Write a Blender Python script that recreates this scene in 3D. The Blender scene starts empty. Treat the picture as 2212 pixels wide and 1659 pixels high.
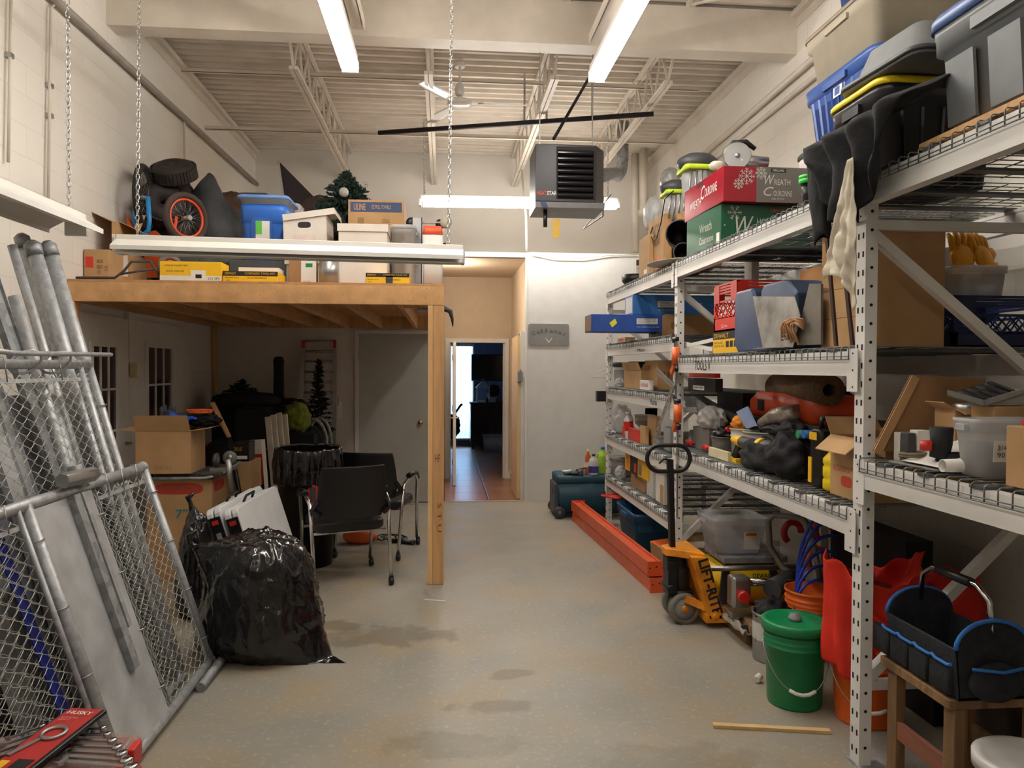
import bpy, bmesh, math, random
from mathutils import Vector, Matrix, noise
R = math.radians; PI = math.pi; V = Vector
random.seed(7)
SC = bpy.context.scene
COL = SC.collection
# ------------------------------------------------------------- camera
FPX, YAW, PIT, ROL, CH = 1628.0, 0.0898, -0.0211, 0.0039, 1.645
_fw = V((math.sin(YAW)*math.cos(PIT), math.cos(YAW)*math.cos(PIT), math.sin(PIT)))
_r = V((math.cos(YAW), -math.sin(YAW), 0)); _u = _r.cross(_fw)
_R = _r*math.cos(ROL)+_u*math.sin(ROL); _U = _u*math.cos(ROL)-_r*math.sin(ROL)
cam = bpy.data.cameras.new('camera'); camo = bpy.data.objects.new('camera', cam); COL.objects.link(camo)
cam.sensor_width = 36; cam.sensor_fit = 'HORIZONTAL'; cam.lens = FPX*36/2212; cam.clip_start = .02; cam.clip_end = 60
camo.matrix_world = Matrix(((_R.x, _U.x, -_fw.x, 0), (_R.y, _U.y, -_fw.y, 0), (_R.z, _U.z, -_fw.z, CH), (0, 0, 0, 1)))
SC.camera = camo
SC.view_settings.view_transform = 'Standard'; SC.view_settings.look = 'None'
SC.view_settings.gamma = 1; SC.view_settings.use_curve_mapping = False
SC.view_settings.exposure = 0.0
# ------------------------------------------------------------- world: the dull day outside the office window
w = bpy.data.worlds.new('world'); SC.world = w; w.use_nodes = True
w.node_tree.nodes['Background'].inputs[0].default_value = (.45, .68, 1, 1)
w.node_tree.nodes['Background'].inputs[1].default_value = 1.0
# tube lamps: (x0,y0) -> (x1,y1), z, strength
TUBE_E = 60.0
# ------------------------------------------------------------- helpers
def P(u, v, X=None, Y=None, Z=None):
    """the point of a plane X, Y or Z = const seen at a place in the photo"""
    d = _fw*FPX + _R*(u-1106) + _U*(829.5-v)
    if Y is not None: t = Y/d.y
    elif X is not None: t = X/d.x
    else: t = (Z-CH)/d.z
    return V((0, 0, CH)) + d*t
def lin(c):
    return tuple(((x/255+.055)/1.055)**2.4 if x > 10 else x/255/12.92 for x in c)
MATS = {}
def mat(name, c, rough=.55, metal=0, var=.06, vs=8, bump=0, bs=60, coat=0, alpha=1, emis=0, trans=0, ec=None, kind=None, c2=None, spec=.5):
    if name in MATS: return MATS[name]
    m = bpy.data.materials.new(name); MATS[name] = m; m.use_nodes = True
    nt = m.node_tree; N = nt.nodes; L = nt.links; b = N['Principled BSDF']
    col = lin(c)+(1,)
    b.inputs['Base Color'].default_value = col; b.inputs['Roughness'].default_value = rough
    b.inputs['Metallic'].default_value = metal; b.inputs['Coat Weight'].default_value = coat
    b.inputs['Alpha'].default_value = alpha; b.inputs['Transmission Weight'].default_value = trans
    b.inputs['Specular IOR Level'].default_value = spec
    if emis:
        b.inputs['Emission Color'].default_value = (ec or (1, 1, 1))+(1,) if ec is None or len(ec) == 3 else ec
        b.inputs['Emission Strength'].default_value = emis; return m
    tc = N.new('ShaderNodeTexCoord')
    no = N.new('ShaderNodeTexNoise'); no.inputs['Scale'].default_value = vs; no.inputs['Detail'].default_value = 4
    L.new(tc.outputs['Object'], no.inputs['Vector'])
    fac = no.outputs['Fac']
    if kind in ('wood', 'ply'):
        mp = N.new('ShaderNodeMapping'); mp.inputs['Scale'].default_value = (1, 1, .08) if kind == 'wood' else (1, .2, 1)
        L.new(tc.outputs['Object'], mp.inputs['Vector']); L.new(mp.outputs[0], no.inputs['Vector'])
        no.inputs['Scale'].default_value = vs; no.inputs['Detail'].default_value = 6; no.inputs['Distortion'].default_value = 1.2
    if kind == 'galv':
        vo = N.new('ShaderNodeTexVoronoi'); vo.inputs['Scale'].default_value = vs; L.new(tc.outputs['Object'], vo.inputs['Vector'])
        mx = N.new('ShaderNodeMix'); mx.data_type = 'FLOAT'; mx.inputs[0].default_value = .5
        sp = N.new('ShaderNodeSeparateColor'); L.new(vo.outputs['Color'], sp.inputs[0])
        L.new(no.outputs['Fac'], mx.inputs[2]); L.new(sp.outputs[0], mx.inputs[3]); fac = mx.outputs[0]
    if var:
        cr = N.new('ShaderNodeValToRGB'); e = cr.color_ramp.elements
        a = tuple(max(0, x*(1-var*2.2)) for x in col[:3])+(1,) if c2 is None else lin(c2)+(1,)
        z = tuple(min(1, x*(1+var*1.6)) for x in col[:3])+(1,)
        e[0].position = .3; e[0].color = a; e[1].position = .7; e[1].color = z
        L.new(fac, cr.inputs[0]); L.new(cr.outputs[0], b.inputs['Base Color'])
    if bump:
        n2 = N.new('ShaderNodeTexNoise'); n2.inputs['Scale'].default_value = bs; n2.inputs['Detail'].default_value = 3
        L.new(tc.outputs['Object'], n2.inputs['Vector'])
        bp = N.new('ShaderNodeBump'); bp.inputs['Strength'].default_value = bump; bp.inputs['Distance'].default_value = .01
        L.new(n2.outputs['Fac'], bp.inputs['Height']); L.new(bp.outputs[0], b.inputs['Normal'])
    return m
class G:
    """collects shapes of ONE mesh"""
    def __init__(s): s.bm = bmesh.new(); s.m = 0; s.T = None
    def _f(s, vs, sm=False):
        try: f = s.bm.faces.new(vs)
        except ValueError: return None
        f.material_index = s.m; f.smooth = sm; return f
    def v(s, p):
        p = V(p)
        return s.bm.verts.new(s.T @ p if s.T else p)
    def box(s, x0, x1, y0, y1, z0, z1, M=None):
        if x0 > x1: x0, x1 = x1, x0
        if y0 > y1: y0, y1 = y1, y0
        c = [V((x, y, z)) for z in (z0, z1) for y in (y0, y1) for x in (x0, x1)]
        if M: c = [M @ p for p in c]
        q = [s.v(p) for p in c]
        for f in ((0, 2, 3, 1), (4, 5, 7, 6), (0, 1, 5, 4), (2, 6, 7, 3), (0, 4, 6, 2), (1, 3, 7, 5)): s._f([q[i] for i in f])
        return s
    def bar(s, a, b, w, h, up=(0, 0, 1)):
        """rectangular bar from a to b; w across, h along up"""
        a = V(a); b = V(b); d = (b-a).normalized(); up = V(up)
        sd = d.cross(up)
        if sd.length < 1e-4: sd = d.cross(V((0, 1, 0)))
        sd.normalize(); u = sd.cross(d)
        q = [s.v(p+sd*i*w/2+u*j*h/2) for p in (a, b) for j in (-1, 1) for i in (-1, 1)]
        for f in ((0, 2, 3, 1), (4, 5, 7, 6), (0, 1, 5, 4), (2, 6, 7, 3), (0, 4, 6, 2), (1, 3, 7, 5)): s._f([q[i] for i in f])
        return s
    def rings(s, rs, cap=True, sm=True, closed=False):
        vr = [[s.v(p) for p in r] for r in rs]
        n = len(vr[0]); prs = list(zip(vr, vr[1:]))
        if closed: prs.append((vr[-1], vr[0]))
        for a, b in prs:
            for i in range(n): s._f((a[i], a[(i+1) % n], b[(i+1) % n], b[i]), sm)
        if cap and not closed:
            s._f(list(reversed(vr[0]))); s._f(vr[-1])
        return s
    def cyl(s, a, b, r0, r1=None, seg=14, cap=True, sm=True):
        a = V(a); b = V(b); r1 = r0 if r1 is None else r1
        d = (b-a).normalized(); x = d.orthogonal().normalized(); y = d.cross(x)
        rs = [[p+(x*math.cos(t)+y*math.sin(t))*r for t in [2*PI*k/seg for k in range(seg)]] for p, r in ((a, r0), (b, r1))]
        return s.rings(rs, cap, sm)
    def tube(s, pts, r, seg=8, closed=False, sm=True):
        pts = [V(p) for p in pts]; n = len(pts); rs = []
        x = None
        for i, p in enumerate(pts):
            if closed: d = pts[(i+1) % n]-pts[i-1]
            else: d = pts[min(i+1, n-1)]-pts[max(i-1, 0)]
            d.normalize()
            if x is None: x = d.orthogonal().normalized()
            else:
                x = x-d*x.dot(d)
                x = d.orthogonal().normalized() if x.length < 1e-5 else x.normalized()
            y = d.cross(x)
            rr = r[i] if isinstance(r, (list, tuple)) else r
            rs.append([p+(x*math.cos(2*PI*k/seg)+y*math.sin(2*PI*k/seg))*rr for k in range(seg)])
        return s.rings(rs, True, sm, closed)
    def lathe(s, prof, c=(0, 0, 0), seg=28, axis='Z', sm=True, cap=True):
        c = V(c); rs = []
        for r, h in prof:
            ring = []
            for k in range(seg):
                a = 2*PI*k/seg; p = V((r*math.cos(a), r*math.sin(a), h))
                if axis == 'X': p = V((p.z, p.x, p.y))
                if axis == 'Y': p = V((p.y, p.z, p.x))
                ring.append(c+p)
            rs.append(ring)
        return s.rings(rs, cap, sm)
    def prism(s, pts, d):
        """closed outline of 3D points extruded by vector d"""
        d = V(d); a = [s.v(p) for p in pts]; b = [s.v(V(p)+d) for p in pts]; n = len(a)
        s._f(list(reversed(a))); s._f(b)
        for i in range(n): s._f((a[i], a[(i+1) % n], b[(i+1) % n], b[i]))
        return s
    def blob(s, c, r, seed=0, amp=.08, fr=4, sub=4, flat=True, M=None, rid=0):
        t = bmesh.new(); bmesh.ops.create_icosphere(t, subdivisions=sub, radius=1)
        c = V(c); mp = {}
        for q in t.verts:
            n = q.co.normalized(); k = 1+amp*noise.noise(n*fr+V((seed*7.3, seed, 0)))
            if rid: k += rid*(1-abs(noise.noise(V((n.x*fr*1.6, n.y*fr*1.6, n.z*fr*.5))+V((seed, 3, seed*2)))*3))*.5
            p = V((n.x*r[0], n.y*r[1], n.z*r[2]))*k
            if flat and p.z < -r[2]*.8: p.z = -r[2]*.8
            if M: p = M @ p
            mp[q] = s.v(c+p)
        for f in t.faces: s._f([mp[q] for q in f.verts], True)
        t.free(); return s
    def grid(s, fn, nu, nv, th=0.0, sm=True):
        """sheet fn(u,v) -> point, optional thickness via double surface"""
        a = [[s.v(fn(i/nu, j/nv)) for i in range(nu+1)] for j in range(nv+1)]
        for j in range(nv):
            for i in range(nu): s._f((a[j][i], a[j][i+1], a[j+1][i+1], a[j+1][i]), sm)
        return s
    def done(s, name, mats, parent=None, loc=None, rot=None, bevel=0, solid=0, label=None, sub=0):
        me = bpy.data.meshes.new(name)
        bmesh.ops.recalc_face_normals(s.bm, faces=s.bm.faces)
        s.bm.to_mesh(me); s.bm.free()
        for m in (mats if isinstance(mats, (list, tuple)) else [mats]): me.materials.append(m)
        o = bpy.data.objects.new(name, me); COL.objects.link(o)
        if parent is not None: o.parent = parent
        if loc is not None: o.location = loc
        if rot is not None: o.rotation_euler = rot
        if solid:
            k = o.modifiers.new('solid', 'SOLIDIFY'); k.thickness = solid
        if bevel:
            k = o.modifiers.new('bevel', 'BEVEL'); k.width = bevel; k.segments = 2; k.limit_method = 'ANGLE'; k.angle_limit = R(40)
        if sub:
            k = o.modifiers.new('sub', 'SUBSURF'); k.levels = sub; k.render_levels = sub
        if label: o['label'] = label
        return o
def tag(o, label, cat, group=None, kind=None):
    o['label'] = label; o['category'] = cat
    if group: o['group'] = group
    if kind: o['kind'] = kind
    return o
def thing(name, label, cat, loc=(0, 0, 0), rz=0, group=None, rx=0, ry=0):
    o = bpy.data.objects.new(name, None); COL.objects.link(o); o.empty_display_size = .05
    o.location = loc; o.rotation_euler = (rx, ry, rz)
    return tag(o, label, cat, group)
def struct(o):
    o['kind'] = 'structure'; return o
def dup(root, loc=None, rz=None, label=None, group=None):
    r = root.copy(); COL.objects.link(r)
    if loc is not None: r.location = loc
    if rz is not None: r.rotation_euler = (r.rotation_euler[0], r.rotation_euler[1], rz)
    if label: r['label'] = label
    if group: r['group'] = group
    for ch in list(root.children):
        c = ch.copy(); COL.objects.link(c); c.parent = r
        for g in list(ch.children):
            d = g.copy(); COL.objects.link(d); d.parent = c
    return r
def text(parent, s, org, ud, vd, wid, hgt, m, name='lettering', bold=0, shear=0, keep=False):
    """lettering, lower left at org, along ud, up vd, fitted to wid x hgt"""
    cu = bpy.data.curves.new(name, 'FONT'); cu.body = s; cu.resolution_u = 2; cu.offset = bold; cu.shear = shear
    t = bpy.data.objects.new('t', cu); me = bpy.data.meshes.new_from_object(t)
    bpy.data.objects.remove(t); bpy.data.curves.remove(cu)
    if not me.vertices: return None
    xs = [q.co.x for q in me.vertices]; ys = [q.co.y for q in me.vertices]
    x0, x1, y0, y1 = min(xs), max(xs), min(ys), max(ys)
    ud = V(ud).normalized(); vd = V(vd).normalized(); n = ud.cross(vd); org = V(org)
    sx = wid/(x1-x0); sy = hgt/(y1-y0)
    if keep: sx = sy = min(sx, sy)
    for q in me.vertices: q.co = org+ud*((q.co.x-x0)*sx)+vd*((q.co.y-y0)*sy)+n*.0012
    me.materials.clear(); me.materials.append(m); me.name = name
    o = bpy.data.objects.new(name, me); COL.objects.link(o)
    if parent is not None: o.parent = parent
    return o
def rrect(x0, x1, y0, y1, z, r=.03, k=4):
    out = []
    r = min(r, (x1-x0)/2.01, (y1-y0)/2.01)
    for cx, cy, a in ((x1-r, y1-r, 0), (x0+r, y1-r, 90), (x0+r, y0+r, 180), (x1-r, y0+r, 270)):
        for i in range(k+1):
            t = R(a+90*i/k); out.append(V((cx+r*math.cos(t), cy+r*math.sin(t), z)))
    return out
def face(dims, f):
    w_, d_, h_ = dims
    return {'-Y': (V((-w_/2, -d_/2, 0)), V((1, 0, 0))*w_, V((0, 0, 1))*h_),
            '-X': (V((-w_/2, d_/2, 0)), V((0, -1, 0))*d_, V((0, 0, 1))*h_),
            '+X': (V((w_/2, -d_/2, 0)), V((0, 1, 0))*d_, V((0, 0, 1))*h_),
            '+Z': (V((-w_/2, -d_/2, h_)), V((1, 0, 0))*w_, V((0, 1, 0))*d_)}[f]
def patch(t, dims, f, u0, u1, v0, v1, m, name='printed_panel', off=.0008, label=None):
    o, ud, vd = face(dims, f); n = ud.cross(vd).normalized()
    g = G(); a = o+ud*u0+vd*v0
    g.prism([a, a+ud*(u1-u0), a+ud*(u1-u0)+vd*(v1-v0), a+vd*(v1-v0)], n*off)
    return g.done(name, m, t, label=label)
def ftext(t, dims, f, s, u0, u1, v0, v1, m, name='lettering', bold=0, shear=0, keep=False):
    o, ud, vd = face(dims, f); n = ud.cross(vd).normalized()
    return text(t, s, o+ud*u0+vd*v0+n*.0005, ud, vd, ud.length*(u1-u0), vd.length*(v1-v0), m, name, bold, shear, keep)
# ============================================================= materials
WALLC = (226, 219, 206)
m_wall = mat('painted_wall', (215, 208, 198), .6, var=.03, vs=1.5, bump=.15, bs=90)
m_tan = mat('tan_wall', (206, 188, 164), .7, var=.02)
m_white = mat('white_paint', (222, 219, 212), .5, var=.02)
m_steelw = mat('cream_steel_paint', (212, 202, 188), .5, var=.04, vs=4)
m_grey_door = mat('grey_door_paint', (170, 168, 160), .5, var=.02)
m_black = mat('black_plastic', (14, 14, 16), .4)
m_dark = mat('dark_rubber', (38, 36, 35), .75)
m_cloth = mat('black_cloth', (20, 19, 21), .95, var=.2, vs=20, bump=.4, bs=40)
m_card = mat('cardboard', (180, 142, 98), .85, var=.06, vs=5, bump=.05)
m_card2 = mat('cardboard_brown', (152, 114, 76), .85, var=.08, vs=5)
m_cardd = mat('cardboard_edge', (120, 86, 54), .9)
m_tape = mat('packing_tape', (188, 150, 100), .25, var=.03)
m_wood = mat('pine_lumber', (206, 160, 108), .6, var=.10, vs=14, kind='wood', bump=.1)
m_ply = mat('plywood', (190, 140, 92), .7, var=.10, vs=6, kind='ply')
m_oldwood = mat('weathered_wood', (128, 98, 66), .8, var=.25, vs=12, kind='wood', bump=.3)
m_galv = mat('galvanized_steel', (172, 174, 176), .42, .35, var=.08, vs=40, kind='galv')
m_galvd = mat('galvanized_dull', (146, 148, 150), .55, .25, var=.12, vs=25, kind='galv')
m_chrome = mat('chrome', (200, 200, 200), .18, 1, var=0)
m_rack = mat('rack_white_enamel', (230, 228, 224), .38, var=.03, vs=3)
m_hole = mat('punched_hole_dark', (14, 13, 13), .9, var=0)
m_wire = mat('zinc_wire', (118, 120, 120), .4, .7, var=.05)
m_ink = mat('black_ink', (28, 26, 26), .7, var=0)
m_paper = mat('white_paper', (225, 223, 216), .7, var=.01)
m_red = mat('red_plastic', (205, 44, 36), .4)
m_redink = mat('red_ink', (190, 60, 44), .7, var=.08)
m_orange = mat('orange_plastic', (226, 98, 36), .42)
m_blue = mat('blue_plastic', (44, 104, 196), .42)
m_clear = mat('clear_plastic', (214, 220, 224), .25, alpha=.42, var=.02)
m_grey = mat('grey_plastic', (118, 120, 122), .5)
m_dgrey = mat('dark_grey_plastic', (62, 63, 66), .5)
m_yellow = mat('yellow_print', (238, 186, 24), .5, var=.02)
m_cream = mat('cream_plastic', (200, 190, 168), .5)
m_bag = mat('black_bin_liner', (15, 14, 17), .17, var=0, bump=.7, bs=13, coat=.5)
m_lime = mat('lime_plastic', (196, 220, 50), .45)
m_green = mat('green_plastic', (12, 128, 74), .38)
m_silver = mat('silver_metal', (172, 172, 170), .35, .9)
m_tubef = mat('far_fluorescent_tube', (255, 255, 255), emis=TUBE_E*1.35, ec=(1, .95, .88))
m_tubeb = mat('rear_fluorescent_tube', (255, 255, 255), emis=TUBE_E*.28, ec=(1, .95, .88))
m_tube = mat('fluorescent_tube', (255, 255, 255), emis=TUBE_E, ec=(1, .95, .88))
# floor: painted concrete with worn, stained patches
def floor_mat():
    m = mat('painted_concrete', (152, 150, 140), .45, var=.05, vs=3)
    nt = m.node_tree; N = nt.nodes; L = nt.links; b = N['Principled BSDF']
    tc = N.new('ShaderNodeTexCoord')
    def nz(s, d=5):
        n = N.new('ShaderNodeTexNoise'); n.inputs['Scale'].default_value = s; n.inputs['Detail'].default_value = d
        L.new(tc.outputs['Object'], n.inputs['Vector']); return n
    def ramp(n, a, z, ca, cz):
        r = N.new('ShaderNodeValToRGB'); e = r.color_ramp.elements
        e[0].position = a; e[1].position = z; e[0].color = ca; e[1].color = cz; L.new(n.outputs['Fac'], r.inputs[0]); return r
    base = ramp(nz(1.3), .35, .65, lin((137, 134, 126))+(1,), lin((153, 147, 135))+(1,))
    wear = ramp(nz(2.1, 12), .44, .66, (0, 0, 0, 1), (1, 1, 1, 1))
    spk = ramp(nz(38, 5), .56, .72, (0, 0, 0, 1), (1, 1, 1, 1))
    m1 = N.new('ShaderNodeMix'); m1.data_type = 'RGBA'; m1.inputs[7].default_value = lin((153, 139, 117))+(1,)
    L.new(wear.outputs[0], m1.inputs[0]); L.new(base.outputs[0], m1.inputs[6])
    m2 = N.new('ShaderNodeMix'); m2.data_type = 'RGBA'; m2.inputs[7].default_value = lin((176, 168, 148))+(1,)
    k = N.new('ShaderNodeMath'); k.operation = 'MULTIPLY'; k.inputs[1].default_value = .6; L.new(spk.outputs[0], k.inputs[0])
    L.new(k.outputs[0], m2.inputs[0]); L.new(m1.outputs[2], m2.inputs[6])
    cur = m2.outputs[2]
    for (x, y, rx, ry, st) in ((-.35, 4.62, .45, .16, .55), (-.72, 4.85, .28, .10, .6), (.25, 3.62, .22, .06, .5), (.05, 3.25, .3, .12, .35), (.35, 4.0, .15, .07, .5), (1.0, 3.0, .4, .2, .25)):
        sb = N.new('ShaderNodeVectorMath'); sb.operation = 'SUBTRACT'; sb.inputs[1].default_value = (x, y, 0); L.new(tc.outputs['Object'], sb.inputs[0])
        sc = N.new('ShaderNodeVectorMath'); sc.operation = 'DIVIDE'; sc.inputs[1].default_value = (rx, ry, 1); L.new(sb.outputs[0], sc.inputs[0])
        ln = N.new('ShaderNodeVectorMath'); ln.operation = 'LENGTH'; L.new(sc.outputs[0], ln.inputs[0])
        ad = N.new('ShaderNodeMath'); ad.operation = 'ADD'; L.new(ln.outputs['Value'], ad.inputs[0])
        n3 = nz(7, 6); mm = N.new('ShaderNodeMath'); mm.operation = 'MULTIPLY_ADD'; mm.inputs[1].default_value = 2.4; mm.inputs[2].default_value = -1.2
        L.new(n3.outputs['Fac'], mm.inputs[0]); L.new(mm.outputs[0], ad.inputs[1])
        mr = N.new('ShaderNodeMapRange'); mr.inputs[1].default_value = 1.1; mr.inputs[2].default_value = .7; mr.inputs[3].default_value = 0; mr.inputs[4].default_value = st
        L.new(ad.outputs[0], mr.inputs[0])
        mx = N.new('ShaderNodeMix'); mx.data_type = 'RGBA'; mx.inputs[7].default_value = lin((98, 87, 70))+(1,)
        L.new(mr.outputs[0], mx.inputs[0]); L.new(cur, mx.inputs[6]); cur = mx.outputs[2]
    L.new(cur, b.inputs['Base Color'])
    rr = N.new('ShaderNodeMapRange'); rr.inputs[3].default_value = .3; rr.inputs[4].default_value = .6; L.new(nz(1.7).outputs['Fac'], rr.inputs[0]); L.new(rr.outputs[0], b.inputs['Roughness'])
    return m
m_floor = floor_mat()
def brick_mat(name, c, cm, bw, rh, ax, mort=.006, rough=.6, bump=.5, off=.5):
    m = mat(name, c, rough, var=.02); nt = m.node_tree; N = nt.nodes; L = nt.links; b = N['Principled BSDF']
    tc = N.new('ShaderNodeTexCoord'); sp = N.new('ShaderNodeSeparateXYZ'); cb = N.new('ShaderNodeCombineXYZ')
    L.new(tc.outputs['Object'], sp.inputs[0]); L.new(sp.outputs[ax[0]], cb.inputs[0]); L.new(sp.outputs[ax[1]], cb.inputs[1])
    br = N.new('ShaderNodeTexBrick'); br.inputs['Scale'].default_value = 1; br.inputs['Brick Width'].default_value = bw; br.inputs['Row Height'].default_value = rh
    br.inputs['Mortar Size'].default_value = mort; br.inputs['Mortar Smooth'].default_value = .4; br.offset = off
    br.inputs['Color1'].default_value = lin(c)+(1,); br.inputs['Color2'].default_value = tuple(x*.97 for x in lin(c))+(1,); br.inputs['Mortar'].default_value = lin(cm)+(1,)
    L.new(cb.outputs[0], br.inputs['Vector']); L.new(br.outputs['Color'], b.inputs['Base Color'])
    bp = N.new('ShaderNodeBump'); bp.inputs['Strength'].default_value = bump; bp.inputs['Distance'].default_value = .004; bp.invert = True
    L.new(br.outputs['Fac'], bp.inputs['Height']); L.new(bp.outputs[0], b.inputs['Normal']); return m
m_cmu = brick_mat('painted_block_wall', (226, 220, 210), (219, 212, 201), .4, .2, (1, 2), bump=.3)
m_tile = brick_mat('brown_floor_tile', (150, 106, 76), (66, 48, 38), .55, .55, (0, 1), .012, .3, .3, off=0)
# ============================================================= room shell
XL, XR, YD, YB, ZC = -2.71, 3.06, 9.22, 11.2, 4.82
def slab(name, m, x0, x1, y0, y1, z0, z1, par=None, bevel=0):
    g = G(); g.box(x0, x1, y0, y1, z0, z1); o = g.done(name, m, par, bevel=bevel)
    if par is None: struct(o)
    return o
slab('floor', m_floor, XL-.1, XR+.1, -4, YD+.02, -.1, 0)
slab('floor', m_tile, -2, 3.4, YD+.02, 16.5, -.1, .004)
slab('trim_1', mat('brass_threshold', (196, 182, 160), .4, .3), -.03, 1.0, YD-.01, YD+.03, 0, .012)
slab('wall_left', m_cmu, XL-.2, XL, -4, YB+.2, 0, ZC+.2)
slab('wall_right', m_cmu, XR, XR+.2, -4, YB+.2, 0, ZC+.2)
slab('wall_front', m_wall, XL-.2, XR+.2, -4.2, -4, 0, ZC+.2)
g = G()   # back wall with the office door opening
DX0, DX1, DZ = P(971, 800, Y=YB).x, P(1090, 800, Y=YB).x, 2.02
g.box(XL, DX0, YB, YB+.12, 0, ZC+.1); g.box(DX1, XR, YB, YB+.12, 0, ZC+.1); g.box(DX0, DX1, YB, YB+.12, DZ, ZC+.1)
struct(g.done('wall_back', m_wall))
HX0, HX1, HZ = -.07, 1.0, 3.0
g = G()   # tan lining of the short hallway
g.box(HX0+.001, DX0, YB-.012, YB-.001, 0, HZ-.012); g.box(DX1, HX1-.001, YB-.012, YB-.001, 0, HZ-.012); g.box(DX0, DX1, YB-.012, YB-.001, DZ, HZ-.012)
g.box(HX0-.1, HX0, YD+.001, YB-.001, 0, HZ-.012); g.box(HX0, HX1, YD+.02, YB-.012, HZ-.012, HZ-.001)
struct(g.done('wall_hallway', m_tan))
g = G(); g.box(HX1, HX1+.05, YD+1.0, YB-.001, 0, HZ-.001); g.box(HX1, HX1+.05, YD+.12, YD+1.0, 2.1, HZ-.001); struct(g.done('wall_hallway', m_tan))
l = bpy.data.lights.new('hallway_fill', 'POINT'); l.energy = 24; l.color = (1, .9, .78); l.shadow_soft_size = .12; lo = bpy.data.objects.new('hallway_fill', l); COL.objects.link(lo); lo.location = (.12, YD+.45, 2.75)  # added fill light to brighten the hallway, no fixture there
slab('wall_side_room', m_tan, HX1+1.2, HX1+1.25, YD+.12, YB, 0, HZ)
l = bpy.data.lights.new('side_room_lamp', 'AREA'); l.size = .5; l.energy = 30; l.color = (1, .84, .66); lo = bpy.data.objects.new('side_room_lamp', l); COL.objects.link(lo); lo.location = (HX1+.6, YD+.9, 2.85)
struct(g.bm and slab('wall_upper', m_tan, HX0, HX1, YD, YD+.02, HZ-.03, HZ+.02)) if False else None
g = G()   # partition under the storage platform with the grey door
GX0, GX1, GZ = P(776, 900, Y=YD).x, P(776, 900, Y=YD).x+.9, P(776, 722, Y=YD).z
g.box(XL, GX0-.05, YD, YD+.11, 0, HZ); g.box(GX1+.05, HX0, YD, YD+.11, 0, HZ); g.box(GX0-.05, GX1+.05, YD, YD+.11, GZ+.05, HZ)
struct(g.done('wall_partition', m_wall))
slab('wall_partition', mat('white_drywall', (212, 209, 204), .65, var=.02, bump=.1, bs=120), HX1, XR, YD, YD+.12, 0, 3.066)
slab('ceiling', m_wall, XL, HX1-.001, YD, YB, HZ+.001, HZ+.06); slab('ceiling', m_wall, HX1, XR, YD+.121, YB, HZ+.001, HZ+.06)
slab('trim_2', m_white, HX1-.012, HX1+.012, YD-.012, YD+.001, 0, 3.07)
t = G(); t.tube([(1.0, YD-.02, 3.07), (1.0, YD+.05, 3.5), (1.03, YD+.9, 4.3)], .014, 6); tag(t.done('cable', m_white), 'thin white cable running straight up from the white partition corner', 'cable')
# grey steel door
d = slab('door_1', m_grey_door, GX0, GX1, YD-.004, YD+.04, .012, GZ)
g = G()
for a in (GX0-.05, GX1+.004): g.box(a, a+.046, YD-.025, YD+.03, 0, GZ+.05)
g.box(GX0-.004, GX1+.004, YD-.025, YD+.03, GZ+.006, GZ+.05)
g.done('door_frame', m_wall, d)
g = G(); kx = P(908, 900, Y=YD-.04).x; g.lathe([(.03, 0), (.03, .008), (.012, .012), (.012, .035), (.028, .045), (.03, .06), (.018, .072), (.002, .074)], seg=18); o = g.done('door_knob', mat('brass', (190, 160, 100), .25, 1), d); o.location = (kx, YD-.004, .98); o.rotation_euler = (R(90), 0, 0)
g = G()
for z in (.25, 1.75): g.box(GX0-.012, GX0+.004, YD-.03, YD-.004, z, z+.1)
g.done('hinge', m_silver, d)
g = G(); g.box(GX0-.32, GX0-.24, YD-.008, YD, 1.18, 1.31); o = g.done('switch_plate', mat('beige_plate', (190, 176, 140), .5), bevel=.002)
tag(o, 'beige light switch plate on the wall left of the grey door', 'switch plate')
g = G(); g.box(P(722, 880, Y=YD-.01).x, P(739, 880, Y=YD-.01).x, YD-.004, YD-.001, P(722, 905, Y=YD).z, P(722, 867, Y=YD).z)
tag(g.done('paper_sheet', m_paper), 'sheet of white paper taped to the wall beside the aluminium ladder', 'paper')
# office door (open) and frame
d = thing('door_frame', 'x', 'x'); del d['label']; del d['category']; d.name = 'trim_3'; struct(d)
g = G()
for a in (DX0-.06, DX1): g.box(a, a+.06, YB-.035, YB+.0, 0, DZ+.06)
g.box(DX0, DX1, YB-.035, YB, DZ, DZ+.06)
for a in (DX0, DX1-.02): g.box(a, a+.02, YB, YB+.12, 0, DZ)
g.done('casing', m_white, d)
lx = P(982, 900, Y=10.5).x
d = slab('door_2', m_white, lx-.02, lx+.018, YB-.75, YB-.04, .015, DZ-.01)
g = G()
for s in (-1, 1):
    g.cyl((lx, YB-.70, .95), (lx+s*.06, YB-.70, .95), .012); g.cyl((lx+s*.06, YB-.70, .95), (lx+s*.06, YB-.60, .95), .009)
g.done('door_handle', m_chrome, d)
g = G()
for z in (.2, 1.0, 1.75): g.box(lx-.028, lx-.018, YB-.045, YB-.0, z, z+.09)
g.done('hinge', m_silver, d)
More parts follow.
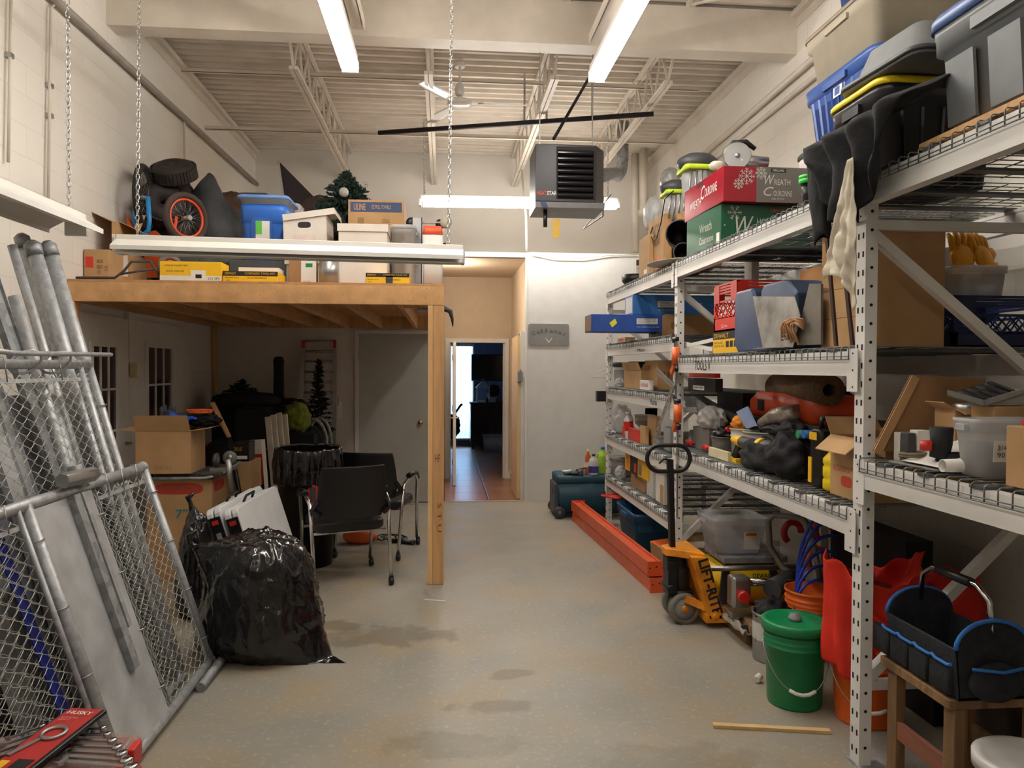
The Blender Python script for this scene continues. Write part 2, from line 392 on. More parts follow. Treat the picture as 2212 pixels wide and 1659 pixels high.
# side door at the right of the hallway, standing ajar, with a latch
d = slab('door_3', mat('side_door_edge', (226, 196, 150), .5, var=.04, kind='wood', vs=10), HX1-.09, HX1-.05, YD+.14, YD+.95, .01, 2.05)
g = G(); g.box(HX1-.05, HX1-.002, YD+.1, YD+.2, 0, 2.1); g.done('door_frame', m_white, d)
g = G(); z = P(1130, 812, Y=YD).z; g.box(HX1-.09, HX1-.03, YD+.08, YD+.138, z-.07, z+.05); g.box(HX1-.07, HX1-.05, YD+.06, YD+.08, z-.02, z+.08); g.done('deadbolt_latch', m_silver, d)
for i, (x0, x1, y0, y1) in enumerate(((DX1+.062, HX1-.001, YB-.03, YB-.012), (HX1-.02, HX1-.001, YD+1.0, YB-.03))):
    slab('baseboard_hallway', m_white, x0, x1, y0, y1, .004, .1)
# corrugated roof deck
g = G(); n = 0; y = -4.0; prof = []
while y < YB+.1:
    prof += [(y, ZC), (y+.085, ZC), (y+.10, ZC-.035), (y+.14, ZC-.035)]; y += .155
rs = [[V((x, a, b)) for x in (XL-.1, XR+.1)] for a, b in prof]
for a, b in zip(rs, rs[1:]):
    q = [g.v(p) for p in (a[0], a[1], b[1], b[0])]; g._f(q)
g.box(XL-.1, XR+.1, -4, YB+.2, ZC+.06, ZC+.12)
struct(g.done('ceiling', m_steelw))
# steel beam
g = G(); YM, Z0, Z1 = 6.48, 4.39, 4.76
g.box(XL, XR, YM-.1, YM+.1, Z0, Z0+.016); g.box(XL, XR, YM-.1, YM+.1, Z1-.016, Z1); g.box(XL, XR, YM-.1, YM-.085, Z0+.016, Z1-.016)
struct(g.done('ceiling_beam', m_steelw))
g = G(); g.box(XL, XR, .9, 1.1, Z0, Z1); struct(g.done('ceiling_beam', m_steelw))
# open web joists: each joist one truss
def joist(x, y0, y1, e1=.02):
    g = G(); zt, zb = ZC-.07, 4.35
    for s in (-1, 1):
        g.box(x+s*.022-.018, x+s*.022+.018, y0, y1, zt, zt+.035)
        g.box(x+s*.022-.018, x+s*.022+.018, y0+.42, y1-e1, zb-.02, zb+.012)
    y2 = y1-e1+.02
    if e1 > .1: g.bar((x, y1-e1, zb), (x, y1-.05, zt), .022, .022)
    n = int((y2-y0-.5)/.42); st = (y2-y0-.5)/n
    g.bar((x, y0+.02, zt), (x, y0+.44, zb), .022, .022)
    for i in range(n):
        a = y0+.44+i*st
        g.bar((x, a, zb), (x, a+st/2, zt), .018, .018); g.bar((x, a+st/2, zt), (x, a+st, zb), .018, .018)
    struct(g.done('ceiling_joist', m_steelw))
for x in (-1.36, -.15, 1.02, 2.1):
    joist(x, YM+.1, YB); joist(x, 1.1, YM-.1, 1.05)
g = G()
for y, z in ((8.9, 4.36), (8.1, 4.7)):
    g.box(XL, XR-.3, y-.02, y+.02, z-.02, z-.015); g.box(XL, XR-.3, y-.02, y-.016, z-.02, z+.02)
struct(g.done('ceiling_bridging', m_steelw))
for s, x in ((1, XL), (-1, XR)):
    g = G(); g.box(x, x+s*.06, 1.1, YB, ZC-.12, ZC-.07); g.box(x, x+s*.012, 1.1, YB, ZC-.2, ZC-.07); struct(g.done('trim_4', m_steelw))
# pipes and conduits on the walls
def pipe(label, pts, r, m=m_steelw, name='wall_pipe', cat='pipe', cl=None, group=None):
    t = G(); t.tube(pts, r, 10); o = t.done(name, m)
    for p in cl or ():
        k = G(); k.box(p[0]-.02, p[0]+.02, p[1]-.02, p[1]+.02, p[2]-.015, p[2]+.015); k.done('clamp', m_silver, o)
    return tag(o, label, cat, group)
a, b = P(90, -28, X=XL+.05), P(555, 398, X=XL+.05)
pipe('long cream pipe running along the left block wall under the roof', [a, (a+b)/2, b], .03, mat('aged_pipe', (150, 142, 132), .5))
pipe('painted conduit dropping down the left wall at the far left edge', [P(24, -20, X=XL+.03), P(18, 350, X=XL+.03)], .010, name='conduit', cat='conduit', cl=[P(20, 120, X=XL+.02)])
pipe('painted conduit dropping to the low lamp beside the hanging chain', [P(125, 0, X=XL+.03), P(110, 18, X=XL+.03), P(104, 440, X=XL+.03)], .010, name='conduit', cat='conduit', cl=[P(107, 185, X=XL+.02), P(107, 250, X=XL+.02)])
pipe('thin grey conduit that bends down behind the black duffel on the platform', [P(330, 188, X=XL+.03), P(385, 240, X=XL+.03), P(398, 256, X=XL+.03), P(400, 410, X=XL+.03)], .010, name='conduit', cat='conduit')
pipe('long pipe along the right wall above the racking', [V((XR-.05, 3.2, 4.24)), V((XR-.05, 9.6, 4.13))], .03)
pipe('lower painted pipe along the right wall above the racking', [V((XR-.04, 3.2, 4.08)), V((XR-.04, 9.2, 4.0))], .022)
pipe('broad painted vertical duct pipe in the back right corner', [P(1372, 545, Y=10.8), P(1372, 333, Y=10.8)], .055)
pipe('painted vertical pipe with a hooked foot in the back right corner', [P(1380, 462, Y=10.6), P(1389, 455, Y=10.6), P(1390, 440, Y=10.6), P(1390, 322, Y=10.6)], .055)
a, b = P(818, 287, Z=4.26), P(1412, 246, Z=4.26)
t = G(); t.cyl(a, b, .026); o = t.done('gas_pipe', mat('dark_steel_pipe', (44, 42, 46), .5, .5))
for q in (.55, .63, .79): k = G(); p = a.lerp(b, q); k.box(p.x-.01, p.x+.01, p.y-.01, p.y+.01, p.z, 4.78); k.done('hanger_strap', m_silver, o)
tag(o, 'long dark steel pipe hung crosswise below the roof joists', 'pipe')
# office beyond the doorway
m_off = mat('office_wall', (136, 152, 182), .7, var=.01)
OZ = 2.55; OB = 15.95
WX0, WX1 = P(984, 800, Y=OB).x-.15, P(1024, 800, Y=OB).x
wz0, wz1 = P(1000, 946, Y=OB).z, P(1000, 742, Y=OB).z
g = G(); g.box(-2, WX0, OB, OB+.12, 0, OZ); g.box(WX1, 3.4, OB, OB+.12, 0, OZ); g.box(WX0, WX1, OB, OB+.12, 0, wz0); g.box(WX0, WX1, OB, OB+.12, wz1, OZ)
struct(g.done('wall_office', m_off))
slab('wall_office', m_off, -2.1, -2, YB+.12, OB, 0, OZ); slab('wall_office', m_off, 3.3, 3.4, YB+.12, OB, 0, OZ)
slab('ceiling', m_off, -2.1, 3.4, YB+.12, OB+.12, OZ, OZ+.1)
wd = thing('window_1', 'x', 'x'); del wd['label']; del wd['category']; struct(wd)
g = G()
for a in (WX0, WX1-.04): g.box(a, a+.04, OB-.03, OB+.1, wz0, wz1)
g.box(WX0, WX1, OB-.03, OB+.1, wz1-.05, wz1); g.box(WX0-.02, WX1+.02, OB-.08, OB+.1, wz0-.04, wz0)
g.done('window_frame', m_white, wd)
g = G(); g.box(WX0+.04, WX1-.04, OB+.05, OB+.056, wz0, wz1-.05); g.done('pane', mat('window_glass', (255, 255, 255), .05, trans=1, var=0), wd)
m_bl = bpy.data.materials.new('blind_fabric'); m_bl.use_nodes = True; nt = m_bl.node_tree
tr = nt.nodes.new('ShaderNodeBsdfTranslucent'); tr.inputs[0].default_value = (.9, .95, 1, 1); df = nt.nodes['Principled BSDF']; df.inputs['Base Color'].default_value = (.8, .85, .9, 1)
mx = nt.nodes.new('ShaderNodeMixShader'); mx.inputs[0].default_value = .6; nt.links.new(df.outputs[0], mx.inputs[1]); nt.links.new(tr.outputs[0], mx.inputs[2]); nt.links.new(mx.outputs[0], nt.nodes['Material Output'].inputs[0])
bl = thing('vertical_blind', 'white vertical blinds closed over the bright office window', 'blind', (0, OB-.06, 0))
g = G(); g.box(WX0, WX1, -.03, .02, wz1-.06, wz1-.02); g.done('headrail', m_white, bl)
k = 0; x = WX0+.05
while x < WX1-.03:
    g = G(); g.T = Matrix.Translation((x, 0, 0)) @ Matrix.Rotation(R(24), 4, 'Z'); g.box(-.045, .045, -.001, .001, wz0+.02, wz1-.06); g.done('vane', m_bl, bl); x += .084
l = bpy.data.lights.new('daylight', 'AREA'); l.shape = 'RECTANGLE'; l.size = 1.4; l.size_y = 2.0; l.energy = 320; l.color = (.5, .72, 1)
lo = bpy.data.objects.new('daylight', l); COL.objects.link(lo); lo.location = ((WX0+WX1)/2, OB+.7, 1.3); lo.rotation_euler = (R(90), 0, PI)
lo.rotation_euler = V((0, -1, 0)).to_track_quat('-Z', 'Y').to_euler()
def at(u, v, y): return P(u, v, Y=y)
# television
a, b = at(1040, 766, 15.75), at(1100, 822, 15.75)
t = thing('television', 'black wall-mounted television above the dark dresser in the office', 'television', ((a.x+b.x)/2+.05, 15.8, (a.z+b.z)/2), rz=R(-8))
g = G(); g.box(-.55, .5, -.03, .02, -.28, .28); g.done('casing', m_black, t, bevel=.006)
g = G(); g.box(-.53, .48, -.033, -.03, -.26, .26); g.done('screen', mat('tv_screen', (8, 10, 16), .12, var=0), t)
g = G(); g.box(-.05, .05, .02, .14, -.08, .08); g.done('wall_bracket', m_black, t)
# dresser
dx = P(1017, 900, Y=15.3).x; dz = P(1017, 870, Y=15.2).z
t = thing('dresser', 'dark wooden dresser with crossed panel doors in the office', 'dresser', (dx+.75, 15.5, 0))
m_dk = mat('dark_walnut', (44, 36, 40), .5, var=.2, kind='wood')
g = G(); g.box(-.75, .75, -.24, .24, .12, dz-.03); g.done('carcass', m_dk, t)
g = G(); g.box(-.77, .77, -.26, .26, dz-.03, dz); g.done('top', m_dk, t)
for i in range(3):
    g = G(); x0 = -.73+i*.49; g.box(x0, x0+.47, -.255, -.242, .16, dz-.06); g.bar((x0+.02, -.262, .2), (x0+.45, -.262, dz-.1), .03, .012, (0, 1, 0)); g.bar((x0+.02, -.262, dz-.1), (x0+.45, -.262, .2), .03, .012, (0, 1, 0)); g.done('door', m_dk, t)
for sx in (-1, 1):
    for sy in (-1, 1): g = G(); g.box(sx*.7-.03, sx*.7+.03, sy*.2-.03, sy*.2+.03, 0, .12); g.done('leg', m_dk, t)
# lantern
p = P(1043, 868, Y=15.4)
t = thing('lantern', 'white house-shaped lantern on the office dresser', 'lantern', (p.x, 15.4, dz))
g = G(); h = .30
g.box(-.13, .13, -.13, .13, 0, .03)
for sx in (-1, 1):
    for sy in (-1, 1): g.box(sx*.12-.012, sx*.12+.012, sy*.12-.012, sy*.12+.012, .03, h)
g.done('frame', m_white, t)
g = G(); g.rings([[V((sx*.15, sy*.15, h)) for sx, sy in ((-1, -1), (1, -1), (1, 1), (-1, 1))], [V((sx*.03, sy*.03, h+.12)) for sx, sy in ((-1, -1), (1, -1), (1, 1), (-1, 1))]], sm=False); g.tube([(.03*math.cos(q), 0, h+.14+.03*math.sin(q)) for q in [2*PI*k/12 for k in range(12)]], .005, 6, closed=True); g.done('roof', m_white, t)
p = P(1066, 868, Y=15.4)
t = thing('potted_plant', 'round green topiary plant in a white pot on the office dresser', 'plant', (p.x, 15.4, dz))
g = G(); g.lathe([(.05, 0), (.07, .11), (.06, .11), (.05, .09)], seg=18); g.done('pot', m_white, t)
g = G()
for i in range(150):
    q = V((random.gauss(0, 1), random.gauss(0, 1), random.gauss(0, 1))).normalized(); c = V((0, 0, .24))+q*.11
    g.blob(c, (.028, .028, .02), i, .2, 2, 1, flat=False)
g.done('foliage', mat('dark_foliage', (36, 66, 40), .7, var=.3, vs=30), t)
p = P(1052, 868, Y=15.3); g = G(); g.lathe([(.03, 0), (.035, .05), (.02, .08), (.012, .1)], (p.x, 15.28, dz), 14); tag(g.done('ornament', m_dgrey), 'small dark ornament between lantern and plant on the dresser', 'ornament')
p = P(1065, 977, Z=0)
t = thing('storage_bin', 'clear plastic storage bin with lid on the office floor by the dresser', 'storage bin', (p.x+.12, p.y+.2, .004))
g = G(); g.rings([rrect(-.28, .28, -.18, .18, 0), rrect(-.31, .31, -.2, .2, .3)]); g.done('body', mat('clear_blue_plastic', (170, 190, 215), .3, alpha=.6), t)
g = G(); g.rings([rrect(-.33, .33, -.22, .22, .3), rrect(-.33, .33, -.22, .22, .335)]); g.done('lid', m_clear, t)
g = G(); g.blob((0, 0, .12), (.24, .14, .1), 3, .2); tag(g.done('bedding', mat('pale_bedding', (190, 196, 210), .9)), 'crumpled pale fabric inside the office storage bin', 'fabric').location = (p.x+.12, p.y+.2, .02)
p = P(992, 1000, Z=0)
t = thing('stroller', 'dark folded stroller standing beside the office window', 'stroller', (P(987, 900, Y=13.4).x, 13.4, 0))
g = G(); g.tube([(-.25, 0, .1), (-.1, 0, .55), (-.02, 0, .85), (.07, 0, .98)], .016); g.tube([(-.25, .2, .1), (-.1, .2, .55), (-.02, .2, .85), (.07, .2, .98)], .016); g.tube([(.07, 0, .98), (.09, .1, .99), (.07, .2, .98)], .018); g.done('frame', m_black, t)
g = G(); g.blob((-.1, .1, .6), (.16, .14, .22), 4, .2, flat=False); g.done('seat', m_cloth, t)
for y in (0, .2): g = G(); g.lathe([(.02, -.015), (.09, -.02), (.1, 0), (.09, .02), (.02, .015)], (-.22, y, .1), 20, 'Y'); g.done('wheel', m_dark, t)
# ============================================================= lamps and ceiling things
def chain(g, a, b, pitch=.034, r=.0032, w=.011):
    a = V(a); b = V(b); d = b-a; n = max(2, int(d.length/pitch)); d.normalize(); x = d.orthogonal().normalized(); y = d.cross(x)
    for i in range(n):
        c = a.lerp(b, (i+.5)/n); s = x if i % 2 else y
        g.tube([c+s*math.cos(t)*w+d*math.sin(t)*pitch*.62 for t in [2*PI*k/8 for k in range(8)]], r, 4, closed=True)
def lamp(label, a, b, lit=True, chains=(), refl=True, group=None, gap=.045, ctop=4.74, name='tube_lamp', mt=None):
    """strip fixture from a to b (z = tube axis height)"""
    a = V(a); b = V(b); c = (a+b)/2; d = b-a; L = d.length; rz = math.atan2(d.y, d.x)
    t = thing(name, label, 'lamp', c, rz, group)
    t.rotation_euler = (0, -math.asin(d.z/L), rz)
    g = G(); g.box(-L/2, L/2, -.055, .055, .05, .10); g.done('housing', m_white, t, bevel=.004)
    if refl:
        g = G()
        for s in (-1, 1): g.prism([(-L/2, s*.05, .07), (-L/2, s*.15, .015), (-L/2, s*.15, -.012), (-L/2, s*.146, -.012), (-L/2, s*.146, .012), (-L/2, s*.05, .064)], (L, 0, 0))
        g.done('reflector', m_white, t)
    if lit:
        for s in (-1, 1):
            g = G(); g.cyl((-L/2+.03, s*gap, 0), (L/2-.03, s*gap, 0), .019, seg=12); g.done('tube', mt or m_tube, t)
    for e in (-1, 1):
        g = G(); g.box(e*L/2-.012, e*L/2+.012, -.06, .06, -.025, .055); g.done('end_cap', m_white, t)
    for f in chains:
        p = Matrix.Rotation(rz, 3, 'Z') @ V((f*L/2, 0, .1))
        g = G(); h = ctop-c.z-d.z*f/2
        if h > .05: chain(g, (f*L/2, 0, .1), (f*L/2, 0, h)); g.done('chain', m_chrome, t)
    return t
ea, eb = P(757, 150, Z=3.85), P(1288, 172, Z=3.84)
lamp('left of the two long glowing tube lamps hanging overhead in the middle', (ea.x, ea.y-2.4, 3.85), (ea.x, ea.y, 3.85), chains=(-.8,), refl=False, group='long lamps overhead')
lamp('right of the two long glowing tube lamps, above the racking aisle', (eb.x, eb.y-2.4, 3.84), (eb.x, eb.y, 3.84), chains=(-.8,), refl=False, group='long lamps overhead')
fa, fb = P(908, 441, Y=8.8), P(1334, 447, Y=8.8)
lamp('crosswise glowing tube lamp behind the unit heater near the back wall', (fa.x, 8.8, fa.z), (fb.x, 8.8, fb.z), chains=(-.96, .9), ctop=4.5, gap=.06, mt=m_tubef, refl=False)
lamp('overhead tube lamp behind the camera on the left', (ea.x, .2, 3.85), (ea.x, 2.6, 3.85), refl=False, group='lamps over the near floor', mt=m_tubeb)
lamp('overhead tube lamp behind the camera on the right', (eb.x, .2, 3.84), (eb.x, 2.6, 3.84), refl=False, group='lamps over the near floor', mt=m_tubeb)
lamp('tube lamp at the overhead door end, left', (ea.x, -3, 3.85), (ea.x, -.6, 3.85), refl=False, group='lamps over the near floor', mt=m_tubeb)
# low unlit fixtures
p0, p1 = P(258, 541, Y=5.25), P(1000, 563, Y=5.25)
t = lamp('long low unlit white strip lamp hung on two chains before the wooden platform', p0, p1, lit=False, chains=(-.9, .91), ctop=4.36)
g = G(); L = (p1-p0).length
g.prism([(-L/2+.01, -.05, .10), (-L/2+.01, -.05, .02), (-L/2+.01, -.12, -.03), (-L/2+.01, -.115, -.035), (-L/2+.01, -.04, .015)], (L-.02, 0, 0)); g.done('side_panel', m_white, t)
q1 = P(165, 500, X=-2.12); q0 = q1+V((0, -2.35, -.0))
lamp('low unlit white strip lamp pointing along the left wall at the picture edge', q0, q1, lit=False, chains=(.93,), ctop=4.6)
for nm, u, v, y0 in (('left', 772, 55, 3.8), ('right', 1288, 82, 3.8)):
    p = P(u, v, Z=4.3); g = G(); g.box(p.x-.04, p.x+.04, y0, p.y, 4.27, 4.32); g.box(p.x-.06, p.x-.055, y0, p.y, 4.25, 4.33); g.box(p.x+.055, p.x+.06, y0, p.y, 4.25, 4.33)
    tag(g.done('strut_channel', m_steelw), 'painted strut channel above the '+nm+' overhead tube lamp', 'channel')
# ceiling fan
c = P(993, 224, Y=7.75)
t = thing('ceiling_fan', 'white three-bladed ceiling fan hanging below the roof deck', 'ceiling fan', (c.x, 7.75, c.z))
m_fan = mat('fan_enamel', (228, 226, 220), .22, .1, var=0)
g = G(); g.cyl((0, 0, .1), (0, 0, 4.76-c.z), .012); g.lathe([(.03, .02), (.045, .03), (.05, .1), (.03, .14), (.012, .15)], (0, 0, .06)); g.done('rod', m_fan, t)
g = G(); g.lathe([(.02, -.04), (.09, -.035), (.125, -.01), (.12, .025), (.06, .05), (.03, .06)], (0, 0, 0), 32); g.done('motor_housing', m_fan, t)
g = G(); g.lathe([(.05, .0), (.06, .02), (.04, .05), (.012, .06)], (0, 0, 4.7-c.z), 20); g.done('canopy', m_fan, t)
for a in (-2, 118, 236):
    g = G(); g.T = Matrix.Rotation(R(a), 4, 'Z')
    def fb_(u, v): x = .19+u*.5; wd = .035+.02*math.sin(u*PI)+.01*u; return V((x, (v-.5)*2*wd, (v-.5)*.022))
    g.grid(fb_, 12, 4); b = g.done('blade', m_fan, t, solid=.003)
    g = G(); g.T = Matrix.Rotation(R(a), 4, 'Z'); g.prism([(.09, -.02, 0), (.24, -.045, 0), (.24, .045, 0), (.09, .02, 0)], (0, 0, .006)); g.done('blade_arm', m_fan, b)
# unit heater
y0 = 6.45; a, b = P(1157, 310, Y=y0), P(1292, 438, Y=y0)
W_, H_, D_ = b.x-a.x, a.z-b.z, .45
t = thing('unit_heater', 'black gas unit heater with louvres hung in front of the far tube lamp', 'heater', ((a.x+b.x)/2, y0+D_/2, b.z))
m_hb = mat('heater_black', (40, 38, 42), .38, .2, var=.03)
g = G(); g.rings([[V(q) for q in ((-W_/2, -D_/2, z), (W_/2-.02, -D_/2, z), (W_/2+.08, -D_/2+.16, z), (W_/2+.08, D_/2, z), (-W_/2, D_/2, z))] for z in (0, H_)], sm=False); g.done('cabinet', m_hb, t, bevel=.006)
x0 = -W_/2+W_*.35
g = G(); g.box(x0-.01, W_/2-.03, -D_/2-.006, -D_/2-.001, .03, H_-.02); g.done('louvre_opening', mat('heater_cavity', (12, 11, 12), .6), t)
for i in range(8):
    z = .055+i*(H_-.12)/7.2
    g = G(); pr = [(x0, -D_/2-.004+math.sin(q)*-.028, z+math.cos(q)*.026) for q in [R(k) for k in range(0, 181, 20)]]; g.prism(pr, (W_/2-.045-x0, 0, 0)); g.done('louvre', mat('louvre_gloss', (26, 24, 27), .18, .4, var=0), t)
g = G(); g.box(-W_/2, W_/2+.06, -D_/2-.002, D_/2, -.05, -.001); g.done('base_tray', mat('heater_grey', (110, 106, 108), .45, .3), t)
g = G(); g.prism([(-W_/2+.06, -D_/2-.004, -.045), (-W_/2+.11, -D_/2-.004, -.045), (-W_/2+.09, -D_/2-.004, -.004), (-W_/2+.04, -D_/2-.004, -.004)], (0, -.002, 0)); g.done('blue_badge', mat('badge_blue', (50, 60, 110), .5), t)
text(t, 'HEAT', (-W_/2+.012, -D_/2-.001, .055), (1, 0, 0), (0, 0, 1), .085, .035, m_red, bold=.02)
text(t, 'STAR', (-W_/2+.1, -D_/2-.001, .055), (1, 0, 0), (0, 0, 1), .085, .035, m_paper, bold=.02)
g = G()
for x in (-W_/2+.05, W_/2-.03): g.bar((x, -.1, H_), (x, -.1, 4.78-b.z), .008, .02)
g.done('hanger', m_silver, t)
g = G(); g.cyl((-W_/2+.1, -.12, -.05), (-W_/2+.1, -.12, -.2), .018); g.done('drip_leg', m_hb, t)
g = G(); g.box(-W_/2+.16, -W_/2+.23, -.13, -.128, -.29, -.13); g.tube([(-W_/2+.19, -.13, -.13), (-W_/2+.18, -.13, -.06)], .0015, 4); g.done('hang_tag', mat('manila_tag', (226, 186, 90), .7), t)
p = P(1196, 300, Y=y0+.1); q = P(1283, 150, Z=4.6)
pipe('thin dark pipe slanting up from the unit heater towards the right lamp', [p, q], .014, mat('dark_steel_pipe', (44, 42, 46)))
pipe('silver flue pipe with an elbow rising behind the unit heater', [(b.x+.02, 6.93, b.z+.34), (2.10, 9.2, 4.05), (2.18, 9.42, 4.08), (2.24, 9.5, 4.16), (2.26, 9.5, 4.3), (2.26, 9.5, 4.77)], .075, m_galvd, 'flue_pipe')
pipe('black power cord looping from the heater to the far lamp', [(b.x+.14, 6.9, b.z+.16), (b.x+.16, 7.0, b.z-.0), (b.x+.05, 7.4, b.z-.05), (fb.x-.1, 8.7, fb.z+.12)], .006, m_black, 'cord', 'cord')
# callaway plate
a, b = P(1142, 699, Y=9.2), P(1229, 746, Y=9.2)
t = thing('metal_sign', 'brushed metal plate with an embossed brand name on the white partition', 'sign', ((a.x+b.x)/2, 9.212, (a.z+b.z)/2))
m_al = mat('brushed_plate', (150, 148, 144), .4, .5, var=.04); w2, h2 = (b.x-a.x)/2, (a.z-b.z)/2
g = G(); g.rings([[V((p.x, y, p.y)) for p in rrect(-w2, w2, -h2, h2, 0, .02)] for y in (.006, -.006)], sm=False); g.done('plate', m_al, t)
m_em = mat('embossed', (110, 108, 106), .4, .5)
for i, ch in enumerate('Callaway'):
    f = (i-3.5)/3.5; x = f*w2*.72; z = h2*.18-abs(f)**2*.035; an = -f*.45
    ud = V((math.cos(an), 0, math.sin(an))); vd = V((-math.sin(an), 0, math.cos(an)))
    hh = .05 if ch in 'Cl' else .036
    text(t, ch, V((x, -.007, z))-ud*.016-(vd*.014 if ch == 'y' else V((0, 0, 0))), ud, vd, .02 if ch == 'l' else .04, hh+(.014 if ch == 'y' else 0), m_em, bold=.01)
g = G(); g.prism([(-.045, -.007, -.045), (-.035, -.007, -.045), (0, -.007, -.085), (.035, -.007, -.045), (.045, -.007, -.045), (0, -.007, -.105)], (0, -.003, 0)); g.done('chevron', m_white, t)
g = G()
for sx in (-1, 1):
    for sz in (-1, 1): g.cyl((sx*(w2-.03), -.006, sz*(h2-.025)), (sx*(w2-.03), -.01, sz*(h2-.025)), .006, seg=8)
g.done('screw', m_silver, t)
pipe('white cable sagging along the top of the white partition', [P(1150, 549, Y=9.2), P(1200, 556, Y=9.19), P(1260, 557, Y=9.19), P(1320, 551, Y=9.2), P(1375, 550, Y=9.2)], .006, m_white, 'cable', 'cable')
# ============================================================= generic containers
def carton(name, label, cat, x0, x1, y0, y1, z0, z1, m=None, tape=None, rz=0, group=None, bevel=.003, seam=True):
    """closed box; tape = list of faces that carry a strip of tape"""
    x0, x1 = min(x0, x1), max(x0, x1); y0, y1 = min(y0, y1), max(y0, y1)
    dims = (x1-x0, y1-y0, z1-z0)
    t = thing(name, label, cat, ((x0+x1)/2, (y0+y1)/2, z0), rz, group)
    w_, d_, h_ = dims
    g = G(); g.box(-w_/2, w_/2, -d_/2, d_/2, 0, h_); g.done('body', m or m_card, t, bevel=bevel)
    if seam:
        g = G(); lw = d_ > w_
        if lw: g.box(-.0012, .0012, -d_/2+.003, d_/2-.003, h_, h_+.0006)
        else: g.box(-w_/2+.003, w_/2-.003, -.0012, .0012, h_, h_+.0006)
        g.done('flap_seam', m_cardd, t)
    for f in tape or (): patch(t, dims, f, *((.42, .58, 0, 1) if f == '+Z' else (.44, .56, .78, 1)), m_tape, 'tape')
    t['_d'] = 0; del t['_d']
    return t, dims
def fb(u0, u1, v0, v1, Y):
    """front rectangle seen at depth Y"""
    a, b = P(u0, v0, Y=Y), P(u1, v1, Y=Y); return a.x, b.x, (b.z+P(u0, v1, Y=Y).z)/2, (a.z+P(u1, v0, Y=Y).z)/2
def open_carton(name, label, x0, x1, y0, y1, z0, z1, m=None, flaps=((0, 1, -30), (1, 1, 20)), fl=.12, rz=0, group=None):
    m = m or m_card; w_, d_, h_ = x1-x0, y1-y0, z1-z0
    t = thing(name, label, 'box', ((x0+x1)/2, (y0+y1)/2, z0), rz, group); e = .005
    g = G(); g.box(-w_/2, w_/2, -d_/2, d_/2, 0, e)
    g.box(-w_/2, w_/2, -d_/2, -d_/2+e, e, h_); g.box(-w_/2, w_/2, d_/2-e, d_/2, e, h_)
    g.box(-w_/2, -w_/2+e, -d_/2+e, d_/2-e, e, h_); g.box(w_/2-e, w_/2, -d_/2+e, d_/2-e, e, h_)
    g.done('body', m, t)
    for s, _, a in flaps:   # s: 0 = -Y, 1 = +X, 2 = +Y, 3 = -X ; a = tilt up from horizontal
        n = [V((0, -1, 0)), V((1, 0, 0)), V((0, 1, 0)), V((-1, 0, 0))][s]; side = V((-n.y, n.x, 0))
        hw = (w_ if s in (0, 2) else d_)/2; hd = (d_ if s in (0, 2) else w_)/2
        o = n*hd+V((0, 0, h_)); dr = n*math.cos(R(a))*fl+V((0, 0, math.sin(R(a))*fl))
        g = G(); g.prism([o-side*hw, o+side*hw, o+side*(hw*.96)+dr, o-side*(hw*.96)+dr], V((0, 0, .004)) if abs(a) < 60 else n*.004); g.done('flap', m, t)
    return t, (w_, d_, h_)
def tote(name, label, x0, x1, y0, y1, z0, z1, m, lid=None, lidh=.03, taper=.88, group=None, ribs=0, rz=0, r=.05, mrim=None, handle=True, cat='storage tote', nolid=False):
    w_, d_, h_ = x1-x0, y1-y0, z1-z0
    t = thing(name, label, cat, ((x0+x1)/2, (y0+y1)/2, z0), rz, group)
    def rr(s, z, e=0): return rrect(-w_/2*s-e, w_/2*s+e, -d_/2*s-e, d_/2*s+e, z, r)
    hb = h_-(0 if lid is None else lidh)
    k = .96
    rs = [rr(taper*k, 0), rr(k*(taper+(1-taper)*.72), hb*.78), rr(k+.018, hb*.79), rr(k+.022, hb*.92), rr(k+.03, hb*.93), rr(k+.035, hb)]
    if lid is None: rs += [rr(k, hb), rr(k-.01, hb*.9), rr(taper*k-.02, .01)]
    g = G(); g.rings(rs); g.done('body', m, t)
    if lid is not None:
        g = G(); g.rings([rr(1, hb-.004, .006), rr(1, hb+lidh*.6, .006), rr(.985, hb+lidh), rr(.9, hb+lidh), rr(.88, hb+lidh*.7)]); g.done('lid', lid, t)
    if handle:
        for s in (-1, 1): g = G(); g.box(s*w_*.47, s*(w_*.5+.012), -d_*.15, d_*.15, hb*.80, hb*.90); g.done('handle_grip', mrim or m, t)
    if ribs:
        g = G()
        for i in range(ribs):
            f = (i+.5)/ribs-.5
            for s in (-1, 1):
                g.bar((f*w_*.8*taper, s*d_/2*taper*k, 0.01), (f*w_*.8, s*d_/2*k*(taper+(1-taper)*.72), hb*.77), .012, .014)
                g.bar((s*w_/2*taper*k, f*d_*.8*taper, 0.01), (s*w_/2*k*(taper+(1-taper)*.72), f*d_*.8, hb*.77), .012, .014)
        g.done('rib', m, t)
    return t, (w_, d_, h_)
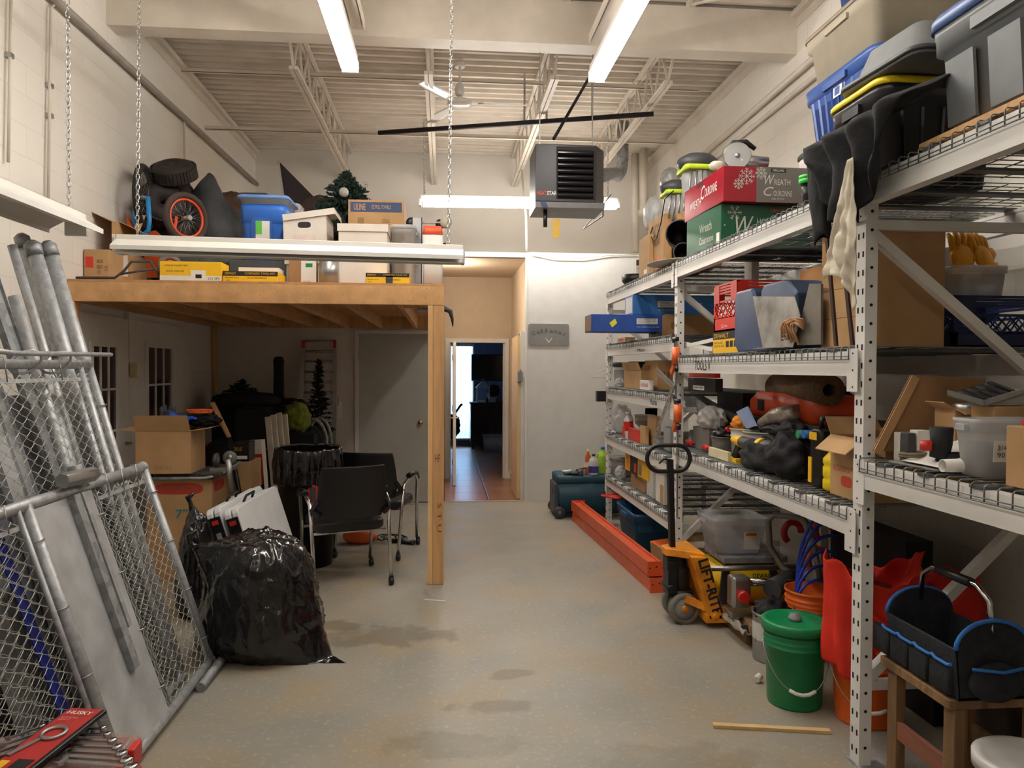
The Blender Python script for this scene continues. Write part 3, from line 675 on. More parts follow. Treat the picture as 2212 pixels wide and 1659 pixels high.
def bucket(name, label, loc, m, rt=.15, rb=.13, h=.37, lid=None, bail=True, mb=None, group=None, cat='bucket', side=0, hang=.16, lidtop=None, label_m=None, rings_=3, spout=None):
    t = thing(name, label, cat, loc, 0, group)
    pr = [(0.001, 0), (rb, 0), (rb+.004, .01)]
    zz = h*.72
    def rad(z): return rb+(rt-rb)*z/h
    pr += [(rad(zz), zz)]
    for i in range(rings_):
        z = zz+i*h*.07; pr += [(rad(z)+.006, z+.001), (rad(z)+.007, z+.008), (rad(z), z+.01)]
    pr += [(rad(h*.95), h*.95), (rt+.004, h*.96), (rt+.005, h)]
    if lid is None: pr += [(rt-.004, h), (rb-.004, .012), (.001, .01)]
    else: pr += [(.001, h)]
    g = G(); g.lathe(pr, seg=36); g.done('body', m, t)
    if lid is not None:
        g = G(); g.lathe([(rt+.004, h-.035), (rt+.014, h-.034), (rt+.015, h+.006), (rt+.006, h+.012), (rt-.012, h+.012), (rt-.018, h+.004), (.001, h+.004)], seg=36); l = g.done('lid', lid, t)
        if spout: g = G(); g.lathe([(.032, h+.004), (.032, h+.02), (.024, h+.022), (.024, h+.036), (.001, h+.038)], seg=18); g.done('spout_cap', spout, l)
    if bail:
        a = R(side); ux = V((math.cos(a), math.sin(a), 0)); uy = V((-math.sin(a), math.cos(a), 0)); zc = h*.80
        pts = [ux*math.cos(q)*(rt+.012)+uy*math.sin(q)*-(rt+.02)+V((0, 0, zc-hang*math.sin(q))) for q in [PI*k/16 for k in range(17)]]
        g = G(); g.tube(pts, .0022, 5); b = g.done('bail_handle', m_silver, t)
        g = G(); g.tube(pts[6:11], .009, 8); g.done('grip', mb or m_paper, b)
    if label_m:
        g = G(); a0 = -PI*.95
        g.rings([[V(((rad(z)+.0015)*math.cos(q), (rad(z)+.0015)*math.sin(q), z)) for q in [2*PI*k/36 for k in range(36)]] for z in (h*.12, h*.82)], cap=False); g.done('wrap_label', label_m, t)
    return t
# ============================================================= chain-link gates leaning on the left wall
XB = -1.27
def gate(label, y0, y1, xb, zb, xt, zt, r, plate=None, mesh=((0, 1),), cell=.085, hl=None, name='chain_link_gate', stiles=(0, 1), hinge=True):
    """leaning gate: foot line x=xb, head line x=xt, z=zt, from y0 (near) to y1 (far)"""
    t = thing(name, label, 'gate', (xb, y0, 0))
    A = V((0, y1-y0, 0)); B = V((xt-xb, 0, zt-zb)); o = V((0, 0, zb)); n = A.cross(B).normalized()
    LA, LB = A.length, B.length; A1, B1 = A.normalized(), B.normalized()
    def q(a, b, k=0): return o+A1*a+B1*b+n*k
    g = G(); g.cyl(q(0, LB), q(LA, LB), r, seg=16); g.done('top_rail', m_galv, t)
    g = G(); g.cyl(q(0, 0), q(LA, 0), r, seg=16); g.done('bottom_rail', m_galv, t)
    for s in stiles: g = G(); g.cyl(q(s*LA, 0), q(s*LA, LB), r, seg=16); g.done('stile', m_galv, t)
    for s in stiles:
        for e in (0, 1):
            g = G(); g.blob(q(s*LA, e*LB), (r*1.25,)*3, 1, 0, 1, 2, flat=False); g.done('corner_fitting', m_galvd, t)
    for f0, f1 in mesh:
        a0, a1 = f0*LA+r*1.3, f1*LA-r*1.3; g = G(); c = cell; k = int((a1-a0)/(c)); vs_ = .027; rows = int((LB-2*r)/vs_)
        for i in range(k+1):
            pts = []
            for j in range(rows+1):
                a = a0+(i+(.5 if j % 2 else -.02))*c*1.02; a = min(max(a, a0), a1)
                pts.append(q(a+(c*.5*0), r+j*vs_, .004 if j % 2 else -.004))
            pts2 = []
            for p_, p2 in zip(pts, pts[1:]): pts2 += [p_, p_.lerp(p2, .5)+B1*-.004]
            g.tube(pts2+[pts[-1]], .0021, 4)
        for i in range(k+1):
            pts = []
            for j in range(rows+1):
                a = a0+(i+(-.5 if j % 2 else .02)+.5*0)*c*1.02; a = min(max(a, a0), a1)
                pts.append(q(a, r+j*vs_, -.004 if j % 2 else .004))
            g.tube(pts, .0021, 4)
        g.done('wire_mesh', m_mesh, t)
        for e in (0, 1):   # tension bar and ties
            g = G(); aa = a0+.012 if e == 0 else a1-.012; g.bar(q(aa, r), q(aa, LB-r), .004, .016, up=n); g.done('tension_bar', m_galv, t)
            for j in range(4):
                b_ = LB*(.12+.25*j); aa2 = f0*LA if e == 0 else f1*LA
                g = G(); pts = [q(aa2+math.cos(w_)*(r+.006), b_, math.sin(w_)*(r+.006)) for w_ in [2*PI*k_/12 for k_ in range(12)]]; g.tube(pts, .0035, 5, closed=True); g.done('tie', m_silver, t)
        g = G(); g.bar(q(a0, LB-.075), q(a1, LB-.075), .018, .005, up=n); g.done('tension_bar', m_galv, t)
        for j in range(3):
            aa = a0+(a1-a0)*(.2+.3*j); g = G(); g.tube([q(aa, LB-.08, .01), q(aa, LB+r, r+.004), q(aa, LB+r+.006, 0), q(aa, LB, -r-.004), q(aa, LB-.08, -.01)], .003, 5); g.done('tie', m_silver, t)
    return t, q, LA, LB, n, A1, B1
m_mesh = mat('galvanized_wire', (200, 200, 192), .4, .25, var=.03)
m_sheet = mat('galvanized_sheet', (186, 188, 190), .42, .25, var=.13, vs=5, bump=.05)
pt = P(322, 1004, X=-1.62); zt = pt.z
t, q, LA, LB, n, A1, B1 = gate('low chain-link gate in front with a wide galvanised plate in its frame', 2.35, 4.22, XB, .04, -1.62, zt, .024, mesh=((0, .38), (.66, 1)))
m0, m1 = .385*LA, .655*LA
g = G(); g.cyl(q(m0, 0), q(m0, LB), .026, seg=16); g.done('stile', m_galv, t)
g = G(); g.cyl(q(m0-.075, 0, .01), q(m0-.075, LB, .01), .011, seg=10); g.done('pipe', m_galv, t)
g = G(); g.bar(q(m0+.03, LB/2-.01, .012), q(m1, LB/2-.01, .012), LB*0+1.0*LB-.03, .003, up=n); g.done('steel_plate', m_sheet, t)
g = G(); g.bar(q(m0+.31, LB*.98, .03), q(m0+.31, LB*.27, .03), .055, .03, up=n); g.done('channel', m_galvd, t)
g = G(); g.bar(q(m0+.37, LB*.98, .03), q(m0+.37, LB*.42, .03), .03, .03, up=n); g.done('channel', m_galv, t)
g = G(); g.cyl(q(m0+.22, LB+.05, .05), q(m0+.50, LB+.04, .05), .034, seg=6); g.done('latch_block', m_silver, t, bevel=.004)
g = G(); g.cyl(q(m0+.40, LB, .02), q(m0+.40, LB+.1, .03), .03, seg=14); g.done('post_socket', m_galvd, t)
g = G(); g.cyl(q(1.55, -.03, .04), q(1.95, -.02, .05), .024, seg=12); g.done('hinge_post', m_galvd, t)
# taller gate behind
pt = P(190, 788, Y=4.05)
t, q, LA, LB, n, A1, B1 = gate('taller chain-link gate leaning behind the low gate', 2.5, 4.05, XB-.09, .03, pt.x, pt.z, .021, stiles=(0, 1, .93))
g = G(); a = P(-10, 765, Y=3.0)
g.tube([q(LA-1.05, LB+.05, .05), q(LA-.75, LB+.03, .06), q(LA+.16, LB+.04, .06)], .011, 8); g.done('drop_rod', m_galv, t)
for f in (.63, .80): g = G(); g.tube([q(LA*f+.05*math.cos(w_), LB+.01+.045*math.sin(w_), .05*math.sin(w_+1)) for w_ in [2*PI*k/14 for k in range(14)]], .006, 6, closed=True); g.done('ring_clamp', m_galv, t)
# bundle of posts leaning between gates and wall
spec = [(107, 541, 4.2, .036, 1, 'rightmost of the capped posts leaning tall behind the gates'), (73, 540, 4.12, .036, 1, 'middle capped fence post leaning tall behind the gates'), (50, 524, 4.3, .034, 1, 'hindmost capped fence post leaning tall behind the gates'),
        (26, 530, 4.0, .022, 0, 'slim shiny tube left of the capped fence posts'), (134, 640, 4.26, .016, 0, 'thinnest tube, right of the capped fence posts'),
        (150, 800, 4.1, .026, 0, 'short tube behind the mesh near the far stile'), (90, 800, 3.9, .03, 0, 'short thick tube behind the tall mesh'), (30, 640, 3.7, .026, 0, 'tube behind the mesh at the left picture edge')]
for i, (u, v, y, r, cap, lab) in enumerate(spec):
    top = P(u, v, Y=y); b0 = V((top.x+.28*top.z, y, 0)); d = top-b0
    t = thing('fence_post', 'galvanised '+lab if not lab.startswith('g') else lab, 'fence post', b0, group='tubes leaning on the left wall')
    g = G(); g.cyl(V((0, 0, .012)), d, r, seg=16); g.done('tube', m_galv, t)
    if cap:
        u_ = d.normalized(); g = G(); g.cyl(d-u_*.03, d+u_*.03, r+.005, seg=16); g.cyl(d+u_*.03, d+u_*.05, r+.005, r*.5, seg=16); g.done('cap', m_galvd, t)
        g = G(); c = d*.74; g.cyl(c-u_*.018, c+u_*.018, r+.006, seg=16); g.done('band_clamp', m_galvd, t)
for i, (y, zt, w2, mm, dxn) in enumerate([(2.62, 2.15, .12, m_galvd, 0), (2.80, 2.3, .10, m_sheet, -.05), (3.02, 2.35, .12, m_sheet, 0), (3.22, 2.38, .10, m_galvd, -.06), (3.42, 2.3, .12, m_sheet, 0), (3.6, 2.32, .09, m_sheet, -.05), (3.78, 2.2, .11, m_galvd, 0), (2.45, 2.1, .1, m_sheet, -.04), (3.95, 1.62, .09, m_sheet, -.03)]):
    b0 = V((-1.5+dxn, y, 0)); b1 = V((-1.5+dxn-.31*zt, y, zt)); d = b1-b0
    lab = ['nearest to the camera', 'second from the near end', 'third from the near end', 'fourth from the near end', 'fourth from the far end', 'third from the far end', 'second from the far end', 'outermost at the picture edge', 'short one at the far end'][i]
    t = thing('steel_channel', 'grey leaning steel channel behind the mesh, '+lab, 'channel', b0, group='flat channels leaning on the left wall')
    g = G(); nn = d.normalized().cross(V((0, 1, 0))).normalized(); nn = nn if nn.x > 0 else -nn
    g.bar(V((0, 0, .012)), d, w2, .004, up=nn)
    for s in (-1, 1): g.bar(V((0, s*w2/2, .012))+nn*.0, d+V((0, s*w2/2, 0))+nn*.0, .004, .03, up=nn)
    g.done('web', mm, t)
g = G(); g.bar(V((-1.64, 3.2, .01)), V((-2.11, 3.2, 1.5)), 2.0, .012, up=(1, 0, .3))
tag(g.done('sheet_panel', mat('grey_sheet', (126, 127, 134), .5, .1)), 'large flat grey sheet leaning behind all the gates and tubes', 'panel')
g = G(); g.bar(V((-1.315, 2.96, .01)), V((-1.655, 2.96, 1.0)), .06, .006, up=(1, 0, .37))
tag(g.done('blue_board', mat('deep_blue', (30, 40, 130), .5)), 'narrow deep blue board standing behind the galvanised plate', 'board')
# ============================================================= red organiser case, wrenches on a cart
CZ = .434+.168-.002
a = P(324, 1572, Z=.6); x1 = a.x; y1 = a.y
t = thing('tool_cart', 'black tool cart carrying the red organiser cases at bottom left', 'cart', (x1-.32, y1-.30, 0)); CZ = .61
g = G(); g.box(-.26, .30, -.33, .29, CZ-.2, CZ-.17); g.done('tray', m_black, t)
for sx in (-.7, .85):
    for sy in (-1, .9): g = G(); g.box(sx*.32-.015, sx*.32+.015, sy*.3-.015, sy*.3+.015, .0, CZ-.2); g.done('leg', m_black, t)
g = G(); g.box(-.22, .27, -.3, .27, .2, .22); g.done('lower_tray', m_black, t)
m_clr = mat('smoky_clear_lid', (190, 170, 165), .12, alpha=.38, var=0)
def organiser(lab, x, y, z):
    t = thing('organiser_case', lab, 'case', (x, y, z))
    w2, d2 = .26, .17
    g = G(); g.rings([rrect(-w2, w2, -d2, d2, 0, .03), rrect(-w2, w2, -d2, d2, .055, .03), rrect(-w2+.012, w2-.012, -d2+.012, d2-.012, .055, .02), rrect(-w2+.012, w2-.012, -d2+.012, d2-.012, .012, .02)]); g.done('tray', m_red, t)
    g = G(); g.rings([rrect(-w2+.005, w2-.005, -d2+.005, d2-.005, .058, .03), rrect(-w2+.005, w2-.005, -d2+.005, d2-.005, .072, .03)]); l = g.done('lid', m_clr, t)
    g = G()
    for i in range(3):
        x0 = -w2+.03+i*.165; g.rings([rrect(x0, x0+.145, -d2+.03, d2-.03, .0722, .02), rrect(x0, x0+.145, -d2+.03, d2-.03, .076, .02), rrect(x0+.01, x0+.135, -d2+.04, d2-.04, .076, .015), rrect(x0+.01, x0+.135, -d2+.04, d2-.04, .0722, .015)], cap=False)
    g.done('lid_rib', m_clr, l)
    g = G()
    for i in range(4): g.box(-w2+.1*(i+1)-.002, -w2+.1*(i+1)+.002, -d2+.012, d2-.012, .012, .05)
    g.box(-w2+.012, w2-.012, -.002, .002, .012, .05); g.done('divider', mat('dark_red', (120, 26, 24), .5), t)
    for s in (-1, 1): g = G(); g.box(w2-.01, w2+.012, s*.09-.03, s*.09+.03, .02, .072); g.done('latch', m_red, t, bevel=.004)
    g = G(); g.tube([(-.07, -d2, .04), (-.06, -d2-.03, .04), (.06, -d2-.03, .04), (.07, -d2, .04)], .009, 8); g.done('handle', m_red, t)
    return t
cx, cy = x1-.272, y1-.175
organiser('lower red organiser case in the stack at bottom left', cx, cy, .443)
organiser('upper red organiser case with clear lid under the wrenches', cx, cy, .521)
for k, (yy, zz) in enumerate(((-.19, 0),)):
    pass
zc = .521+.0775
# tall pad so the stack reads as two closed cases
t = thing('wrench_pack', 'red and black packaged wrench card lying on the clear lid', 'tool pack', (P(100, 1606, Z=.62).x, P(100, 1606, Z=.62).y, zc+.018), rz=R(-12))
t.rotation_euler = (R(4), 0, R(-12))
g = G(); g.box(-.06, .06, -.17, .17, 0, .012); g.done('tray', m_black, t, bevel=.003)
g = G(); g.box(-.052, .048, -.155, .165, .012, .0135); c = g.done('card', mat('card_red', (176, 34, 34), .45), t)
text(t, 'HUSKY', (-.04, .13, .014), (1, 0, 0), (0, 1, 0), .075, .018, m_paper, bold=.02)
text(t, 'RATCHETING\nWRENCH', (-.04, .095, .014), (1, 0, 0), (0, 1, 0), .05, .02, mat('faded_pink', (226, 150, 140), .6))
g = G(); g.tube([(.03*math.cos(w_)+.0, .03*math.sin(w_)+.03, .0165) for w_ in [2*PI*k/20 for k in range(20)]], .006, 6, closed=True); g.bar((-.015, .005, .016), (-.045, -.08, .016), .014, .004); g.done('pictured_wrench', m_silver, t)
g = G(); g.box(-.045, -.02, -.14, -.10, .0136, .015); g.done('yellow_panel', m_yellow, t)
g = G(); g.box(-.005, .04, -.15, -.09, .0136, .015); g.done('black_panel', m_black, t)
def wrench(lab, x, y, z, rz, L, grp):
    t = thing('wrench', lab, 'wrench', (x, y, z), rz, grp)
    g = G(); g.bar((-L/2, 0, .006), (L/2, 0, .006), L*.07, .006); g.done('shank', m_chrome, t)
    g = G(); r = L*.085; g.lathe([(r*.55, 0), (r*1.1, .001), (r*1.15, .006), (r*1.1, .012), (r*.55, .013)], (L/2, 0, 0), 20, cap=False)
    g.lathe([(r*.55, .013), (r*.5, .006), (r*.55, 0)], (L/2, 0, 0), 20, cap=False); g.done('ring_end', m_chrome, t)
    g = G(); g.prism([(-L/2, -r*.6, .001), (-L/2-r*.6, -r*1.1, .001), (-L/2-r*1.9, -r*.9, .001), (-L/2-r*.9, -r*.45, .001), (-L/2-r*.9, r*.45, .001), (-L/2-r*1.9, r*.9, .001), (-L/2-r*.6, r*1.1, .001), (-L/2, r*.6, .001)], (0, 0, .01)); g.done('open_end', m_chrome, t)
    return t
for i in range(7):
    L = .10+.014*i; p = P(208+i*5, 1576+i*13, Z=.6)
    wrench('chrome ring wrench fanned out right of the red wrench card, '+['smallest, at the back', 'second smallest', 'third smallest', 'middle-sized', 'third largest', 'second largest', 'largest, at the front'][i], p.x-.03, p.y, zc, R(-4-i*1.5), L, 'wrenches right of the red card')
for i in range(5):
    L = .08+.01*i; p = P(66-i*8, 1584+i*14, Z=.6)
    wrench('chrome ring wrench left of the red wrench card, '+['at the back', 'second from the back', 'in the middle', 'second from the front', 'at the front'][i], p.x-.01, p.y, zc, R(48), L, 'wrenches left of the red card')
# ============================================================= bags
def binbag(lab, c, r, seed, knot, knot_d, name='bin_bag', corner=None):
    t = thing(name, lab, 'bin bag', (c[0], c[1], 0)); zc = r[2]*.8
    g = G(); tb = bmesh.new(); bmesh.ops.create_icosphere(tb, subdivisions=6, radius=1); mp = {}
    kd = V(knot).normalized()
    for q in tb.verts:
        n = q.co.normalized()
        s = 1+.07*noise.noise(n*2.1+V((seed, 0, 0)))
        ang = n.angle(kd)
        # gathered pleats towards the knot
        az = math.atan2(n.cross(kd).z, n.cross(kd).x)
        s += .022*math.sin(az*15+3*noise.noise(n*2))*max(0, 1-ang/1.6)
        rg = 1-abs(noise.noise(V((n.x*3.2, n.y*3.2, n.z*1.1))+V((seed*3, 1, 0)))*2.2); s += .045*max(0, rg)**3
        rg = 1-abs(noise.noise(V((n.x*6+n.z*3, n.y*6, n.z*2.5))+V((seed*5, 4, 0)))*2.4); s += .03*max(0, rg)**3
        p = V((n.x*r[0], n.y*r[1], n.z*r[2]))*s
        if n.z < 0: f = 1+.28*min(1, -n.z*1.6); p.x *= f; p.y *= f
        if ang < .55: p += V(knot)*(1-ang/.55)**2*.30
        if corner:
            cd = V(corner).normalized(); ca = n.angle(cd)
            if ca < .5: p += V(corner)*(1-ca/.5)**1.6
        p.z = max(p.z, -zc+.004*noise.noise(n*5))
        mp[q] = g.v(p+V((0, 0, zc)))
    for f in tb.faces: g._f([mp[q] for q in f.verts], True)
    tb.free(); g.done('bag', m_bag, t)
    k = V(knot).normalized(); base = V((k.x*r[0], k.y*r[1], k.z*r[2]))*1.02+V(knot)*.3+V((0, 0, zc))
    g = G()
    g.tube([base-k*.03, base, base+k*.02, base+V((-.02, 0, .05)), base+V((.02, 0, .085))], [.02, .016, .014, .022, .008], 10); g.done('knot', m_bag, t)
    return t
c = P(592, 1445, Z=0)
binbag('large black bin bag slumped on the floor beside the low gate', (c.x-.13, c.y+.27, 0), (.32, .27, .385), 2, (-.36, -.1, .30), 0, corner=(.26, -.12, -.30))
c = P(428, 1220, Z=0)
binbag('small black bin bag behind the large one, under the seven inch carton', (P(428, 1180, Y=5.12).x, 5.12, 0), (.13, .12, .37), 5, (-.05, 0, .22), 0)
# ============================================================= stack under the platform
x0, x1, z0, z1 = fb(340, 459, 1036, 1240, 5.95)
t, d = carton('carton', 'tall brown carton marked 7 inch with red oval print, beside the leaning tables', 'box', x0-.08, x1, 5.95, 6.4, 0, z1, tape=('+Z',))
def oval(t, d, f, u0, u1, v0, v1, m, name='printed_oval'):
    o, ud, vd = face(d, f); n_ = ud.cross(vd).normalized(); g = G(); cu, cv = (u0+u1)/2, (v0+v1)/2; ru, rv = (u1-u0)/2, (v1-v0)/2
    pts = []
    for k in range(32):
        a = 2*PI*k/32; c_, s_ = math.cos(a), math.sin(a)
        pts.append(o+ud*(cu+ru*math.copysign(abs(c_)**.45, c_))+vd*(cv+rv*math.copysign(abs(s_)**.7, s_)))
    g.prism(pts, n_*.0008); return g.done(name, m, t)
oval(t, d, '-Y', .12, .86, .855, .965, m_redink); ftext(t, d, '-Y', 'STRONGBOX', .2, .78, .9, .94, m_card2); ftext(t, d, '-Y', '7"', .44, .62, .62, .71, mat('teal_ink', (40, 110, 130), .7), bold=.01)
oval(t, d, '+X', .1, .7, .86, .965, m_redink); ftext(t, d, '+X', '7"', .3, .5, .66, .73, MATS['teal_ink'])
zt = z1
# furniture dolly with carpet and casters
t = thing('furniture_dolly', 'grey carpeted furniture dolly with casters lying on the tall carton', 'dolly', ((x0+x1)/2+.02, 6.05, zt+.004))
m_cpt = mat('brown_carpet', (72, 64, 58), .95, var=.2, vs=60, bump=.5)
g = G(); g.box(-.24, .26, -.14, .28, .02, .05); g.done('deck', m_cpt, t, bevel=.008)
g = G(); g.tube([(-.26, -.16, .014), (.15, -.16, .014), (.24, -.10, .03), (.30, .05, .07), (.31, .2, .09)], .012, 10); g.done('frame_tube', m_galvd, t)
for (x, y) in ((.19, -.02), (.25, .14)):
    g = G(); g.lathe([(.01, -.016), (.05, -.016), (.056, 0), (.05, .016), (.01, .016)], (x, y, .135), 22, 'X' if x < .2 else 'Y'); w_ = g.done('caster', m_dgrey if x < .2 else m_grey, t)
    g = G(); g.lathe([(.001, -.018), (.024, -.018), (.024, .018), (.001, .018)], (x, y, .135), 14, 'X' if x < .2 else 'Y'); g.done('hub', m_silver, w_)
g = G(); g.box(.15, .31, -.06, .2, .05, .078); g.done('caster_plate', m_silver, t)
# open carton of gloves and cords on the dolly
x0b, x1b, zb, z1b = fb(290, 404, 932, 1006, 5.85)
t, d = open_carton('open_carton', 'open carton of gloves and orange cords on the carpeted dolly', x0b, x1b+.02, 5.87, 6.22, zt+.056, z1b, flaps=((0, 0, 68), (1, 0, 8), (3, 0, 5)), fl=.13)
ftext(t, d, '-Y', 'FRAGILE', .35, .65, .1, .2, m_card2)
bx = (x0b+x1b)/2
m_glove = mat('work_glove', (66, 70, 76), .9, var=.3, vs=25, bump=.3)
def glove(lab, x, y, z, rz, m, s=1.0, group=None, tilt=0, name='work_glove'):
    t = thing(name, lab, 'glove', (x, y, z), rz, group); t.rotation_euler = (tilt, 0, rz)
    g = G(); g.blob((0, 0, .02*s), (.05*s, .06*s, .022*s), 3, .1, flat=False, sub=3)
    for k in range(4): x_ = (-.035+.023*k)*s; g.tube([(x_, .03*s, .02*s), (x_*1.2, .085*s, .022*s), (x_*1.3, (.12-.01*abs(k-1.5))*s, .012*s)], [.013*s, .012*s, .008*s], 8)
    g.tube([(.03*s, -.01*s, .02*s), (.07*s, .02*s, .02*s), (.085*s, .05*s, .01*s)], [.016*s, .013*s, .009*s], 8)
    g.tube([(0, -.04*s, .02*s), (0, -.1*s, .02*s)], [.04*s, .045*s], 12); g.done('glove', m, t); return t
glove('dark grey glove with upright fingers in the open glove carton', bx-.0, 6.0, z1b+.06, R(10), m_glove, 1.1, tilt=R(75))
glove('bright blue glove hanging over the rim of the open carton', bx+.13, 5.93, z1b+.075, R(-70), mat('blue_knit', (24, 84, 200), .9, bump=.3), .9)
glove('grey and blue glove heaped in the open glove carton', bx+.05, 6.05, z1b+.09, R(-30), mat('slate_knit', (60, 76, 110), .9, var=.4, vs=20), .95)
g = G(); g.blob((0, 0, 0), (.13, .1, .05), 3, .3, flat=False); o = g.done('dark_bag', m_cloth); o.location = (bx+.23, 6.1, z1b+.07); tag(o, 'dark padded bag lying beside the blue glove over the carton rim', 'bag')
g = G(); pts = []
for k in range(90): a = k*.42; pts.append((.09*math.cos(a)+.01*math.sin(k), .06*math.sin(a), .03+.012*math.sin(k*.9)))
g.tube(pts, .005, 6); o = g.done('extension_cord', m_orange); o.location = (bx+.22, 6.06, z1b+.11); tag(o, 'coil of orange cord on the dark bag over the open carton', 'cord')
lump_ = G(); lump_.blob((0, 0, 0), (.15, .13, .10), 5, .25, 3, 4, flat=False); o = lump_.done('gloves_heap', m_glove); o.location = (bx-.02, 6.04, z1b-.0); tag(o, 'heap of dark gloves filling the open carton', 'gloves')
# second brown carton, labelled box, clamp, mallet, etc.
x0, x1, z0, z1 = fb(498, 536, 1002, 1180, 6.35)
t, d = carton('carton', 'narrow brown carton standing behind the leaning tables beside the tall carton', 'box', x0-.06, x1, 6.45, 6.8, 0, z1)
g1 = z1
x0, x1, z0, z1 = fb(500, 531, 958, 998, 6.4)
t, d = carton('carton', 'small black and white product box on the narrow brown carton', 'box', x0-.02, x1, 6.5, 6.7, g1+.001, g1+.16, m=m_black)
patch(t, d, '-Y', .1, .9, .12, .3, m_paper); ftext(t, d, '-Y', 'TOOL KIT', .1, .6, .55, .75, m_yellow)
t = thing('caulking_gun', 'silver tool with a wooden handle standing against the tall carton', 'tool', P(505, 1130, Y=5.9)+V((0, 0, 0)))
o_ = t.location.copy(); t.location = (o_.x, 5.9, 0)
b_ = P(493, 992, Y=5.9)-t.location
g = G(); g.tube([b_, b_+V((.01, 0, -.12)), b_+V((.035, 0, -.28))], [.022, .02, .012], 10); g.done('head', m_silver, t)
g = G(); g.cyl(b_+V((.035, 0, -.28)), V((.09, 0, .01)), .017, seg=10); g.done('handle', mat('pale_handle', (206, 180, 140), .6), t)
a_, b_ = P(459, 870, Y=6.5), P(495, 945, Y=6.45)
t = thing('wooden_pole', 'wooden pole with a black foot leaning among the black bags', 'pole', (b_.x+.2, 6.4, 0))
g = G(); g.cyl(b_-t.location, a_-t.location, .02, seg=12); g.done('shaft', m_wood, t)
g = G(); g.cyl(V((0, 0, .0)), b_-t.location, .015, .021, seg=12); g.done('grip', m_black, t)
# red, white and black tall carton
x0, x1, z0, z1 = fb(533, 562, 957, 1060, 6.7)
t, d = carton('carton', 'tall leaning white carton with red bands between brown carton and black bags', 'box', x0, x1+.03, 6.9, 7.05, 0, z1, m=m_paper); t.rotation_euler = (0, R(-4), 0)
patch(t, d, '-Y', 0, 1, .78, .88, m_red); patch(t, d, '-Y', .86, 1, 0, .78, m_red); patch(t, d, '-Y', 0, 1, .55, .6, m_ink)
# black bags heap
m_nyl = mat('black_nylon', (14, 13, 17), .75, var=.25, vs=12, bump=.2, bs=30)
def bagheap(lab, u, v, Y, r, seed, cat='bag', name='black_bag', m=m_nyl, strap=None, z=None, **k):
    p = P(u, v, Y=Y); zc = p.z if z is None else z
    t = thing(name, lab, cat, (p.x, Y, zc-r[2]*.8))
    g = G(); g.blob((0, 0, r[2]*.8), r, seed, k.get('amp', .16), k.get('fr', 3), 4); g.done('body', m, t)
    if strap:
        g = G(); g.tube([V(q) for q in strap], .012, 6); g.done('strap', k.get('ms', m_nyl), t)
    return t
def suitcase(lab, u0, u1, v0, Y, d, band=None, z0=0, name='suitcase'):
    x0, x1, _, z1 = fb(u0, u1, v0, v0+10, Y)
    t = thing(name, lab, 'suitcase', ((x0+x1)/2, Y+d/2, z0)); w2 = (x1-x0)/2; h = z1-z0
    g = G(); g.rings([[V((p.x, y, p.y)) for p in rrect(-w2, w2, .02, h, 0, .07)] for y in (-d/2, d/2)], sm=False); g.done('shell', m_nyl, t, bevel=.02)
    if band: g = G(); g.tube([V((-w2, -d/2-.004, h*.6)), V((0, -d/2-.006, h*.63)), V((w2, -d/2-.004, h*.66))], .009, 6); g.done('piping', band, t)
    g = G(); g.tube([(-.08, 0, h-.01), (-.07, 0, h+.03), (.07, 0, h+.03), (.08, 0, h-.01)], .01, 6); g.done('carry_handle', m_nyl, t)
    return t
suitcase('large black suitcase with a red band under the guitar case', 505, 580, 880, 7.9, .3, band=mat('red_piping', (180, 30, 36), .6))
suitcase('black suitcase at the left back under the dark branches', 455, 520, 852, 8.5, .3)
suitcase('black suitcase behind the white boards beside the green bag', 575, 640, 876, 8.2, .3)
bagheap('slumped black bag filling the corner behind the mallet handle', 470, 905, 7.4, (.3, .3, .32), 3, z=.62)
bagheap('black duffel on top of the suitcases left of the guitar case', 545, 885, 8.3, (.30, .16, .10), 8, z=1.28)
bagheap('black bag heaped right of the guitar case by the ladder', 628, 880, 8.6, (.24, .2, .2), 9, z=1.1)
# guitar case
c = P(598, 770, Y=8.75); zb_ = P(598, 905, Y=8.75).z
t = thing('guitar_case', 'black padded guitar case standing upright against the partition', 'guitar case', (c.x, 8.85, .62))
g = G(); H = c.z-.62
pr = [(.17, 0), (.2, .12), (.17, .28), (.125, .38), (.15, .5), (.12, .6), (.07, .66), (.055, .7), (.05, H-.12), (.055, H-.06), (.045, H-.01), (.02, H)]
rs = [[V((s*w_, y, z)) for s, y in ((-1, -.05), (1, -.05), (1, .05), (-1, .05))] for w_, z in pr]
g.rings(rs, sm=False); g.done('case', m_nyl, t, bevel=.02)
g = G(); g.tube([(-.06, -.056, .2), (-.06, -.08, .3), (-.06, -.056, .4)], .01); g.done('carry_handle', m_nyl, t)
t = thing('storage_box', 'low black box on the floor under the guitar case', 'box', (c.x, 8.85, 0)); g = G(); g.box(-.34, .34, -.2, .2, 0, .61); g.done('body', m_nyl, t, bevel=.02)
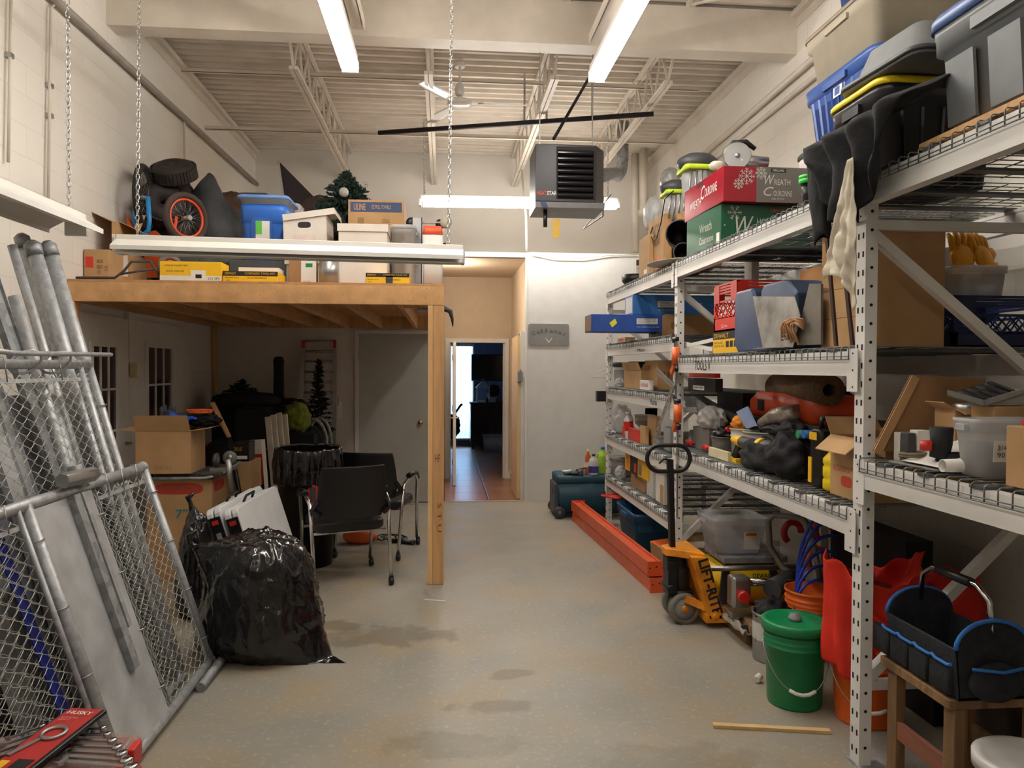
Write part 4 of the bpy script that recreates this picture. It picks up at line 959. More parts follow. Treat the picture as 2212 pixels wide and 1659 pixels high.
# dark branches
def branchy(lab, cat, name, x, y, z, h, rad, n_, seed, m, dens=10, base=.02, orn=None, tipw=.006):
    rn = random.Random(seed); t = thing(name, lab, cat, (x, y, z))
    g = G(); g.cyl((0, 0, 0), (0, 0, h*.98), .012, .004, 8); g.done('stem', mat('bark', (60, 44, 34), .9), t)
    g = G()
    for i in range(n_):
        f = (i/n_)**.9; zz = h*(base+(1-base)*f); rr = rad*(1-f)*(.75+.4*rn.random())+.02; a = rn.random()*2*PI
        dirv = V((math.cos(a), math.sin(a), -.15+.5*f)).normalized(); L = rr
        p0 = V((0, 0, zz)); p1 = p0+dirv*L
        for k in range(int(dens*L/.1)+3):
            q = rn.random()**.7; c_ = p0.lerp(p1, q); b = rn.random()*2*PI
            nd = (dirv*.7+V((math.cos(b), math.sin(b), math.sin(b*3)*.8))).normalized()*.034*(.6+rn.random()*.6)
            sd = nd.cross(V((0, 0, 1))).normalized()*tipw
            q0 = [g.v(p) for p in (c_-sd, c_+sd, c_+nd)]; g._f(q0)
            up = nd.cross(sd).normalized()*tipw; q0 = [g.v(p) for p in (c_-up, c_+up, c_+nd)]; g._f(q0)
    g.done('foliage', m, t)
    return t
m_dkgr = mat('dark_tree_foliage', (30, 36, 34), .85, var=.3, vs=30)
p = P(521, 872, Y=8.6); branchy('dark artificial branches sticking up left of the guitar case', 'artificial tree', 'artificial_branches', p.x, 8.6, p.z+.02, .24, .28, 70, 3, m_dkgr, 18)
p = P(688, 778, Y=8.5); branchy('slim dark artificial Christmas tree in front of the aluminium ladder', 'artificial tree', 'slim_christmas_tree', p.x, 8.5, .62, p.z-.62, .19, 170, 5, m_dkgr, 26)
# tyre-like grey coil under it
p = P(682, 955, Y=8.3)
for k, (dx, r, dd) in enumerate(((0, .2, .0), (.05, .17, .12))):
    t = thing('wheel_rim', ['grey metal fan ring standing below the slim tree', 'second grey ring leaning behind the first below the slim tree'][k], 'ring', (p.x+dx, 8.12+dd, .62 if False else p.z-.26))
    g = G(); g.tube([(r*.72*math.cos(a), .0, .26+.26*math.sin(a)) for a in [2*PI*q/28 for q in range(28)]], .018, 8, closed=True); g.done('rim', m_galvd, t)
    g = G(); g.tube([(r*.45*math.cos(a), -.01, .26+.18*math.sin(a)) for a in [2*PI*q/28 for q in range(28)]], .01, 6, closed=True); g.blob((0, 0, .26), (r*.42, .02, .17), 2, .05, flat=False, sub=3); g.done('grille', m_dgrey, t)
t = thing('black_crate', 'black crate on the floor holding up the slim tree and rings', 'crate', (p.x+.02, 8.35, 0)); g = G(); g.box(-.3, .3, -.26, .26, 0, p.z-.27); g.done('body', m_nyl, t, bevel=.01)
# aluminium ladder
a0, a1, b0 = P(654, 752, Y=9.1), P(722, 752, Y=9.1), P(654, 742, Y=9.1)
t = thing('ladder', 'aluminium ladder with red tips leaning on the partition left of the door', 'ladder', ((a0.x+a1.x)/2, 8.98, 0))
hw = (a1.x-a0.x)/2; H = a0.z; m_alu = mat('aluminium', (170, 168, 164), .4, .6)
for s in (-1, 1):
    g = G(); g.bar((s*(hw+.03), -.06, 0.0), (s*hw, .17, H), .045, .07, up=(0, 1, 0)); r_ = g.done('side_rail', m_alu, t)
    g = G(); g.bar((s*hw, .165, H), (s*hw, .185, H+.09), .03, .06, up=(0, 1, 0)); g.done('tip', m_red, r_)
for k in range(15):
    z = .25+k*.122; f = z/H; g = G(); g.cyl((-(hw+.03*(1-f)), -.06+.23*f, z), ((hw+.03*(1-f)), -.06+.23*f, z), .015, seg=10); g.done('rung', m_alu, t)
bagheap('yellow-green crumpled bag in front of the ladder', 642, 918, 8.0, (.13, .09, .16), 6, amp=.35, m=mat('chartreuse_bag', (120, 132, 30), .7, bump=.4, bs=20), name='green_bag', z=1.12-.0)
g = G(); tt = thing('cardboard_tray', 'dark cardboard tray beneath the yellow-green bag', 'box', (P(640, 950, Y=8.0).x, 8.0, 0)); g.box(-.2, .2, -.12, .14, 0, .96); g.done('body', m_nyl, tt)
# bundle of white boards
for k in range(4):
    a_, b_ = P(576+k*11, 893+abs(k-2)*4, Y=7.2+.03*k), P(604+k*10, 1120, Y=7.0+.03*k)
    g = G(); g.bar((b_.x, 7.0+.05*k, 0.005), (a_.x, 7.25+.05*k, a_.z), .055, .018, up=(.25, 1, 0))
    tag(g.done('white_board', mat('primed_board', (206, 196, 178), .6)), 'white primed trim board leaning before the black bags, '+['leftmost of the bundle', 'second from left in the bundle', 'third from left in the bundle', 'rightmost of the bundle'][k], 'board', 'white trim boards in the bundle')
# black lined bin
by = 6.42; cx = P(666, 1100, Y=by).x
t = thing('rubbish_bin', 'large black round bin with a bin liner and red sticker behind the folding chair', 'bin', (cx, by, 0))
H = .86; rt = .265
g = G(); g.lathe([(.001, 0), (rt*.74, 0), (rt*.95, H*.9), (rt*1.02, H*.91), (rt*1.02, H*.94), (rt*.98, H*.95), (rt, H*1.03), (rt*.96, H*1.03), (rt*.7, .02), (.001, .02)], seg=40); g.done('body', m_black, t)
def liner(u, v):
    a = u*2*PI; z = H*1.14-v*.3; w_ = .012*math.sin(a*17)+.016*noise.noise(V((math.cos(a)*3, math.sin(a)*3, v*3)))
    rr = rt*(1.0+.06*math.sin(v*PI))+w_
    if v < .15: z = H*1.14+.02*noise.noise(V((math.cos(a)*2, math.sin(a)*2, 5)))-v*.3
    return V((rr*math.cos(a), rr*math.sin(a), z))
g = G(); g.grid(liner, 96, 14); g.done('liner', m_bag, t, solid=.002)
g = G(); g.T = Matrix.Translation((.0, 0, 0)); q0 = R(-72); st = [V((rt*.93*math.cos(q0+a), rt*.93*math.sin(q0+a), z)) for z, a in ((H*.58, -.16), (H*.58, .16), (H*.8, .16), (H*.82, -.16))]
nn = V((math.cos(q0), math.sin(q0), 0)); g.prism([p+nn*.012 for p in st], nn*.003); s_ = g.done('sticker', m_red, t)
g = G(); g.prism([p.lerp(sum(st, V((0, 0, 0)))/4, .35)+nn*.016+V((0, 0, .02)) for p in st], nn*.002); g.done('sticker_emblem', m_dgrey, s_)
# folding tables
m_tbl = mat('white_table_plastic', (214, 215, 216), .5, var=.02, bump=.08, bs=200)
def ftable(lab, dx, dy):
    # stands on its long edge and leans to the left; e1 along the floor (away), e2 up the leaning face
    far = P(665, 1262, Z=0); t = thing('folding_table', lab, 'folding table', (far.x+dx, far.y+dy, 0))
    e1 = V((-.05, -1, 0)).normalized(); e2 = V((-.24, -.02, .76)); e2 = (e2-e1*e2.dot(e1)).normalized(); nrm = e1.cross(e2).normalized()
    if nrm.x < 0: nrm = -nrm
    W2, H2, T = .93, .78, .042
    def q(a, b, k): return e1*a+e2*b+nrm*k+V((0, 0, .012))
    rr = rrect(0, W2, 0, H2, 0, .05)
    for k0 in (0, -.05):
        g = G(); g.rings([[q(p.x, p.y, k) for p in rr] for k in (k0-T, k0)], sm=False); g.done('leaf', m_tbl, t, bevel=.008)
    g = G(); g.bar(q(W2+.004, H2*.3, -.046), q(W2+.004, H2*.93, -.046), .075, .012, up=e1); r_ = g.done('leg_bracket', m_black, t)
    g = G(); g.bar(q(W2+.010, H2*.87, -.046), q(W2+.010, H2*.905, -.046), .04, .012, up=e1); g.done('end_cap', m_red, r_)
    g = G(); g.bar(q(W2+.012, H2*.3, -.046), q(W2+.012, H2*.8, -.046), .03, .01, up=e1); g.done('leg_tube', m_galvd, r_)
    g = G(); g.tube([q(W2*.5, H2, -.045), q(W2*.5, H2+.035, -.02), q(W2*.68, H2+.035, -.02), q(W2*.7, H2, -.045)], .009, 6); g.done('carry_handle', m_black, t)
    return t
ftable('right-hand of two white folding tables leaning behind the large bin bag', 0, 0)
ftable('left-hand of two white folding tables leaning behind the large bin bag', -.115, .02)
# chairs
m_seat = mat('black_vinyl', (15, 14, 16), .42, var=.05, bump=.15, bs=150)
def chair(lab, x, y, rz, group=None):
    t = thing('stacking_chair', lab, 'chair', (x, y, 0), rz, group)
    # local: front faces +Y, back toward -Y (camera sees the back)
    def bk(u, v):
        xx = (u-.5)*.46*(1-.10*v**3); zz = .50+.38*v; k = .05*(1-(2*u-1)**2); return V((xx*(1-.12*max(0, .25-v)*4), -.20-k-.07*v, zz))
    g = G(); g.grid(bk, 14, 12); g.done('backrest', m_seat, t, solid=.022, bevel=.004)
    g = G(); g.rings([[V((p.x, p.y, z)) for p in rrect(-.235*s, .235*s, -.19, .25, 0, .07)] for z, s in ((.40, .93), (.42, 1), (.455, 1), (.47, .95))]); g.done('seat', m_seat, t)
    for s in (-1, 1):
        fr = G(); fr.tube([(s*.25, -.27, .065), (s*.255, -.20, .40), (s*.26, -.16, .60), (s*.27, -.02, .66), (s*.275, .12, .655), (s*.27, .19, .60), (s*.25, .25, .40), (s*.24, .29, .065)], .0125, 10); f_ = fr.done('leg_frame', m_chrome, t)
        g = G(); g.tube([(s*.27, -.06, .668), (s*.275, .05, .675), (s*.275, .14, .665), (s*.272, .19, .62)], .022, 8); g.done('armrest', m_black, t)
        for yy in (-.27, .29):
            g = G(); g.lathe([(.006, -.014), (.026, -.014), (.029, 0), (.026, .014), (.006, .014)], (s*.25, yy, .0295), 18, 'X'); g.box(s*.25-.012, s*.25+.012, yy-.014, yy+.014, .045, .07); g.done('caster', m_black, t)
        g = G(); g.bar((s*.255, -.19, .56), (s*.22, -.235, .64), .02, .03); g.bar((s*.255, -.19, .56), (s*.21, -.23, .53), .02, .03); g.done('back_bracket', m_black, t)
    g = G(); g.cyl((-.25, -.12, .385), (.25, -.12, .385), .011, seg=10); g.cyl((-.25, .18, .385), (.25, .18, .385), .011, seg=10); g.done('cross_bar', m_chrome, t)
    return t
c1, c2 = P(672, 1285, Z=.0), P(830, 1262, Z=.0)
cx, cy = (c1.x+c2.x)/2, (c1.y+c2.y)/2
ang = math.atan2(c2.y-c1.y, c2.x-c1.x)
ch = chair('front black chair with chrome frame and casters, its back to the camera', cx-.06, cy+.27, ang*.8)
ch.scale = (1.14, 1.08, 1.04)
k = dup(ch, (P(784, 1150, Y=6.35).x+.08, 6.80, 0), R(-14), 'second black chair pushed in behind the front chair by the bin')
# orange sander, cords, black tool on floor
p = P(775, 1178, Z=0)
t = thing('orange_tool_case', 'orange power tool on the floor behind the front chair', 'power tool', (p.x, p.y+.1, 0))
g = G(); g.blob((0, 0, .06), (.16, .09, .075), 2, .08, sub=3); g.done('body', m_orange, t)
g = G(); g.tube([(-.08, 0, .1), (-.05, 0, .16), (.06, 0, .16), (.09, 0, .1)], .014); g.done('handle', m_black, t)
p = P(850, 1175, Z=0); g = G(); rn = random.Random(2); pts = []
for k_ in range(60): a = k_*.5; pts.append((.13*math.cos(a)*(.5+.5*rn.random())+.05*math.sin(k_*.2), .14*math.sin(a)*(.6+.4*rn.random()), .012+.02*rn.random()+.02*abs(math.sin(a*.5))))
sm = []
for a_, b_ in zip(pts, pts[1:]): sm += [V(a_), V(a_).lerp(V(b_), .5)]
g.tube(sm, .005, 6); o = g.done('power_cord', m_black); o.location = (p.x-.03, p.y+.12, 0); tag(o, 'tangle of black power cord on the floor behind the chair', 'cord')
t = thing('cord_plug', 'black cylindrical tool lying on the floor by the cord tangle', 'tool', (p.x+.08, p.y, 0), R(-25))
g = G(); g.cyl((-.12, 0, .022), (.1, 0, .022), .02, seg=12); g.done('barrel', m_black, t); g = G(); g.cyl((.1, 0, .022), (.125, 0, .022), .024, seg=12); g.done('cap', m_dgrey, t)
# french doors in the left wall
def wdoor(n_, ya, yb, w0, w1, zt, wz0, wz1):
    d = slab('door_%d' % n_, m_white, XL-.0, XL+.035, ya, yb, .01, zt)
    g = G(); x = XL+.036; g.box(x, x+.002, w0, w1, wz0, wz1); g.done('window_pane', mat('dark_glass', (66, 50, 52), .12, var=.2, vs=2), d)
    g = G(); f = .04
    g.box(x, x+.02, w0-f, w0, wz0-f, wz1+f); g.box(x, x+.02, w1, w1+f, wz0-f, wz1+f); g.box(x, x+.02, w0, w1, wz1, wz1+f); g.box(x, x+.02, w0, w1, wz0-f, wz0)
    g.done('window_frame', m_white, d)
    g = G()
    for k in (1, 2): y = w0+(w1-w0)*k/3; g.box(x+.002, x+.012, y-.009, y+.009, wz0, wz1)
    for k in (1, 2, 3): z = wz0+(wz1-wz0)*k/4; g.box(x+.002, x+.012, w0, w1, z-.009, z+.009)
    g.done('muntin', m_white, d)
    g = G(); g.tube([(x, yb-.08, 1.0), (x+.05, yb-.08, 1.0), (x+.05, yb-.18, 1.0)], .01, 8); g.done('door_handle', m_silver, d)
    return d
wdoor(4, 5.74, 6.68, 6.0, 6.42, 2.05, .45, 1.80); wdoor(5, 6.86, 8.0, 7.07, 7.66, 2.05, .45, 1.82)
g = G(); g.box(XL, XL+.05, 6.69, 6.83, 1.55, 1.68); tag(g.done('chime_box', mat('aged_beige', (196, 176, 130), .5), bevel=.01), 'small beige box mounted between the two glazed doors', 'wall box')
g = G(); g.box(XL, XL+.04, 6.69, 6.85, 0, 2.1); struct(g.done('trim_5', m_white))
# fallen stick and wood strip on floor
p = P(940, 1298, Z=0); g = G(); g.box(-.08, .08, -.006, .006, 0, .006); o = g.done('stick', m_paper); o.location = p; o.rotation_euler = (0, 0, R(-20)); tag(o, 'thin white stick lying on the bare floor right of the chairs', 'stick')
a_, b_ = P(1540, 1570, Z=0), P(1798, 1588, Z=0); g = G(); g.bar((a_.x, a_.y, .008), (b_.x+.0, b_.y+.02, .008), .03, .014); tag(g.done('wood_strip', mat('pine_strip', (214, 180, 126), .6, kind='wood')), 'narrow pale wooden strip on the floor before the orange buckets', 'wood strip')
# ============================================================= storage platform
PY, PZ = 5.71, 2.257
px0, px1 = P(923, 1268, Z=0).x, P(959, 900, Y=5.71).x
t = thing('storage_platform', 'raised timber storage platform on a wooden post along the left wall', 'platform', (0, PY, 0))
def part(n_, g, m=m_wood, bev=.003, par=None): return g.done(n_, m, par or t, bevel=bev)
m_woodx = mat('pine_joist', (196, 150, 102), .6, var=.10, vs=14, kind='ply', bump=.1)
def gx(x0, x1, y0, y1, z0, z1): g = G(); g.box(x0, x1, y0, y1, z0, z1); return g
part('front_rim', gx(XL+.005, px1, 0, .038, 2.116, PZ), mat('pine_rim', (206, 158, 106), .6, var=.08, vs=9, bump=.1))
g = G()
rn = random.Random(9)
for k in range(34):
    x = XL+.2+rn.random()*2.5; z = 2.135+.1*rn.random(); g.cyl((x, -.0008, z), (x, .001, z), .0024, seg=6)
for k in range(14): x = px1-.03-.25*rn.random(); z = 2.14+.1*rn.random(); g.cyl((x, -.0008, z), (x, .001, z), .0024, seg=6)
g.done('nail_head', m_ink, t)['kind'] = 'stuff'
part('back_rim', gx(XL+.005, px1, YD-PY-.05, YD-PY-.012, 2.116, PZ))
for x in [XL+.03, -2.35, -1.95, -1.55, -1.15, -.75, -.34]: part('joist', gx(x-.019, x+.019, .039, YD-PY-.051, 2.118, PZ-.001), m_woodx)
part('deck_board', gx(XL+.004, px1, .001, YD-PY-.012, PZ+.001, PZ+.019), m_ply, 0)
part('deck_board', gx(XL+.004, px1, YD-PY-.0, YB-PY-.01, HZ+.061-0, HZ+.079), m_ply, 0) if False else None
part('post', gx(px0, px0+.038, -.0, .09, .001, 2.115), mat('pine_edge', (224, 180, 126), .6, var=.06, vs=14, kind='wood'))
p_ = part('post', gx(px0+.039, px1, .002, .09, .001, 2.115))
part('wall_post', gx(XL+.006, XL+.05, .0, .09, .001, 2.115))
part('corner_block', gx(-.33, px1, .35, .388, 2.118, PZ-.001))
m_mark = mat('stamp_ink', (110, 60, 40), .8)
text(p_, 'HF', (px0+.055, .001, .93), (1, 0, 0), (0, 0, 1), .04, .06, m_mark)
text(p_, 'S T U', (px0+.075, .001, .62), (0, 0, -1), (1, 0, 0), .22, .03, m_mark)
part('corner_stud', gx(XL+.006, XL+.045, YD-PY-.14, YD-PY-.055, .001, 2.115))
t = thing('pipe_stub', 'dark curved fitting poking out beside the platform post', 'fitting', P(962, 670, Y=6.0))
g = G(); g.tube([(-.1, 0, 0), (.0, 0, .01), (.04, 0, -.01), (.055, 0, -.07), (.06, 0, -.13)], [.022, .024, .02, .012, .004], 10); g.done('fitting', m_dgrey, t)
g = G(); g.cyl((-.22, 0, 0), (-.1, 0, 0), .018); g.done('pipe', m_galvd, t)
DZ0 = PZ+.02
def pbox(name, label, u0, u1, v0, Y, d, m=m_card, z0=DZ0, rz=0, cat='box', vb=None, **k):
    """box on the platform: front face spans u0..u1 with its top at v0, at depth Y"""
    a, b = P(u0, v0, Y=Y), P(u1, v0, Y=Y); a.x = max(a.x, XL+.012)
    return carton(name, label, cat, a.x, b.x, Y, Y+d, z0, (a.z+b.z)/2, m, rz=rz, **k)
def zat(u, v, Y): return P(u, v, Y=Y).z
# ---- front row (edge of the deck)
def dewalt(lab, u0, u1, v0, Y, d, z0=DZ0, black=(.55, 1), txt='DEWALT', white=False):
    t, dm = pbox('tool_carton', lab, u0, u1, v0, Y, d, m_yellow, z0)
    if white: patch(t, dm, '-Y', .0, 1, 0, .27, m_paper); ftext(t, dm, '-Y', '21V 5P5', .78, .97, .06, .2, m_ink); patch(t, dm, '-Y', .5, .74, .05, .55, m_paper, off=.0014); patch(t, dm, '-Y', .58, .68, .14, .34, m_ink, name='pictogram', off=.002); ftext(t, dm, '-Y', 'LITHIUM ION BATTERY', .08, .46, .75, .83, m_ink); ftext(t, dm, '-Y', 'OUTIL SANS FIL', .1, .4, .45, .55, m_dgrey)
    else:
        patch(t, dm, '-Y', 0, 1, *black, m_ink); ftext(t, dm, '-Y', txt, .04, .24, black[0]+.12, .9, m_yellow); ftext(t, dm, '-Y', 'CORDLESS TOOL KIT', .4, .95, black[0]+.15, .88, m_yellow)
        ftext(t, dm, '-Y', 'TROUSSE D OUTILS', .04, .3, .32, .44, m_ink); ftext(t, dm, '-Y', 'KIT DE HERRAMIENTAS', .45, .8, .3, .44, m_ink); ftext(t, dm, '-Y', '20V', .06, .14, .08, .2, m_ink)
    return t, dm
dewalt('yellow tool carton with a white lower band, left one at the platform edge', 345, 478, 565, 5.75, .2, white=True)
dewalt('yellow and black tool carton in the middle of the platform edge', 481, 600, 586, 5.76, .3)
t, dm = dewalt('yellow and black tool carton at the right end of the platform edge', 790, 884, 590, 5.74, .28, black=(.62, 1))
patch(t, dm, '-Y', .46, .62, .02, .8, m_dgrey, name='pictured_drill'); patch(t, dm, '-X', 0, 1, 0, 1, m_ink)
t, dm = pbox('carton', 'low brown carton with red tape label, leftmost on the platform', 128, 236, 538, 5.95, .5)
patch(t, dm, '-Y', .05, .36, .45, .78, m_red); ftext(t, dm, '-Y', 'HANDLE WITH\nCARE LABEL 24\nLOT 3301', .5, .75, .25, .7, mat('faint_ink', (110, 80, 56), .8)); ftext(t, dm, '-Y', '12 PCS', .8, .95, .35, .5, MATS['faint_ink'])
z1 = DZ0+dm[2]
a, b = P(150, 520, Y=6.05), P(222, 520, Y=6.05)
t, dm = open_carton('open_carton', 'open brown carton with raised flaps on the leftmost carton', max(a.x, XL+.15), b.x+.10, 6.1, 6.5, z1+.003, zat(200, 478, 6.1), flaps=((3, 0, 25), (1, 0, -25), (2, 0, 50)), fl=.2)
patch(t, dm, '-Y', .02, .5, .1, .6, m_paper); ftext(t, dm, '-Y', 'FRAGILE\nTHIS SIDE UP', .06, .44, .2, .5, m_ink)
t, dm = pbox('carton', 'upright white-labelled carton right of the red tape carton', 240, 285, 548, 6.2, .3); patch(t, dm, '-Y', .1, .8, .3, .95, m_paper); ftext(t, dm, '-Y', 'UP', .15, .4, .4, .6, m_ink)
# black tubular stand
t = thing('tubular_stand', 'dark bent tube stand lying at the platform edge left of the tool cartons', 'stand', P(235, 600, Y=5.85)); t.location.z = DZ0
def rel(u, v, Y): return P(u, v, Y=Y)-t.location
g = G(); q = [P(150, 600, Y=5.85), P(248, 600, Y=5.85), P(268, 585, Y=5.85), P(284, 565, Y=5.85), P(326, 565, Y=5.85), P(340, 588, Y=5.85), P(345, 600, Y=5.85)]
q = [V((p.x, p.y, max(p.z, DZ0+.012))) - t.location for p in q]; g.tube(q, .01, 8); g.tube([(q[2]+q[1])/2, (q[4]+q[5]*2)/3], .008, 8); g.done('frame', m_dgrey, t)
# orange cones / plough blades
def orange(lab, pts, Y, d, m=m_orange):
    o = P(*pts[0], Y=Y); t = thing('orange_plastic_sheet', lab, 'plastic sheet', (o.x, Y, DZ0))
    zs = [P(*p, Y=Y)-t.location for p in pts]; zs = [V((p.x, 0, max(p.z, .002))) for p in zs]
    g = G(); g.prism(zs, (0, d, 0)); g.done('panel', m, t, bevel=.004); return t
orange('upright orange plastic panel left of the blue bicycle fork', [(272, 462), (286, 488), (305, 545), (300, 600), (286, 600)], 6.6, .05)
orange('orange plastic panel under the bicycle fork, behind the low lamp', [(300, 600), (305, 505), (335, 497), (352, 515), (352, 560), (340, 600)], 6.9, .04)
# bicycle wheels
def wheel(t, c, R_, wt, m_t, m_r, nrm, spokes=28, squash=1, hub=True):
    nrm = V(nrm).normalized(); x = nrm.cross(V((0, 0, 1))).normalized(); y = V((0, 0, 1)); c = V(c)
    def ring(r): return [c+(x*math.cos(a)+y*math.sin(a))*r for a in [2*PI*k/36 for k in range(36)]]
    g = G(); g.tube(ring(R_-wt), wt, 10, closed=True); o = g.done('tyre', m_t, t)
    g = G(); g.tube(ring(R_-2*wt-.006), .011, 6, closed=True); g.done('rim', m_r, t)
    g = G()
    for k in range(spokes):
        a = 2*PI*k/spokes; s = (-1)**k*.03; g.tube([c+nrm*s+(x*math.cos(a+.3*(-1)**(k//2))+y*math.sin(a+.3*(-1)**(k//2)))*.02, c+(x*math.cos(a)+y*math.sin(a))*(R_-2*wt)], .0013, 3)
    g.done('spoke', m_silver, t)['kind'] = 'stuff'
    g = G(); g.cyl(c-nrm*.045, c+nrm*.045, .02); g.done('hub', m_silver, t)
Yb = 6.7; p0, p1 = P(312, 355, Y=Yb), P(312, 500, Y=Yb); R0 = (p0.z-p1.z)/2
t = thing('bicycle_wheel', 'black spoked wheel held in a bright blue fork near the left wall', 'bicycle wheel', (p0.x, Yb, DZ0))
wheel(t, (0, 0, p1.z+R0-DZ0), R0, .028, m_dark, m_dgrey, (1, .1, .0))
g = G(); c_ = p1.z+R0-DZ0
g.tube([(-.045, -.05, c_), (-.06, -.06, c_-.2), (-.05, -.06, c_-R0-.0), (0, -.06, c_-R0-.05), (.05, -.06, c_-R0), (.06, -.06, c_-.2), (.045, -.05, c_)], .02, 10); g.done('fork', mat('fork_blue', (50, 140, 210), .3), t)
g = G(); g.cyl((0, -.06, 0.001), (0, -.06, c_-R0-.03), .016); g.done('steerer', m_dgrey, t)
Yb = 6.2; p0, p1 = P(402, 415, Y=Yb), P(402, 520, Y=Yb); R1 = .205
t = thing('bicycle_wheel', 'wheel with an orange rim and spokes lying against the black tarpaulin', 'bicycle wheel', (P(403, 470, Y=Yb).x, Yb, DZ0))
wheel(t, (0, 0, p0.z-DZ0-R1), R1, .026, mat('tan_dark_tyre', (58, 46, 40), .8), mat('orange_rim', (206, 74, 36), .4), (.85, -.6, 0))
g = G(); zc_ = p0.z-DZ0-R1; g.tube([(-.06, -.05, zc_), (-.07, -.07, zc_-.15), (-.05, -.06, zc_-R1+.02)], .012, 6); g.done('frame_tube', MATS['orange_rim'], t)
if zc_ > R1: g = G(); g.box(-.1, .1, -.03, .03, 0, zc_-R1); g.done('stand', m_dgrey, t)
p0 = P(372, 492, Y=6.05); t = thing('spare_wheel', 'small dusty wheel with a red hub at the foot of the orange wheel', 'wheel', (p0.x, 6.0, DZ0))
wheel(t, (0, 0, .14), .09, .022, mat('dusty_tyre', (110, 98, 86), .8), m_red, (.6, -1, 0), 8)
g = G(); g.box(-.04, .04, -.03, .03, 0, .05); g.done('stand', m_dgrey, t)
# dark tyres / duffel heap
m_br = mat('brown_black_rubber', (44, 34, 32), .7, var=.25, vs=14, bump=.4, bs=24)
def tyre(lab, u, v, Y, R_, wt, tilt, rz=0):
    p = P(u, v, Y=Y); t = thing('old_tyre', lab, 'tyre', (p.x, Y, p.z)); t.rotation_euler = (R(tilt), 0, rz)
    g = G(); g.tube([((R_-wt)*math.cos(a), (R_-wt)*math.sin(a), 0) for a in [2*PI*k/32 for k in range(32)]], wt, 12, closed=True); g.done('tyre', m_br, t)
    g = G()
    for k in range(40): a = 2*PI*k/40; g.T = Matrix.Rotation(a, 4, 'Z'); g.box(R_-.012, R_+.004, -.012, .012, -wt*.6, wt*.6)
    g.T = None; g.done('tread_block', m_br, t)['kind'] = 'stuff'
    return t
tyre('upper knobbly old tyre in the dark heap by the left wall', 376, 372, 6.95, .19, .085, 35)
tyre('lower knobbly old tyre in the dark heap by the left wall', 352, 440, 6.9, .2, .09, 70, R(25))
p = P(360, 500, Y=7.15); bagheap('dark heap of rubber under the two old tyres', 378, 480, 7.2, (.22, .18, .66), 4, m=m_br, name='rubber_heap', z=DZ0+.53, cat='rubber', amp=.22)
# black tarpaulin
m_tarp = mat('grey_black_tarp', (56, 58, 62), .6, var=.3, vs=5, bump=.5, bs=14)
p = P(450, 460, Y=7.3)
t = thing('tarpaulin', 'crumpled dark grey tarpaulin over a heap left of the blue tote', 'tarpaulin', (P(474, 460, Y=7.3).x, 7.3, DZ0))
g = G()
def tp(u, v):
    a = u*2*PI; rr = (v**.75); x = .40*rr*math.cos(a); y = .30*rr*math.sin(a); n_ = noise.noise(V((x*5, y*5, 2.2)))
    z = 1.12*(1-rr**3)**.5*(1-.42*max(0, (x+.12)/.5)) + .09*n_+.07*noise.noise(V((x*11, y*11, 1)))*(1-rr*.3)
    
    return V((x+.06*n_, y, max(z, .004)))
g.grid(tp, 60, 26); g.done('sheet', m_tarp, t, solid=.004)
bagheap('slumped charcoal jacket spilling in front of the tarpaulin', 455, 500, 6.35, (.30, .16, .12), 12, m=mat('charcoal_jacket', (60, 61, 64), .9, var=.25, vs=10, bump=.4), name='jacket', z=DZ0+.22, cat='jacket', amp=.3)
tt, dm = pbox('carton', 'dark low case under the charcoal jacket behind the low lamp', 400, 510, 528, 6.56, .3, m_dgrey)
# blue tote with clear tote and lid
x0, x1 = P(516, 470, Y=6.25).x, P(618, 470, Y=6.25).x
zt = zat(565, 442, 6.25)
zt0 = zt-.44
t, dm = tote('blue_tote', 'bright blue plastic tote with a green and white sticker on the platform', x0, x1, 6.25, 6.65, DZ0+.0, zt, m_blue, taper=.84, r=.06)
g = G(); q = rrect(-.08, .08, zt-DZ0-.30, zt-DZ0-.1, 0, .04); g.prism([V((p_.x-.01, -.196+.0*p_.y, p_.y)) for p_ in q], (0, .01, 0)); g.done('recess_panel', mat('blue_recess', (34, 86, 170), .5), t)
g = G(); g.box(-.055, .055, -.2, -.18, .40, .545); s_ = g.done('sticker', m_paper, t); g = G(); g.box(-.053, -.005, -.2025, -.199, .44, .543); g.done('sticker_panel', mat('sticker_green', (90, 180, 70), .5), s_)
t2, dm2 = tote('clear_tote', 'clear plastic tote with a blue lid nested on the bright blue tote', x0-.01, x1+.02, 6.22, 6.66, zt+.002, zat(565, 420, 6.22), m_clear, lid=mat('pale_blue_lid', (120, 168, 232), .4, alpha=.7), lidh=.025, taper=.92)
t3, dm3 = tote('clear_tote', 'whitish clear tote behind the blue tote lid, at its right', x1-.12, P(646, 450, Y=6.8).x, 6.8, 7.1, zt0+.2, zat(620, 438, 6.8), mat('frosted_plastic', (214, 216, 216), .4, alpha=.8), taper=.92)
o_ = carton('carton', 'plain carton hidden under the whitish clear tote', 'box', x1-.10, P(640, 450, Y=6.8).x, 6.82, 7.08, DZ0, zt0+.2)
p = P(551, 415, Y=6.4); g = G(); g.rings([rrect(-.11, .11, -.06, .06, 0, .03), rrect(-.1, .1, -.05, .05, .045, .03)]); o = g.done('black_lid_case', mat('smoky_plastic', (50, 56, 66), .35)); o.location = (p.x, 6.42, DZ0+dm[2]+dm2[2]+.004); tag(o, 'small smoky grey case on top of the pale blue lid', 'case')
